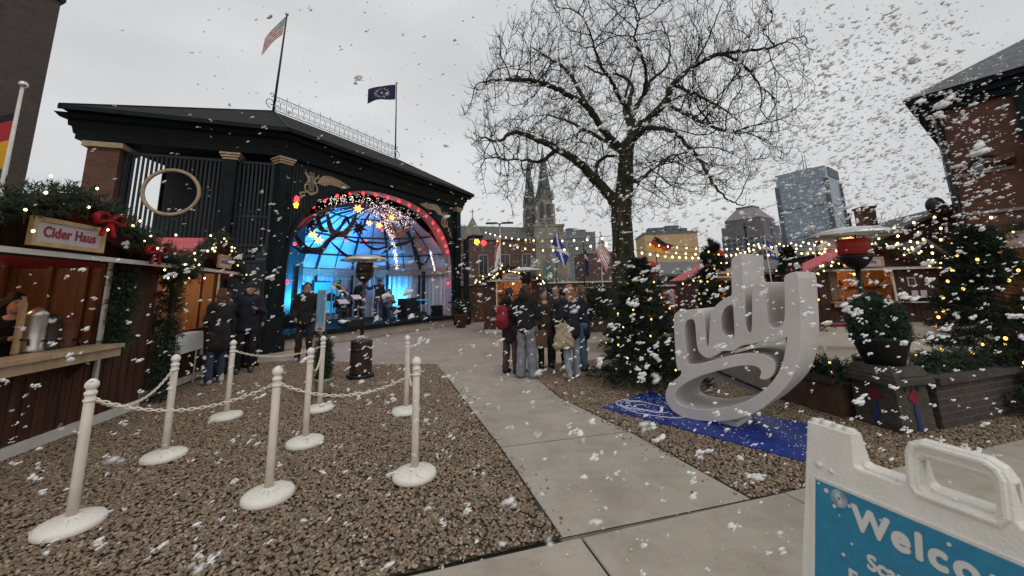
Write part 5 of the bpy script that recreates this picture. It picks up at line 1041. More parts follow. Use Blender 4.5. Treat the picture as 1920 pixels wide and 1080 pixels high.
# ---------------------------------------------------------------- distant buildings
def tower(name,cx,cy,ang,wx,wy,h,mt,label,z0=0,cap=None):
    t=thing(name,label,'building',(cx,cy,0),ang); m=MB(); m.box((0,0,h/2),(wx,wy,h)); m.build('facade',mt,t,local=True); return t
t=tower('office_tower',43,262,.25,21,20,39.5,'grey_grid','grey office tower with even rows of windows, right of the church spires')
m=MB(); m.box((0,0,40.5),(13,10,2.6)); m.box((-3,0,42),(5,5,2)); m.build('roof_plant','tower_band',t,local=True)
for k in (-1,1): m=MB(); m.box((k*10.6,-10.1,20),(.6,.6,39.8)); m.build('corner_pier','grey_concrete',t,local=True)
t=tower('yellow_building',43.2,107,-.12,13.6,12,15.6,'yellow_wall','windowless yellow building with machinery on its roof, right of the bare tree')
m=MB(); m.box((0,0,15.9),(13.9,12.3,.6)); m.build('parapet','tower_stone',t,local=True); m=MB(); m.box((-3.4,-3,16.8),(3.8,3,1.6)); m.box((1,-3,17.1),(3.4,3,1.9)); m.box((4.2,-3,16.7),(1.6,2,1.2)); m.box((-1.2,-3.5,16.5),(.8,.8,1)); m.build('roof_plant','tower_band',t,local=True)
t=tower('parking_structure',41,98,-.05,21,10,6.6,'grey_concrete','grey open parking structure in front of the yellow building')
for k in range(3): m=MB(); m.box((0,-5.05,1.6+k*2.1),(20.6,.16,1.0)); m.build('opening','window_dark',t,local=True)
t=tower('redbrown_block',22.5,96,.05,12,10,10.0,'brick_far','distant red-brown brick block left of the bare tree trunk')
m=MB(); m.box((0,0,10.1),(12.4,10.4,.4)); m.build('parapet','stone',t,local=True)
for i in range(4): m=MB(); m.box((-4.5+i*3,-5.03,6.6),(1.1,.1,1.8)); m.build('window','window_dark',t,local=True)
# stepped stone tower with sloping roof
t=tower('stepped_tower',190,300,.62,36,36,22,'office_grid','stepped dark stone tower with sloped roof, between yellow building and glass tower')
m=MB(); m.box((0,0,11),(37,37,22.5)); 
def px(mb,x,y,z,w,d,h): mb.box((x,y,z+h/2),(w,d,h))
m=MB(); px(m,0,0,22,31,31,17); m.build('mid_block','office_grid',t,local=True)
m=MB(); px(m,0,0,39,30.4,30.4,8); px(m,0,0,47,26,26,5); m.build('upper_block','tower_stone',t,local=True)
m=MB(); m.box((0,0,57),(26.4,26.4,9.5),taper=.45); m.build('sloped_roof','tower_roof',t,local=True); m=MB(); m.box((0,0,62.3),(12.5,12.5,1.4)); m.build('roof_cap','tower_band',t,local=True)
for (x,y) in ((-9,-13.1),(9,-13.1)):
    for k in range(5): m=MB(); m.box((x-2.6+k*1.3,y-.15,50),(.7,.3,1.6)); m.build('sign_letter_light','sign_face',t,local=True)
for s in (-1,1): m=MB(); m.box((s*0,-15.6,30),(5,.5,34)); m.build('bay','tower_band',t,local=True) if s>0 else None
# glass tower
t=tower('glass_tower',341,424,.62,46,46,112,'glass_tower','tall blue glass tower with twin masts on top, at the right of the skyline')
m=MB(); 
for x in (-23,23):
    for y in (-23,23): m.box((x,y,56),(3.4,3.4,112.5))
m.build('corner_piers','tower_band',t,local=True)
m=MB(); m.box((0,0,119),(46.2,46.2,14)); m.build('crown','glass_tower',t,local=True)
m=MB(); m.box((4,-23.3,121),(34,1.2,10)); m.build('sign_panel','tower_band',t,local=True)
m=MB(); m.box((-23.4,0,121),(1,26,5)); m.build('crown_letters','grey_concrete',t,local=True) if False else None
m=MB(); 
for k in (26,52,84): m.box((0,0,k),(46.6,46.6,1.0))
m.build('floor_bands','tower_band',t,local=True)
m=MB(); m.box((0,0,128),(22,22,5),taper=.7); m.build('penthouse','tower_band',t,local=True)
for x in (-4,5): m=MB(); m.tube([(x,0,128),(x,0,150)],[.6,.25],6); m.build('mast','tower_band',t,local=True)
# brick block in front of the church
t=tower('brick_block',-4.2,57,.03,14.6,9,8.7,'brick_far','old brown brick block with tall pale-framed windows, in front of the church')
m=MB(); m.box((0,0,8.75),(15,9.4,.35)); m.build('cornice','tower_stone',t,local=True)
for i in range(5):
    for z,h_ in ((5.2,2.4),(1.6,2.2)):
        m=MB(); m.box((-6+i*3,-4.53,z),(1.1,.1,h_)); wn=m.build('window','window_dark',t,local=True); m=MB(); 
        for x in (-.62,.62): m.box((-6+i*3+x,-4.58,z),(.14,.1,h_+.3))
        m.box((-6+i*3,-4.58,z+h_/2+.12),(1.1,.1,.16)); m.box((-6+i*3,-4.58,z),(.06,.08,h_)); m.build('frame','stone',wn,local=True)
# ---------------------------------------------------------------- church
ch=thing('church','stone church with two tall pointed spires and a slate nave','church',(6,118,0))
def spire(x,y,w0,zb,zt,zs):
    m=MB(); m.box((x,y,zb/2),(w0,w0,zb),taper=.9)
    for k in (.33,.55,.78): m.box((x,y,zb*k),(w0*1.07,w0*1.07,.5))
    for sx in (-1,1):
        for sy in (-1,1): m.box((x+sx*w0*.5,y+sy*w0*.5,zb*.47),(w0*.2,w0*.2,zb*.94),taper=.7); m.lathe([(w0*.09,zb-.4),(w0*.09,zb+.8),(.03,zb+3.2)],c=(x+sx*w0*.46,y+sy*w0*.46,0),n=6)
    tw=m.build('tower','stone',ch)
    for z0,hh in ((zb*.60,zb*.15),(zb*.80,zb*.17)):
        for sx in (-.2,.2):
            m=MB(); ww=w0*.11; P=[(-ww,0),(ww,0),(ww,hh*.8),(0,hh),(-ww,hh*.8)]; m.prism(P,(x+sx*w0,y-w0*.505,z0),(1,0,0),(0,0,1),(0,-.1,0)); m.build('lancet_window','window_dark',tw)
    m=MB(); m.lathe([(w0*.52,zb),(w0*.50,zb+.6),(w0*.14,zs),(.10,zt)],c=(x,y,0),n=8); m.build('spire','slate',tw); m=MB(); m.lathe([(w0*.17,zs-.9),(w0*.17,zs-.3),(w0*.10,zs+1),(.14,zt-1),(.1,zt+.5)],c=(x,y,0),n=8); m.tube([(x,y,zt-1),(x,y,zt+1.8)],.12,5); m.tube([(x-.6,y,zt+1.1),(x+.6,y,zt+1.1)],.12,5); m.build('finial','copper',tw)
    m=MB(); 
    for a in range(4):
        d=np.array([math.cos(a*pi/2-pi/2),math.sin(a*pi/2-pi/2)]); e=np.array([-d[1],d[0]]); b=np.array([x,y])+d*w0*.44; q_=lambda u_,z,o: (b[0]+e[0]*u_+d[0]*o,b[1]+e[1]*u_+d[1]*o,z); m.add([q_(-w0*.16,zb,.1),q_(w0*.16,zb,.1),q_(0,zb+3,.1),q_(0,zb+2.8,-w0*.2)],[(0,1,2),(1,3,2),(3,0,2)])
    m.build('dormer_gables','stone',tw)
spire(6.0,123,4.0,29.0,46.2,42.8); spire(10.4,117,5.0,29.4,47.4,43.2)
m=MB(); m.box((10.8,114.5,10),(8.6,9,20)); m.box((10.8,114.5,20.2),(9.2,9.4,.6)); 
for sx in (-1,1): m.box((10.8+sx*5,112,7),(1.6,5,14),taper=.7)
m.build('portal_block','stone',ch)
m=MB(); m.prism([(-1.4,0),(1.4,0),(1.4,5),(0,7.2),(-1.4,5)],(10.2,109.9,3),(1,0,0),(0,0,1),(0,-.2,0)); m.build('great_window','copper',ch)
m=MB(); m.box((-6,124,8.5),(22,14,17)); m.build('nave_wall','stone',ch)
m=MB(); m.add([(-19.5,116.5,15.5),(6,116.5,15.5),(6,124,22),(-19.5,124,23.3),(-19.5,131.5,15.5),(6,131.5,15.5)],[(0,1,2,3),(3,2,5,4),(0,3,4)]); m.build('nave_roof','slate',ch)
m=MB(); m.prism([(-3.6,0),(3.6,0),(3.6,17.5),(0,24.5),(-3.6,17.5)],(-12.2,115.5,0),(1,0,0),(0,0,1),(0,8,0)); gbl=m.build('transept_gable','stone',ch); m=MB(); m.tube([(-12.2,115.6,24.3),(-12.2,115.6,26.8)],.14,5); m.tube([(-12.8,115.6,26),(-11.6,115.6,26)],.14,5); m.build('cross','stone',gbl)
m=MB(); m.prism([(-.9,0),(.9,0),(.9,3),(0,4.6),(-.9,3)],(-12.2,115.45,14.5),(1,0,0),(0,0,1),(0,-.15,0)); m.build('window','window_dark',gbl)
# ---------------------------------------------------------------- garden fence, far stall row
t=thing('garden_wall','long dark brown fence with pale top rail across the back of the square','fence',(0,20,0)); m=MB(); m.box((-1,20.5,.95),(13,.15,1.9)); m.box((6,17.4,.8),(10,.15,1.6),rz=-.12); m.build('boards','stall_board',t); m=MB(); m.box((-1,20.45,1.93),(13.1,.26,.07)); m.box((6,17.3,1.63),(10,.26,.07),rz=-.12); m.build('top_rail','white_trim',t)
# iron post with stage lamps right of the pavilion
t=thing('lamp_arch','black iron arch post with red and amber lamps, right of the pavilion','lamp post',(-.75,20,0)); 
m=MB(); m.box((-2.35,19.2,2.1),(.26,.26,4.2)); m.box((-2.35,19.2,.5),(.4,.4,1)); m.build('post','dark_green',t); m=MB(); m.tube(catmull([(-2.35,19.2,3.9),(-2.25,19.1,4.25),(-1.9,18.9,4.3),(-1.45,18.8,4.28)],6),.08,8); m.build('arm','blackmetal',t)
m=MB(); m.lathe([(.2,3.8),(.22,4.1),(.15,4.2)],c=(-1.65,18.8,0),n=12); m.build('lamp_hood','blackmetal',t)
for dx_,mt_ in ((-.03,'bulb_yellow'),(.30,'bulb_red')):
    m=MB(); 
    for k in range(16): a=k*2.4; rr=.13*math.sqrt(k/16); m.ball((-1.72+dx_+rr*math.cos(a),18.6,3.98-dx_*.2+rr*math.sin(a)),.04,1)
    m.build('lamp_cluster',mt_,t,True)
pt_=thing('potted_shrub','small shrub in a clay pot at the foot of the right pavilion column','potted plant',(-2.4,17.6,0)); m=MB(); m.lathe([(.2,0),(.3,.5),(.33,.52),(.33,.58),(.28,.58)],c=(-2.4,17.6,0),n=20); m.build('pot','pot_clay',pt_,True); g=np.random.default_rng(6); d=g.normal(size=(500,3)); V,F=sprigs(np.array([-2.4,17.6,.8])+d*.14,d+[0,0,1],.16,7,.02); make_obj('foliage',V,F,'needle2',pt_)
# ---------------------------------------------------------------- flagpoles round the square
flagpole('flagpole',(-16.4,11.8,0),(-16.72,12,8.9),.075,'white flagpole with red and gold flag before the tall brown brick building',((-1.5,-.8,-.9),(.0,.1,-1.9),16,14,lambda u,v:0 if v<.12 else(1 if v<.5 else 2),['flag_black','flag_red','flag_gold'],.12,11,.25,.9),'white_trim')
flagpole('flagpole',(-.66,19.0,0),(-.62,19,4.75),.035,'pole with a drooping white flag striped with red, right of the pavilion',((-.30,-.1,-1.0),(.02,.02,-1.25),8,16,eng,['flag_white','flag_red'],.06,12,.2,.1),'white_trim')
flagpole('flagpole',(2.15,19.5,0),(2.25,19.5,4.55),.03,'pole with a blue flag crossed in white, beside the church tower',((.62,-.1,-.95),(-.30,.0,-.75),14,14,scot,['flag_blue','flag_white'],.09,13,.25,.05),'blackmetal')
flagpole('flagpole',(4.35,19,0),(4.45,19,4.35),.03,'pale pole with a drooping striped flag, just left of the bare tree trunk',((.40,-.1,-1.0),(-.32,.0,-.95),20,22,us,US,.05,14,.2,.05),'white_trim')
flagpole('flagpole',(6.45,17,0),(6.40,17,4.0),.028,'dark pole with a black, red and gold flag in front of the yellow building',((.75,-.1,-.35),(-.45,.0,-.45),12,12,de,['flag_black','flag_red','flag_gold'],.06,15,.1,.2),'blackmetal')
flagpole('flagpole',(9.35,18,0),(9.30,18,4.15),.028,'white pole with a plain scarlet flag at the right edge of the yellow building',((.62,-.1,-.55),(-.05,0,-.75),12,12,plain,['flag_scarlet'],.06,16,.2,.3),'white_trim')
flagpole('flagpole',(9.75,14.5,0),(9.68,14.5,3.35),.025,'white pole with a blue flag quartered by white bars, above the letters',((.62,-.1,-.35),(.06,0,-.62),12,12,queb,['flag_blue','flag_white'],.06,17,.1,.1),'white_trim')
flagpole('flagpole',(12.0,15,0),(11.9,15,3.35),.025,'white pole with a tilted red and white striped flag near the glass tower',((.6,-.1,.12),(.3,0,-.55),14,13,us,US,.05,18,.1,.2),'white_trim')
flagpole('flagpole',(2.9,16,0),(3.0,16,3.5),.03,'dark banner pole with a narrow navy pennant, between the blue and striped flags',((.14,-.02,-.1),(0,0,-1.1),4,12,lambda u,v:1 if .2<v<.35 else 0,['flag_navy','sign_face'],.02,19,.0,.3),'blackmetal')
# t-shaped street lamp
t=thing('street_lamp','tall dark street lamp with flat twin arms, right of the pavilion roof','street lamp',(-.9,26,0)); m=MB(); m.tube([(-.9,26,0),(-.86,26,6.2)],[.09,.06],8); m.build('pole','blackmetal',t,True)
for sg_ in (-1,1): m=MB(); m.box((-.86+sg_*.55,26,6.22),(.8,.25,.10)); m.tube([(-.86,26,6.15),(-.86+sg_*.3,26,6.22)],.04,6); m.build('lamp_head','blackmetal',t)
# red sign post
t=thing('sign_post','red post with a round red and white sign, rising behind the lit christmas tree','sign',(3.35,9.6,0)); m=MB(); m.tube([(3.35,9.6,.0),(3.33,9.6,2.0)],.045,8); m.build('post','flag_red',t,True)
m=MB(); m.lathe([(.30,2.06),(.31,2.08),(.30,2.12),(.2,2.2),(.05,2.22)],c=(3.33,9.6,0),n=20); m.lathe([(.05,1.86),(.2,1.88),(.28,1.95)],c=(3.33,9.6,0),n=20); m.build('sign_head','flag_red',t); m=MB(); m.lathe([(.29,1.96),(.30,2.05)],c=(3.33,9.6,0),n=20); m.build('sign_band','sign_face',t)
m=MB()
for k in range(9): a=-pi/2-.7+k*.175; m.box((3.33+.303*math.cos(a),9.6+.303*math.sin(a),2.005),(.02,.006,.05),rz=a+pi/2)
m.build('band_marks','black',t)
t=thing('notice_board','white notice board with red edging behind the lit christmas tree','sign',(4.0,10.5,0)); m=MB(); m.box((4.0,10.5,1.30),(.75,.04,.36)); m.build('board','sign_face',t); m=MB(); m.box((3.63,10.49,1.30),(.03,.07,.42)); m.box((4.37,10.49,1.30),(.03,.07,.42)); m.box((4,10.49,1.5),(.78,.07,.03)); m.build('frame','flag_red',t)
for k in range(2): m=MB(); m.box((3.95,10.47,1.36-k*.11),(.5-.1*k,.01,.035)); m.build('text_line','text_red',t)
for x in (3.68,4.32): m=MB(); m.box((x,10.52,.6),(.05,.05,1.2)); m.build('leg','flag_red',t)
# iron lamp standards in the skyline
for x,y,h_,lb in ((13.2,14.6,3.95,'thin black lamp standard with a side arm, against the glass tower'),(11.2,18,4.2,'thin black post in front of the stepped tower')):
    t=thing('lamp_standard',lb,'lamp post',(x,y,0)); m=MB(); m.tube([(x,y,0),(x-.05,y,h_)],[.06,.04],7); m.build('pole','blackmetal',t); m=MB(); m.tube([(x-.05,y,h_*.88),(x-.45,y,h_*.92)],.025,5); m.lathe([(.03,h_),(.08,h_+.1),(.02,h_+.3)],c=(x-.05,y,0),n=8); m.build('finial','blackmetal',t)
# ---------------------------------------------------------------- overhead bulb strings
TB=(3.0,9.6,2.85)
def string(p,q,n,sag,label,r=.030):
    p=np.array(p,float);q=np.array(q,float); f=np.linspace(0,1,60)[:,None]; P=p+(q-p)*f; P[:,2]-=sag*4*(f*(1-f))[:,0]; t=thing('bulb_string',label,'string lights',tuple(p),0,'bulb strings hung over the square'); m=MB(); m.tube(P,.008,4,cap=False); m.build('cable','black',t)
    f=(np.arange(n)+.5)/n; B=p+(q-p)*f[:,None]; B[:,2]-=sag*4*f*(1-f)+.05; bulbs(t,B,r,'bulb_warm')
RW=lambda s,z: RQ(s,-.1,z)
hub=np.array([11.0,18.0,3.55])
for k,(s,z) in enumerate(((.3,3.65),(.9,3.35),(1.4,3.0),(.5,2.75),(1.6,2.55))):
    string(hub+np.array([.1*k,-.2*k,-.08*k]),RW(s,z),15,.35,'%s of the five warm bulb strings fanning out to the red brick house'%['highest','second highest','middle','second lowest','lowest'][k],.032)
string((6.0,17.0,3.55),(12.6,12.2,3.35),22,.45,'warm bulb string sagging from the black, red and gold flag towards the brick house')
string((2.3,9.8,2.75),(9.6,15,3.0),24,.35,'warm bulb string from the bare tree trunk across to the flagpoles above the letters')
string((5.5,14,2.9),(12.8,11.6,2.9),24,.3,'lowest warm bulb string over the gift stall roof')
string((-1.6,21,4.9),(3.0,9.75,2.95),16,.3,'warm bulb string from the pavilion side to the bare tree trunk',.03)
string((-.8,17,3.9),(2.6,9.6,2.8),12,.35,'lower warm bulb string crossing in front of the church to the bare tree',.028)
# leafless thicket on the horizon
def thicket(c,w_,h_,n,label,seed):
    g=np.random.default_rng(seed); t=thing('bare_tree',label,'tree',tuple(c)); m=MB(); tw=MB(); m.tube([c,np.array(c)+[0,0,h_*.5]],[.18,.08],6)
    for k in range(n):
        b=np.array(c)+[0,0,h_*g.uniform(.2,.5)]; a=g.uniform(0,6.28); e=b+np.array([math.cos(a)*w_*g.uniform(.2,.55),math.sin(a)*w_*.4,h_*g.uniform(.25,.6)]); mid=(b+e)/2+g.normal(0,.15,3); tw.tube([b,mid,e],[.03,.02,.008],3,cap=False)
        for j in range(3): s_=b+(e-b)*g.uniform(.4,.95); tw.tube([s_,s_+g.normal(0,.35,3)+[0,0,.35]],[.012,.005],3,cap=False)
    m.build('trunk','greytwig',t); tw.build('crown','greytwig',t)
thicket((20.5,22,0),4,5.2,90,'leafless grey tree beyond the chimney',61); thicket((17.6,24,0),4,4.6,80,'leafless grey tree behind the bulb strings, left of the chimney',62)
LIMBS={
'trunk':[(2.70,9.50,-0.43,0.400),(2.73,9.50,0.80,0.340),(2.74,9.50,1.83,0.290),(2.78,9.50,2.76,0.265),(2.79,9.50,3.45,0.260),(2.93,9.50,4.14,0.220),(3.01,9.50,4.83,0.190),(3.10,9.50,5.30,0.175)],
'left':[(2.77,9.50,3.52,0.200),(2.59,9.50,3.84,0.170),(2.32,9.40,4.13,0.155),(2.01,9.25,4.39,0.140),(1.65,9.00,4.69,0.120),(1.21,8.70,4.83,0.100),(0.67,8.40,5.03,0.080),(0.12,8.10,5.10,0.055),(-0.27,7.80,4.77,0.035),(-0.63,7.60,4.80,0.020)],
'left2':[(1.65,9.00,4.69,0.080),(1.26,9.60,5.19,0.060),(0.79,9.80,4.98,0.045),(0.41,10.00,5.11,0.030),(-0.25,10.20,5.19,0.020)],
'loop':[(2.32,9.40,4.13,0.060),(2.27,9.70,4.68,0.060),(2.46,9.80,5.01,0.055),(2.75,9.70,5.06,0.050),(3.03,9.60,4.90,0.050)],
'A':[(3.02,9.50,5.01,0.130),(2.80,9.40,5.21,0.120),(2.37,9.20,5.62,0.105),(2.09,9.00,5.97,0.095),(1.85,8.90,6.19,0.085),(1.33,8.70,6.39,0.070),(0.92,8.50,6.47,0.060),(0.58,8.30,6.46,0.050),(0.16,8.00,6.34,0.040),(-0.22,7.70,6.15,0.025),(-0.61,7.50,5.98,0.015)],
'A2':[(2.09,9.00,5.97,0.070),(1.93,9.70,6.96,0.060),(1.69,10.10,7.86,0.050),(1.26,10.50,8.48,0.040),(0.80,10.80,9.05,0.025)],
'B':[(3.10,9.50,5.30,0.130),(3.25,9.60,5.61,0.120),(3.34,9.80,6.16,0.100),(3.32,9.90,6.47,0.090),(3.61,10.30,7.44,0.060),(3.38,10.70,8.00,0.050),(2.85,11.10,8.33,0.040),(2.49,11.40,8.85,0.025)],
'B1':[(3.32,9.90,6.47,0.060),(2.89,9.30,6.56,0.050),(2.57,8.80,6.73,0.040),(2.20,8.30,6.86,0.030),(1.95,7.90,7.28,0.020)],
'B2':[(3.36,9.80,6.22,0.090),(3.86,10.10,7.00,0.075),(4.23,10.40,7.60,0.060),(4.94,10.80,8.36,0.045),(5.22,11.10,9.33,0.030),(5.17,11.40,10.34,0.020)],
'B3':[(3.86,10.10,7.00,0.050),(3.71,9.40,7.21,0.040),(3.46,8.90,7.36,0.035),(3.12,8.40,7.61,0.025),(3.14,8.00,7.88,0.015)],
'C':[(3.19,9.50,5.42,0.120),(3.53,9.30,5.79,0.105),(3.96,9.10,6.19,0.095),(4.21,9.00,6.67,0.075),(4.50,8.90,6.93,0.065),(4.88,8.70,7.12,0.055),(5.32,8.50,7.19,0.045),(5.60,8.20,7.03,0.035),(5.95,7.90,6.90,0.025),(6.23,7.60,6.88,0.015)],
'C2':[(4.21,9.00,6.67,0.055),(5.22,9.80,7.74,0.045),(6.02,10.40,8.81,0.035),(6.65,10.90,9.91,0.025),(7.24,11.30,10.90,0.015)],
'C3':[(4.21,9.00,6.67,0.045),(5.21,9.70,6.72,0.040),(6.12,10.30,6.68,0.030),(7.06,10.90,6.44,0.020)],
'C4':[(5.32,8.50,7.19,0.035),(6.08,8.90,6.99,0.030),(6.71,9.30,6.69,0.020),(7.32,9.70,6.58,0.015)],
'D':[(3.12,9.40,5.29,0.090),(3.26,9.00,5.38,0.080),(3.34,8.70,5.37,0.070),(3.64,8.30,5.16,0.060),(3.80,8.00,4.82,0.050),(3.96,7.70,4.28,0.045),(4.03,7.40,3.68,0.035),(4.21,7.20,3.21,0.022),(4.34,7.00,3.05,0.012)],
'E':[(3.13,9.50,4.31,0.060),(3.47,9.90,4.44,0.050),(4.19,10.40,4.98,0.040),(4.82,10.90,5.43,0.030),(5.59,11.40,5.73,0.020)],
'F':[(3.10,9.50,5.30,0.080),(3.47,10.40,6.14,0.070),(3.66,11.30,7.26,0.060),(4.14,12.00,8.59,0.040),(4.57,12.50,9.71,0.020)],
'H':[(3.10,9.50,5.30,0.070),(3.75,10.50,6.26,0.060),(4.89,11.40,7.28,0.050),(6.21,12.20,8.25,0.030)],
'I':[(2.98,9.50,5.01,0.070),(2.70,10.50,5.84,0.060),(2.14,11.50,6.76,0.045),(1.38,12.30,7.54,0.030)],
'J':[(4.05,9.10,6.20,0.050),(4.06,8.10,5.42,0.040),(4.07,7.30,4.79,0.030),(4.29,6.90,4.44,0.020)],
}
# [array([-1.28,  9.5 ,  6.47]), array([7.02, 8.  , 7.35]), array([3.57, 9.5 , 9.91]), array([3.26, 9.5 , 5.89])]
# ---------------------------------------------------------------- the big bare tree
def grow_tree():
    g=np.random.default_rng(12)
    N_=[];par=[];rad=[]; idx={}
    def key(p): return tuple(np.round(p,2))
    for nm,l in LIMBS.items():
        P=np.array([p[:3] for p in l]); rr=np.array([p[3] for p in l])*(1 if nm=='trunk' else .84); C_=catmull(P,6); R_=np.interp(np.linspace(0,1,len(C_)),np.linspace(0,1,len(rr)),rr)
        C_=C_+g.normal(0,.012,C_.shape)*(0 if nm=='trunk' else 1)
        if N_: A=np.array(N_); prev=int(np.argmin(((A-C_[0])**2).sum(1)))
        else: prev=-1
        for p,r in zip(C_,R_): N_.append(p);par.append(prev);rad.append(r);prev=len(N_)-1
    n0=len(N_); fixed=np.array(rad)
    # attractors fill a wide umbrella crown
    cen=np.array([2.95,9.3,5.75]); R3=np.array([4.30,3.7,3.55]); m=6000
    d=g.normal(size=(m*3,3)); d/=np.linalg.norm(d,axis=1)[:,None]; rr=g.uniform(.0,1,(m*3,1))**.42; A=cen+d*R3*rr
    low=3.9+.55*np.sin(A[:,0]*1.3)-.35*np.abs(A[:,0]-3.2)*.45
    A=A[A[:,2]>low]; q=np.linalg.norm((A-cen)/R3,axis=1); A=A[(q>.22)]; lump=np.sin(A[:,0]*1.9+1)*np.sin(A[:,2]*2.1)*np.cos(A[:,1]*1.5); A=A[(lump>-.35)|(g.random(len(A))<.5)][:m]
    Nn=np.array(N_); step=.13; alive=np.ones(len(A),bool); near=np.zeros(len(A),int); nd=np.full(len(A),1e9)
    for s in range(0,len(Nn)): 
        dd=((A-Nn[s])**2).sum(1); b=dd<nd; nd[b]=dd[b]; near[b]=s
    Nl=[p for p in Nn]; P_l=list(par)
    for it in range(130):
        act=alive&(nd<2.2**2)
        if not act.any(): break
        ids=near[act]; u=A[act]-np.array(Nl)[ids]; u/=np.linalg.norm(u,axis=1)[:,None]+1e-9
        S=np.zeros((len(Nl),3)); np.add.at(S,ids,u); gi=np.unique(ids); new=[]
        for i in gi:
            if i<10: continue
            v=S[i]; l=np.linalg.norm(v)
            if l<1e-3: continue
            v=v/l; pr=P_l[i]; 
            if pr>=0:
                pv_=Nl[i]-Nl[pr]; pv_/=np.linalg.norm(pv_)+1e-9; v=v*.75+pv_*.35
            v=v+g.normal(0,.28,3)+np.array([0,0,.05]); v/=np.linalg.norm(v); new.append((i,Nl[i]+v*step))
        if not new: break
        for i,p in new:
            Nl.append(p);P_l.append(i); k=len(Nl)-1; dd=((A-p)**2).sum(1); b=dd<nd; nd[b]=dd[b]; near[b]=k
        alive&=nd>.23**2
        if len(Nl)>16000: break
    n=len(Nl); Nl=np.array(Nl); P_l=np.array(P_l)
    # radii by the pipe model
    w_=np.zeros(n); ch=np.zeros(n,int); 
    for i in range(n-1,0,-1):
        if ch[i]==0: w_[i]+=.0072**2.2
        if P_l[i]>=0: w_[P_l[i]]+=w_[i]; ch[P_l[i]]+=1
    R_=w_**(1/2.2); R_[:n0]=np.maximum(fixed,np.minimum(R_[:n0],fixed*1.25)); 
    for i in range(n0,n): R_[i]=min(R_[i],R_[P_l[i]]*.93,.05)
    # smooth (limb nodes kept)
    for _ in range(2):
        Ns=Nl.copy(); 
        for i in range(n0,n):
            if ch[i]==1: pass
        Ns[n0:]=Nl[n0:]*.7+Nl[P_l[n0:]]*.3; Nl=Ns
    kids=[[] for _ in range(n)]
    for i in range(1,n):
        if P_l[i]>=0: kids[P_l[i]].append(i)
    big=MB(); tw=MB(); 
    starts=[(0,None)]
    while starts:
        i,p=starts.pop(); path=[p] if p is not None else []; cur=i
        while True:
            path.append(cur); k=kids[cur]
            if not k: break
            k=sorted(k,key=lambda j:-R_[j]); 
            if cur<n0:
                kk=[j for j in k if j==cur+1 and P_l[j]==cur]; k=(kk+[j for j in k if j not in kk]) if kk else k
            for j in k[1:]: starts.append((j,cur))
            cur=k[0]
        if len(path)<2: continue
        PP=Nl[path]; rr=R_[path].copy(); 
        if p is not None: rr[0]=min(rr[0],rr[1]*1.15)
        mx_=rr.max(); (big if mx_>.028 else tw).tube(PP,rr,12 if mx_>.15 else (8 if mx_>.05 else (5 if mx_>.02 else 3)),cap=False)
    # twig tips: short hooked spurs
    tips=[i for i in range(n0,n) if R_[i]<.014]
    for i in tips:
        for k in range(1 if g.random()<.55 else 2):
            d_=Nl[i]-Nl[P_l[i]]; d_/=np.linalg.norm(d_)+1e-9; s_=g.normal(size=3); s_-=(s_@d_)*d_; s_/=np.linalg.norm(s_); L=g.uniform(.12,.32); e=d_*.5+s_*.8+np.array([0,0,.15]); p0=Nl[i]; p1=p0+e*L*.5; p2=p1+(e*.5+np.array([0,0,.55])+d_*.3)*L*.6
            tw.tube([p0,p1,p2],[.0055,.0045,.003],3,cap=False)
    return big,tw,n
big,tw,n_=grow_tree()
t=thing('bare_tree','large leafless tree with mossy trunk and wide tangled crown in the middle of the square','tree',(3.2,9.5,0)); big.build('trunk','bark',t,True); tw.build('crown','twig',t,True)
print('tree nodes',n_,len(tw.F))
# ---------------------------------------------------------------- people, as fused tapered volumes
def surfnet(f,org,h):
    nx,ny,nz=f.shape; s=f<0
    c=np.zeros((nx-1,ny-1,nz-1),np.int8)
    for i in (0,1):
        for j in (0,1):
            for k in (0,1): c+=s[i:nx-1+i,j:ny-1+j,k:nz-1+k]
    act=(c>0)&(c<8); ids=np.argwhere(act); idx=-np.ones(act.shape,int); idx[act]=np.arange(len(ids)); acc=np.zeros((len(ids),3)); cnt=np.zeros(len(ids))
    X,Y,Z=ids.T
    cor=[(i,j,k) for i in(0,1) for j in(0,1) for k in(0,1)]
    for a in range(8):
        for b in range(a+1,8):
            d=np.array(cor[b])-np.array(cor[a])
            if abs(d).sum()!=1: continue
            fa=f[X+cor[a][0],Y+cor[a][1],Z+cor[a][2]]; fb=f[X+cor[b][0],Y+cor[b][1],Z+cor[b][2]]; cr_=(fa<0)!=(fb<0); t=np.where(cr_,fa/(fa-fb+1e-12),0); p=np.array(cor[a])+t[:,None]*d; acc+=p*cr_[:,None]; cnt+=cr_
    V=(ids+acc/cnt[:,None])*h+org; F=[]
    for ax in range(3):
        sl=[slice(1,-1)]*3; sl[ax]=slice(0,-1); a=f[tuple(sl)]; s2=list(sl); s2[ax]=slice(1,None); b=f[tuple(s2)]
        e=np.argwhere((a<0)!=(b<0)); 
        if not len(e): continue
        off=np.array([1,1,1]); off[ax]=0; e=e+off; u,v=[k for k in range(3) if k!=ax]; eu=np.zeros(3,int);eu[u]=1; ev=np.zeros(3,int);ev[v]=1
        g4=lambda o: idx[tuple((e-o).T)]
        q=np.stack([g4(0*eu),g4(eu),g4(eu+ev),g4(ev)],1); ins=f[tuple(e.T)]<0
        if ax==1: ins=~ins
        q[~ins]=q[~ins][:,::-1]; F.append(q)
    F=np.concatenate(F); F=F[(F>=0).all(1)]; return V,F[:,::-1]
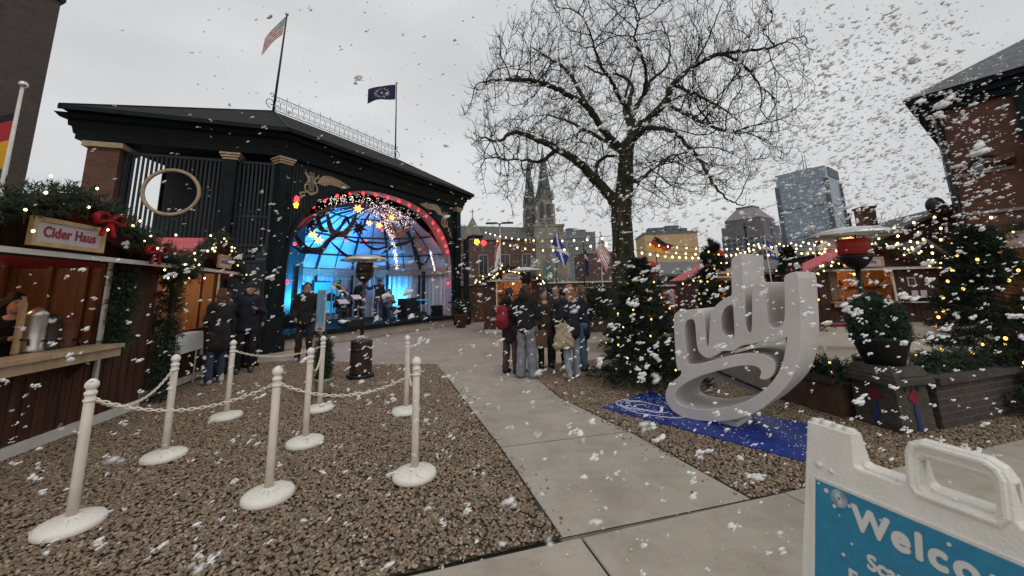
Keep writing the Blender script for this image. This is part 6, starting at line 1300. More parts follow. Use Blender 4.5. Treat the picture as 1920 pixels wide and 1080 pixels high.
class SDF:
    def __init__(s,lo,hi,h): s.h=h; s.lo=np.array(lo,float); n=np.ceil((np.array(hi)-s.lo)/h).astype(int)+2; s.f=np.full(n,1.,np.float32); s.n=n
    def _sub(s,lo,hi):
        a=np.maximum(((lo-s.lo)/s.h).astype(int)-1,0); b=np.minimum(((hi-s.lo)/s.h).astype(int)+2,s.n); 
        if (b<=a).any(): return None
        g=np.meshgrid(*[s.lo[k]+np.arange(a[k],b[k])*s.h for k in range(3)],indexing='ij'); return (slice(a[0],b[0]),slice(a[1],b[1]),slice(a[2],b[2])),g
    def _put(s,sl,d,k,sub=False):
        o=s.f[sl]
        if sub: s.f[sl]=np.maximum(o,-d); return
        if k>0: hh=np.clip(.5+.5*(o-d)/k,0,1); s.f[sl]=o*(1-hh)+d*hh-k*hh*(1-hh)
        else: s.f[sl]=np.minimum(o,d)
    def cap(s,a,b,ra,rb,k=.03,sub=False,fl=(1,1,1)):
        a=np.array(a,float);b=np.array(b,float); r=max(ra,rb)/min(fl)+.08; S=s._sub(np.minimum(a,b)-r,np.maximum(a,b)+r)
        if S is None: return s
        sl,g=S; f=np.array(fl); P=[(g[i]-a[i])*f[i] for i in range(3)]; D=(b-a)*f; L=D@D+1e-9; t=np.clip((P[0]*D[0]+P[1]*D[1]+P[2]*D[2])/L,0,1); d=np.sqrt((P[0]-t*D[0])**2+(P[1]-t*D[1])**2+(P[2]-t*D[2])**2)-(ra+(rb-ra)*t); s._put(sl,d,k,sub); return s
    def ell(s,c,r,k=.02,sub=False):
        c=np.array(c,float);r=np.array(r,float); S=s._sub(c-r-.06,c+r+.06)
        if S is None: return s
        sl,g=S; q=np.sqrt(sum(((g[i]-c[i])/r[i])**2 for i in range(3))); d=(q-1)*r.min()*1.0; s._put(sl,d,k,sub); return s
    def mesh(s,rough=0,seed=0,fr=14):
        f=s.f
        if rough:
            g=np.meshgrid(*[s.lo[k]+np.arange(s.n[k])*s.h for k in range(3)],indexing='ij'); r_=np.random.default_rng(seed); p=r_.uniform(0,6,6)
            f=f+rough*(np.sin(g[0]*fr+p[0]+2*np.sin(g[2]*fr*.6+p[1]))*np.sin(g[2]*fr*.8+p[2]+1.5*np.sin(g[1]*fr*.7+p[3]))+.5*np.sin(g[0]*fr*1.9+p[4]+g[2]*fr*1.3)*np.sin(g[1]*fr*1.7+p[5]-g[2]*fr))
        return surfnet(f,s.lo,s.h)
SK={}
def colr(c,rough=.85,**k):
    key='cl_%d_%d_%d'%tuple(int(x*999) for x in c)
    if key not in K: G_(key,c,rough,var=.25,scale=6,bump=.25,bscale=25,**k)
    return key
def person(name,pos,face,H,label,top,bottom,shoes,skin=(.42,.25,.18),hair=(.03,.02,.015),hairlen=0,hat=None,arms=None,legs=None,lean=0,turn=0,glasses=False,sit=False,coat=.0,puff=.0,extra=None,group='people at the market',collar=None,cat='person',trouser_w=1.0,hood=False):
    """local frame: faces +Y, feet at z=0; sizes in metres for H=1.75, scaled"""
    k=H/1.75; rz=face-pi/2; t=thing('person',label,cat,pos,rz,group)
    hipz=.92 if not sit else .50; dy=-lean
    hp={s:np.array([s*.09,0,hipz]) for s in(-1,1)}; ch=np.array([0,lean*.8,hipz+.46]); nk=np.array([0,lean,hipz+.58]); hd=np.array([0,lean+.03,hipz+.73])
    sh={s:np.array([s*.158,lean*.92,hipz+.515]) for s in(-1,1)}
    A=arms or {-1:((-.23,-.02,-.27),(-.24,.10,-.50)),1:((.23,-.02,-.27),(.24,.10,-.50))}
    el={s:np.array([A[s][0][0],lean*.9+A[s][0][1],sh[s][2]+A[s][0][2]]) for s in(-1,1)}; wr={s:np.array([A[s][1][0],lean*.9+A[s][1][1],sh[s][2]+A[s][1][2]]) for s in(-1,1)}
    if sit: kn={s:np.array([s*.12,.42,.50]) for s in(-1,1)}; an={s:np.array([s*.13,.40,.09]) for s in(-1,1)}
    else:
        lg=legs or {-1:(-.11,.02,-.12,-.01),1:(.11,.02,.12,.03)}
        kn={s:np.array([lg[s][0],lg[s][1]+.02,.49]) for s in(-1,1)}; an={s:np.array([lg[s][2],lg[s][3],.09]) for s in(-1,1)}
    loc=np.array(pos,float); c,s_=math.cos(rz),math.sin(rz)
    def W(V): V=V*k; return np.stack([V[:,0]*c-V[:,1]*s_,V[:,0]*s_+V[:,1]*c,V[:,2]],1)+loc
    allp=np.array(list(hp.values())+list(el.values())+list(wr.values())+list(kn.values())+list(an.values())+[hd]); lo=allp.min(0)-[.22,.25,.12]; hi=allp.max(0)+[.22,.28,.2]; lo[2]=-.02
    # skin: one continuous body with face, neck, hands with five fingers
    S=SDF(lo,hi,.0105)
    S.ell(hd+[0,0,.015],(.076,.092,.105),.0); S.ell(hd+[0,.02,-.055],(.056,.066,.062),.03); S.ell(hd+[0,.088,-.015],(.013,.020,.026),.012); S.ell(hd+[0,.078,-.060],(.026,.014,.010),.008); S.ell(hd+[0,.066,-.098],(.024,.02,.02),.02)
    for s in(-1,1): S.ell(hd+[s*.078,-.005,-.01],(.012,.022,.034),.006); S.ell(hd+[s*.031,.094,.012],(.016,.012,.010),sub=True)
    S.cap(nk+[0,0,-.03],hd+[0,-.01,-.05],.055,.050,.03); S.cap(ch,np.array([0,0,hipz+.03]),.12,.125,.05,fl=(.85,1.15,1)); S.cap(sh[-1],sh[1],.055,.055,.05)
    for s in(-1,1):
        S.cap(sh[s],el[s],.048,.038,.03); S.cap(el[s],wr[s],.038,.026,.02); S.cap(hp[s],kn[s],.075,.052,.04); S.cap(kn[s],an[s],.050,.034,.02); S.cap(an[s],an[s]+[0,.11,-.05],.035,.03,.02)
        d=wr[s]-el[s]; d/=np.linalg.norm(d); pm_=wr[s]+d*.055; _,a_,b_=basis(d,(0,1,0) if abs(d[1])<.9 else (0,0,1)); S.cap(wr[s],pm_+d*.02,.026,.034,.015)
        for q,ln in ((-1.5,.050),(-.5,.066),(.5,.062),(1.5,.046)): b0=pm_+d*.02+b_*q*.018; b1=b0+d*ln*.6; S.cap(b0,b1,.0100,.0095,.004); S.cap(b1,b1+d*ln*.4+a_*(-s)*.018,.0095,.008,.003)
        tb=wr[s]+d*.03+b_*.026; S.cap(tb,tb+d*.035+b_*.028,.012,.010,.006)
    V,F=S.mesh(); make_obj('body',W(V),F,colr(skin,.6),t,True)
    # eyes
    m=MB()
    for s in(-1,1): m.ball((hd+[s*.031,.080,.012]),.010,1)
    V=np.concatenate(m.V); make_obj('eyes',W(V),m.F,'black',t,True)
    # trousers
    T=SDF(lo,hi,.013); tw_=trouser_w
    for s in(-1,1): T.cap(hp[s]+[0,0,0],kn[s],.088,.068*tw_,.03); T.cap(kn[s],an[s]+[0,0,-.015],.074*tw_,.062*tw_**1.6,.02)
    T.cap([-.06,0,hipz+.03],[.06,0,hipz+.03],.105,.105,.04)
    V,F=T.mesh(.008,seed=int(abs(pos[0])*100)); make_obj('trousers',W(V),F,colr(bottom),t,True)
    # jacket
    J=SDF(lo,hi,.013); pf=.018+puff
    J.cap(ch+[0,0,-.04],np.array([0,0,hipz+.06]),.125+pf*.8,.122+pf*.8,.04,fl=(.86,1.15,1)); J.cap(sh[-1],sh[1],.058+pf*.8,.058+pf*.8,.05)
    if coat>0: J.cap([0,-.0,hipz+.08],[0,.0,hipz-coat],.125+pf*.8,.138+pf*.8,.03,fl=(.86,1.12,1))
    for s in(-1,1): J.cap(sh[s],el[s],.056+pf*.8,.047+pf*.8,.022); J.cap(el[s],wr[s]-(wr[s]-el[s])*.06,.047+pf*.8,.038+pf*.5,.012)
    J.cap(nk+[0,-.01,-.04],nk+[0,-.005,.015],.070,.072,.02)
    if hood: J.ell(nk+[0,-.10,.03],(.12,.09,.10),.03)
    V,F=J.mesh(.009+puff*.15,seed=int(abs(pos[1])*100),fr=13); make_obj('jacket',W(V),F,colr(top),t,True)
    if collar: Cc=SDF(nk-.2,nk+.2,.01); Cc.cap(nk+[0,0,.0],nk+[0,.005,.045],.076,.078,.0); V,F=Cc.mesh(.003); make_obj('scarf',W(V),F,colr(collar),t,True)
    # shoes
    for s in(-1,1):
        B=SDF(an[s]-.22,an[s]+.24,.010); B.cap(an[s]+[0,-.03,-.045],an[s]+[0,.15,-.052],.044,.040,.01); B.cap(an[s]+[0,-.02,-.02],an[s]+[0,-.01,.05],.048,.050,.02); V,F=B.mesh(); V[:,2]=np.maximum(V[:,2],.002); make_obj('shoe',W(V),F,colr(shoes,.6),t,True)
    # hair / hat
    Hh=SDF(hd-[.2,.25,.62],hd+[.2,.2,.25],.0105)
    Hh.ell(hd+[0,-.014,.032],(.088,.100,.108),.0)
    if hairlen>0:
        for s in(-1,0,1): Hh.cap(hd+[s*.055,-.045,.0],hd+[s*.085,-.075-lean*.2,-hairlen],.062,.045 if s else .055,.04)
    Hh.ell(hd+[0,.105,-.055],(.062,.085,.105),sub=True)
    if hairlen<=0: Hh.cap(hd+[0,.02,-.18],hd+[0,-.05,-.16],.10,.10,sub=True)
    V,F=Hh.mesh(.010,seed=5,fr=34); make_obj('hair',W(V),F,colr(hair,.8),t,True)
    if hat:
        Q=SDF(hd-[.2,.2,.1],hd+[.2,.2,.3],.0105); Q.ell(hd+[0,-.012,.055],(.098,.110,.098),.0); Q.cap(hd+[0,.02,-.10],hd+[0,-.02,-.10],.13,.13,sub=True); Q.ell(hd+[0,.13,-.03],(.08,.06,.06),sub=True)
        if hat[1]: Q.ell(hd+[0,-.01,.165],(.032,.032,.032),.01)
        V,F=Q.mesh(.003,fr=60); make_obj('hat',W(V),F,colr(hat[0]),t,True)
    if glasses:
        m=MB(); 
        for s in(-1,1): m.tube([hd+[s*.032+.022*math.cos(a),.100,.010+.016*math.sin(a)] for a in np.linspace(0,2*pi,13)],.0028,4,cap=False); m.tube([hd+[s*.055,.098,.012],hd+[s*.08,.0,.012]],.0025,4)
        m.tube([hd+[-.01,.102,.012],hd+[.01,.102,.012]],.0025,4); V=np.concatenate(m.V); make_obj('glasses',W(V),m.F,'black',t)
    t['_']=0; del t['_']
    return t,(lambda p: W(np.array([p],float))[0]),dict(sh=sh,el=el,wr=wr,hd=hd,nk=nk,ch=ch)
def F_(dx,dy): return math.atan2(dy,dx)
BLK=(.010,.010,.011); NAV=(.012,.014,.026); 
hold={-1:((-.22,.02,-.26),(-.10,.22,-.18)),1:((.22,.02,-.26),(.10,.22,-.20))}
pock={-1:((-.27,-.04,-.26),(-.20,.07,-.46)),1:((.27,-.04,-.26),(.20,.07,-.46))}
# man by the left pavilion column
person('p',(-5.22,9.75,0),F_(.25,-1),1.87,'man with glasses in a black jacket standing at the left column of the stage','x'and BLK,(.022,.013,.010),(.35,.33,.32),glasses=True,arms=pock,puff=.022,coat=.04,hairlen=0,hair=(.035,.02,.013))
# left stall customers
person('p',(-5.62,7.45,0),F_(-1,.35),1.72,'woman with long brown curly hair in a dark coat at the white cloth table',(.016,.013,.014),(.035,.045,.08),(.5,.5,.52),hair=(.09,.045,.025),hairlen=.26,arms=hold,coat=.22,puff=.012)
person('p',(-5.78,8.45,0),F_(.7,-1),1.86,'man in navy hooded jacket and dark cap behind the far left stanchion',NAV,(.010,.010,.012),(.05,.05,.05),hat=((.02,.022,.04),False),hood=True,arms={-1:((-.24,.0,-.26),(-.12,.20,-.20)),1:((.27,.05,-.20),(.30,.26,-.06))},puff=.015,coat=.06)
p_,w_,j_=person('p',(-6.55,6.95,0),F_(1,.5),1.66,'stallholder in a red hat and dark top behind the white cloth table',(.013,.013,.015),(.02,.02,.02),BLK,hat=((.35,.02,.01),False),hair=(.04,.02,.015),arms=hold)
person('p',(-6.50,8.60,0),F_(.3,-1),1.70,'person in olive brown coat half hidden behind the man in navy',(.028,.028,.02),BLK,BLK,hair=(.05,.03,.02),coat=.1)
person('p',(-5.78,4.45,0),F_(1,-.2),1.66,'vendor with dark hair in black inside the cider stall, at the left edge',(.008,.008,.009),BLK,BLK,hair=(.008,.007,.007),hairlen=.12,arms=hold,group='people at the market')
person('p',(-6.15,9.15,0),F_(1,-.6),1.76,'man in a black coat behind the man in navy, beside the pavilion column',BLK,BLK,BLK,hair=(.03,.02,.015),coat=.2,arms=pock)
person('p',(-6.05,8.15,0),F_(-1,.2),1.68,'woman in a dark grey coat facing the second stall, near the navy-jacketed man',(.02,.02,.024),(.02,.022,.03),BLK,hair=(.05,.03,.02),hairlen=.16,arms=hold,coat=.24)
# group on the path
p_,w_,j_=person('p',(-.10,7.70,0),F_(.55,.8),1.60,'person with red backpack and brown trousers, leftmost of the group on the path',(.022,.015,.018),(.075,.05,.042),BLK,hair=(.03,.018,.015),coat=.16,hood=True,arms=hold,trouser_w=1.05)
c_b=w_((-.03,-.22,1.18)); bt=thing('backpack','red backpack worn by the person at the left of the group','backpack',tuple(c_b)); B=SDF((-.25,-.2,-.3),(.25,.2,.3),.012); B.cap((0,0,-.12),(0,0,.10),.13,.12,.02,fl=(.9,1.25,1)); B.ell((0,-.09,-.06),(.10,.05,.09),.02); V,F=B.mesh(.004); a_=F_(.55,.8)-pi/2; V=np.stack([V[:,0]*math.cos(a_)-V[:,1]*math.sin(a_),V[:,0]*math.sin(a_)+V[:,1]*math.cos(a_),V[:,2]],1)+c_b; make_obj('bag',V,F,colr((.24,.015,.028)),bt,True)
m=MB(); 
for s in(-1,1): m.tube([w_((s*.09,-.15,1.30)),w_((s*.12,-.02,1.46)),w_((s*.12,.13,1.30)),w_((s*.11,.0,1.05))],.016,6)
m.build('strap','paint_red',bt)
p_,w_,j_=person('p',(.20,7.28,0),F_(.45,1),1.66,'woman in short black jacket and wide grey trousers seen from behind',BLK,(.20,.21,.24),(.012,.012,.012),hair=(.04,.025,.018),hairlen=.10,arms=hold,trouser_w=1.30,puff=.030,lean=.06,hood=True)
p_,w_,j_=person('p',(.92,8.45,0),F_(-.25,-1),1.66,'smiling dark-haired woman in a black coat facing the camera with a cup',(.012,.012,.012),(.012,.012,.014),(.02,.015,.012),skin=(.36,.21,.15),hair=(.02,.012,.01),collar=(.30,.22,.17),arms={-1:((-.22,.0,-.26),(-.20,.20,-.50)),1:((.24,.02,-.27),(.13,.24,-.16))},coat=.08)
cup=thing('paper_cup','white paper cup held by the woman in the black coat','cup',tuple(w_((.12,.33,1.28)))); m=MB(); m.lathe([(.028,0),(.036,.09),(.038,.095),(.03,.10)],c=w_((.12,.33,1.24)),n=14); m.build('cup','sign_face',cup,True); m=MB(); m.lathe([(.039,.095),(.036,.105),(.01,.107)],c=w_((.12,.33,1.24)),n=14); m.build('lid','white_plastic',cup)
p_,w_,j_=person('p',(1.05,7.22,0),F_(-.5,.85),1.63,'woman with long reddish blonde hair, dark jacket and pale jeans, carrying a tote',(.012,.013,.024),(.26,.31,.37),(.52,.47,.40),hair=(.34,.14,.075),hairlen=.34,arms={-1:((-.22,.0,-.26),(-.22,.14,-.42)),1:((.22,.02,-.26),(.10,.22,-.18))},puff=.012,coat=.05)
tc2=w_((-.22,-.02,.82)); tt=thing('tote_bag','large beige canvas tote bag hanging from the shoulder of the blonde woman','bag',tuple(tc2)); B=SDF((-.3,-.3,-.35),(.3,.3,.35),.012); [B.cap((x,0,-.17),(x*.72,0,.16),.085,.04,.02) for x in (-.13,-.06,.0,.06,.13)]; V,F=B.mesh(.014,fr=26); V=V*np.array([1,1,1]); a_=F_(1,.1)-pi/2; V=np.stack([V[:,0]*math.cos(.3)-V[:,1]*math.sin(.3),V[:,0]*math.sin(.3)+V[:,1]*math.cos(.3),V[:,2]],1)+tc2; make_obj('bag',V,F,colr((.36,.30,.20)),tt,True)
m=MB(); 
for s in(-1,1): m.tube([tc2+[s*.07,0,.16],w_((-.20,.02,1.15)),w_((-.165,.0,1.46))],.012,6)
m.build('strap',colr((.38,.32,.22)),tt)
person('p',(1.38,7.85,0),F_(-.8,.3),1.62,'person in dark blue coat and jeans at the right end of the group',(.014,.018,.03),(.10,.15,.24),(.03,.03,.03),hair=(.11,.075,.045),hairlen=.22,arms=hold,coat=.16)
person('p',(.62,8.15,0),F_(.3,-1),1.58,'short person in dark brown clothes in the middle of the group',(.045,.03,.022),(.02,.016,.016),BLK,hair=(.02,.015,.012),coat=.18)
pb=thing('paper_bag','brown paper bag held low in the middle of the group','bag',(.50,7.75,.62)); m=MB(); m.box((.50,7.75,.62),(.24,.14,.32),rz=.3,taper=1.04); m.build('bag',colr((.20,.11,.07)),pb); m=MB(); m.tube(catmull([(.43,7.73,.78),(.45,7.74,.90),(.52,7.75,.92),(.57,7.77,.78)],5),.006,5); m.build('handle',colr((.25,.16,.10)),pb)
person('p',(3.02,8.8,.30),F_(-.4,1),1.62,'person in a rust brown coat seen from behind at the foot of the bare tree',(.17,.07,.045),(.04,.03,.03),BLK,hair=(.12,.07,.05),hairlen=.08,puff=.02,coat=.2,hood=True)
# musicians
ZS=.46
def sp(s,t): return tuple(FP(s,t,ZS))
p_,w_,j_=person('p',sp(4.95,1.0),F_(-.6,.75),1.74,'conductor in a dark top and beanie standing on the stage with one arm out',(.012,.012,.014),(.030,.035,.07),(.4,.4,.4),hat=((.03,.03,.03),True),arms={-1:((-.34,.20,-.10),(-.42,.46,.0)),1:((.23,.05,-.26),(.20,.25,-.30))},group='musicians and crew on the stage')
p_,w_,j_=person('p',sp(6.1,1.6),F_(.6,-.9),1.68,'seated woman with reddish hair and a pale shawl on the stage',(.26,.24,.21),(.035,.06,.065),BLK,hair=(.12,.04,.025),hairlen=.14,sit=True,arms=hold,puff=.03,group='musicians and crew on the stage')
p_,w_,j_=person('p',sp(3.55,1.55),F_(.7,-.8),1.72,'seated tuba player in dark clothes on the stage',(.025,.018,.02),(.05,.04,.035),BLK,skin=(.48,.30,.22),hair=(.25,.22,.2),sit=True,arms=hold,group='musicians and crew on the stage')
tu=thing('tuba','brass tuba held up by the seated player, its bell flaring to the right','tuba',tuple(w_((0,.2,1.2)))); 
brass=mat('brass',(.42,.25,.07),.25,metal=1,var=.2); K['brass']=brass
m=MB(); P=catmull([w_((.05,.25,.62)),w_((-.12,.26,.66)),w_((-.16,.27,.95)),w_((-.05,.28,1.20)),w_((.10,.28,1.36)),w_((.22,.3,1.50)),w_((.30,.33,1.60))],8); m.tube(P,np.interp(np.linspace(0,1,len(P)),[0,.5,.8,.93,1],[.035,.07,.10,.15,.23]),18,cap=False); m.build('bell','brass',tu,True)
m=MB(); m.tube(catmull([w_((.0,.2,1.12)),w_((.1,.22,.95)),w_((.08,.22,.75)),w_((-.05,.24,.66)),w_((.12,.24,.78)),w_((.1,.24,1.0))],8),.018,8); m.build('tubing','brass',tu,True)
for k in range(3): m=MB(); q=w_((-.02+k*.05,.22,.95)); m.tube([q,q+[0,0,.14]],.014,8); m.build('valve','brass',tu)
p_,w_,j_=person('p',sp(4.7,2.7),F_(.5,-1),1.70,'seated musician in black behind the music stand, centre of the stage',BLK,BLK,BLK,hat=((.01,.01,.01),False),sit=True,arms=hold,group='musicians and crew on the stage')
p_,w_,j_=person('p',sp(1.35,2.3),F_(.8,-.6),1.72,'seated musician in dark red behind the man by the left column',(.06,.012,.015),BLK,BLK,sit=True,arms=hold,group='musicians and crew on the stage')
p_,w_,j_=person('p',sp(7.05,2.6),F_(0,-1),1.72,'musician in dark brown coat seated at the right of the stage',(.03,.022,.018),(.02,.015,.012),BLK,sit=True,arms=hold,group='musicians and crew on the stage')
person('p',sp(5.6,3.0),F_(-.2,-1),1.74,'tall stagehand in black standing behind the conductor',BLK,BLK,BLK,arms=pock,group='musicians and crew on the stage')
person('p',sp(2.5,2.6),F_(.6,-1),1.78,'standing musician in black at the left of the stage, holding his hands together',BLK,BLK,BLK,hair=(.02,.02,.02),arms=hold,group='musicians and crew on the stage')
for k,(s,tt_) in enumerate(((6.1,1.6),(3.55,1.55),(4.7,2.7),(1.35,2.3),(7.05,2.6))):
    c_=FP(s,tt_,ZS); t=thing('folding_chair','folding chair under the %s'%['woman with the shawl','tuba player','musician in black','musician in dark red','musician at the right'][k],'chair',tuple(c_),aF); m=MB(); m.box((0,0,.40),(.4,.4,.03)); m.build('seat','black',t,local=True); m=MB(); m.box((0,.2,.72),(.38,.03,.2)); m.build('backrest','black',t,local=True)
    for x in(-.17,.17):
        for y in(-.17,.19): m=MB(); m.tube([(x,y,0),(x,y,.40 if y<0 else .8)],.011,5); m.build('leg','blackmetal',t,local=True)
def mstand(s,t,label,sheet=True,h=1.05):
    o=thing('music_stand',label,'music stand',tuple(FP(s,t,ZS)),aF); m=MB(); m.tube([(0,0,.25),(0,0,h)],.012,6); m.build('stem','blackmetal',o,local=True)
    for k in range(3): a=k*2.1; m=MB(); m.tube([(0,0,.28),(.25*math.cos(a),.25*math.sin(a),.0)],.009,5); m.build('leg','blackmetal',o,local=True)
    m=MB(); R3=basis((1,0,0),(0,-.6,.8)); m.box((0,0,h+.05),(.50,.30,.012),R3=[(1,0,0),(0,.8,.6),(0,-.6,.8)]); m.build('desk','black',o,local=True)
    if sheet: m=MB(); m.box((0,-.01,h+.062),(.42,.27,.006),R3=[(1,0,0),(0,.8,.6),(0,-.6,.8)]); m.build('sheet_music','sign_face',o,local=True)
mstand(3.95,1.15,'music stand with white sheets in front of the conductor',h=.95); mstand(5.6,1.2,'music stand with white sheet beside the woman with the shawl',h=1.0); mstand(3.15,.9,'low music stand in front of the tuba player',h=.8)
def wedge(s,t,w0,label,rot):
    o=thing('floor_speaker',label,'speaker',tuple(FP(s,t,ZS)),aF+rot); m=MB(); m.prism([(0,0),(.38,0),(.30,.30),(.02,.20)],(-w0/2,-.19,0),(0,1,0),(0,0,1),(w0,0,0)); m.build('cabinet','black',o,local=True); m=MB(); m.prism([(0,0),(.27,0),(.27,.012),(0,.012)],(-w0/2+.03,-.165,.205),(0,.94,.335),(0,-.335,.94),(w0-.06,0,0)); m.build('grille','blackmetal',o,local=True)
wedge(2.9,.12,.62,'black wedge speaker lying at the left of the stage edge',.1); wedge(6.4,.10,.66,'black wedge speaker at the stage edge in front of the woman with the shawl',-.5)
o=thing('loudspeaker','black loudspeaker box standing at the right end of the stage','speaker',tuple(FP(8.15,.55,ZS)),aF); m=MB(); m.box((0,0,.25),(.42,.36,.50)); m.build('cabinet','black',o,local=True); m=MB(); m.box((0,-.185,.25),(.36,.012,.42)); m.build('grille','blackmetal',o,local=True)
o=thing('flight_case','black equipment case with metal edges behind the wedge speaker','case',tuple(FP(6.95,1.3,ZS)),aF); m=MB(); m.box((0,0,.42),(.8,.5,.84)); m.build('case','black',o,local=True); m=MB(); m.box((0,0,.86),(.84,.54,.05)); m.build('lid','blackmetal',o,local=True)
o=thing('keyboard_table','small table with cyan lit edge at the right of the stage','table',tuple(FP(7.55,1.0,ZS)),aF); m=MB(); m.box((0,0,.78),(.55,.4,.03)); m.build('top','screen',o,local=True)
for x in(-.24,.24): m=MB(); m.tube([(x,0,0),(x,0,.77)],.015,6); m.build('leg','blackmetal',o,local=True)
for s,t,z,lb in ((1.15,.75,2.75,'thick black speaker pole at the left of the stage'),(7.9,1.2,2.7,'black line speaker column at the right of the stage')):
    o=thing('speaker_column',lb,'speaker',tuple(FP(s,t,ZS)),aF); m=MB(); m.box((0,0,1.35),(.13,.13,1.6)); m.build('column','black',o,local=True); m=MB(); m.tube([(0,0,0),(0,0,.6)],.02,6); m.lathe([(.2,0),(.2,.02),(.03,.05)],n=14); m.build('stand','blackmetal',o,True,True)
# ---------------------------------------------------------------- blown foam snow: loose ragged tufts in the air
g=np.random.default_rng(2024); V0,F0=ICO[1]; V1_,F1_=ICO[0]
VV=[];FF=[];nv=0
def tuft(p,r,k,el,big):
    global nv
    V,F=(V0,F0) if big else (V1_,F1_); q=np.zeros(3); d=g.normal(size=3); d/=np.linalg.norm(d)
    for j in range(k):
        rr=r*g.uniform(.25,.62)*(1 if j<k*.5 else .6); W=V*rr*(1+.28*np.sin(V@g.normal(0,3,(3,1))+g.uniform(0,6)))
        W=W*np.array([1+el*.55,.9,.78-.15*el]); W[:,2]+=W[:,0]*.4; W=W+q; VV.append(W+p); FF.append(F+nv); nv+=len(V); q=q*.86+d*r*g.uniform(.2,.5)*.9+g.normal(0,r*.42,3)*np.array([1.2,1,.7])
def ok(p):
    # keep tufts out of the eye and above ground
    return p[2]>.03
cnt=0
# depth-layered cloud drifting from the upper right
while cnt<7000:
    y=3.0+ (g.random()**1.3)*15; x=g.uniform(-.95,1.35)*y; z=g.uniform(.1,1.573+y*.95)
    el_=(z-1.573)/y; az=x/y
    dens=.34+.75*math.exp(-((az-.22)/.30)**2)*math.exp(-((el_-.10)/.30)**2)+.55*math.exp(-((az-.95+el_*.2)/.45)**2)*math.exp(-((el_-.42)/.30)**2)
    if az<-.1 and el_>.25: dens*=.22
    if az<0: dens*=1.0
    if el_<-.12 and az>.1: dens*=.8
    if g.random()>dens: continue
    r=g.uniform(.009,.024)*(1+.7*(g.random()<.2)); tuft(np.array([x,y,z]),r,g.integers(2,5),g.uniform(0,1.5),False); cnt+=1
cnt=0
while cnt<1250:
    y=1.5+g.random()*2.2; x=g.uniform(-1.3,1.35)*y; z=g.uniform(.05,1.573+y*.8); el_=(z-1.573)/y; az=x/y
    dens=.42+.55*(az>.1)
    if az<.1 and el_>.12: dens*=.10
    if g.random()>dens*(.55 if (-.05<az<.5 and el_<-.15) else 1): continue
    if az>.62 and el_<-.15 and y<2.3: continue
    tuft(np.array([x,y,z]),g.uniform(.006,.0165)*(1+.5*(g.random()<.2)),g.integers(4,11),g.uniform(0,1.5),True); cnt+=1
# thicker drift near the blower, upper right
cnt=0
while cnt<2100:
    y=3+g.random()*7; az=g.normal(.98,.26); el_=g.normal(.42,.20); 
    if az<.35 or el_<.12: continue
    r=g.uniform(.010,.034); tuft(np.array([az*y,y,1.573+el_*y]),r,g.integers(3,7),1.2,False); cnt+=1
# a few large clots near the lens side, as the wind carries them past
for x,y,z,r in ((1.16,.90,1.90,.013),(1.40,1.15,2.13,.018),(1.10,.95,2.16,.010),(1.02,1.18,1.50,.011),(1.30,1.25,1.52,.013),(1.16,1.35,1.20,.010),(.95,1.5,2.6,.013),(1.4,1.5,2.5,.013),(.55,1.55,1.30,.010),(.62,2.0,1.15,.014),(.25,1.4,1.0,.010),(-.5,1.7,.85,.010),(-1.3,1.9,.75,.011),(-1.0,1.4,.72,.009),(.9,1.6,.85,.010),(1.5,1.35,1.02,.010),(-.2,1.6,.75,.009),(.65,1.7,1.95,.009)): tuft(np.array([x,y,z]),r*1.25,16,.8,True)
cnt=0
while cnt<85:
    y=g.uniform(.42,.95); az=g.uniform(-1.3,1.35); el_=g.uniform(-.95,.75)
    if el_>.15 and az<.0: continue
    if el_<-.15 and az>.55: continue
    if g.random()>(.45 if az<-.1 else .8): continue
    tuft(np.array([az*y,y,1.573+el_*y]),g.uniform(.0022,.0048),g.integers(7,13),1.0,True); cnt+=1
o=make_obj('blown_foam',np.concatenate(VV),np.concatenate(FF),'foam_white',None,True); tag(o,'flurry of white foam snow tufts filling the air over the square','foam snow',kind='stuff')
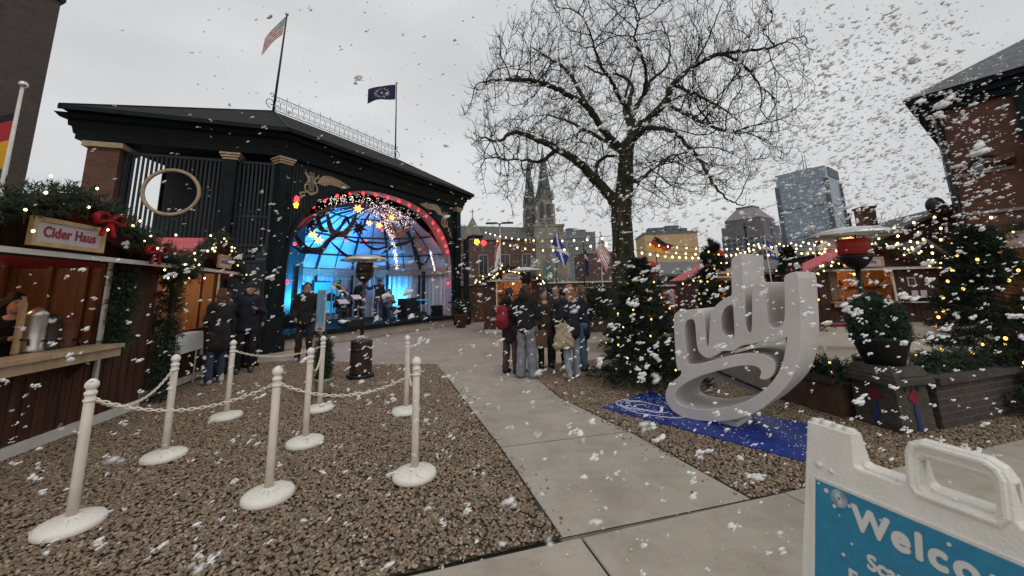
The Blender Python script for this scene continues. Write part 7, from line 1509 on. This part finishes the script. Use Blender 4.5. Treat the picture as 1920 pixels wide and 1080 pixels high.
# flecks that have settled on the beds and paving
VV=[];FF=[];nv=0
for k in range(800):
    y=2.5+g.random()**1.2*7; x=g.uniform(-.75,.75)*y; tuft(np.array([x,y,.012]),g.uniform(.004,.010),g.integers(1,4),.6,False)
o=make_obj('settled_foam',np.concatenate(VV),np.concatenate(FF),'foam_white',None,True); tag(o,'small white foam flecks settled on the gravel and paving','foam flecks',kind='stuff')

# foam caught on the stanchions and on the sign
VV=[];FF=[];nv=0
for i,(x,y) in enumerate(ST):
    for k in range(4 if i in (3,4) else 2): tuft(np.array([x+g.uniform(-.03,.03),y+g.uniform(-.03,.03),.985+g.uniform(-.02,.01)]),g.uniform(.010,.018),5,.4,True)
    for k in range(5): a=g.uniform(0,6.28); r=g.uniform(.06,.16); tuft(np.array([x+r*math.cos(a),y+r*math.sin(a),.085-r*.16]),g.uniform(.004,.010),4,.4,True)
for a,q in ((.03,-.018),(.07,-.018),(.29,-.048),(.34,-.046),(.31,.07),(.2,.075)):
    tuft(pt(a,q,-.01),g.uniform(.004,.008),5,.6,True)
for nm,cnt_ in (('trunk',190),('left',60),('A',45),('C',40),('B',35),('D',20)):
    L_=np.array(LIMBS[nm]); C_=catmull(L_[:,:3],8); R_=np.interp(np.linspace(0,1,len(C_)),np.linspace(0,1,len(L_)),L_[:,3])*(1 if nm=='trunk' else .84)
    for k in range(cnt_):
        i=int(g.uniform(0,.8 if nm!='trunk' else 1)*(len(C_)-1)); a=g.uniform(pi,2*pi) if nm=='trunk' else g.uniform(0,2*pi); dz=0 if nm=='trunk' else abs(math.sin(a))*.8
        p=C_[i]+R_[i]*np.array([math.cos(a),math.sin(a)*(1 if nm=='trunk' else .6),dz])
        if p[2]>.4: tuft(p,g.uniform(.010,.024),3,.8,False)
o=make_obj('caught_foam',np.concatenate(VV),np.concatenate(FF),'foam_white',None,True); tag(o,'little foam clumps caught on the stanchions, the white sign and the tree bark','foam flecks',kind='stuff')
for _o in sc.objects:
    if 'label' in _o and len(_o['label'].split())>16: print('LONGLABEL',_o['label'])
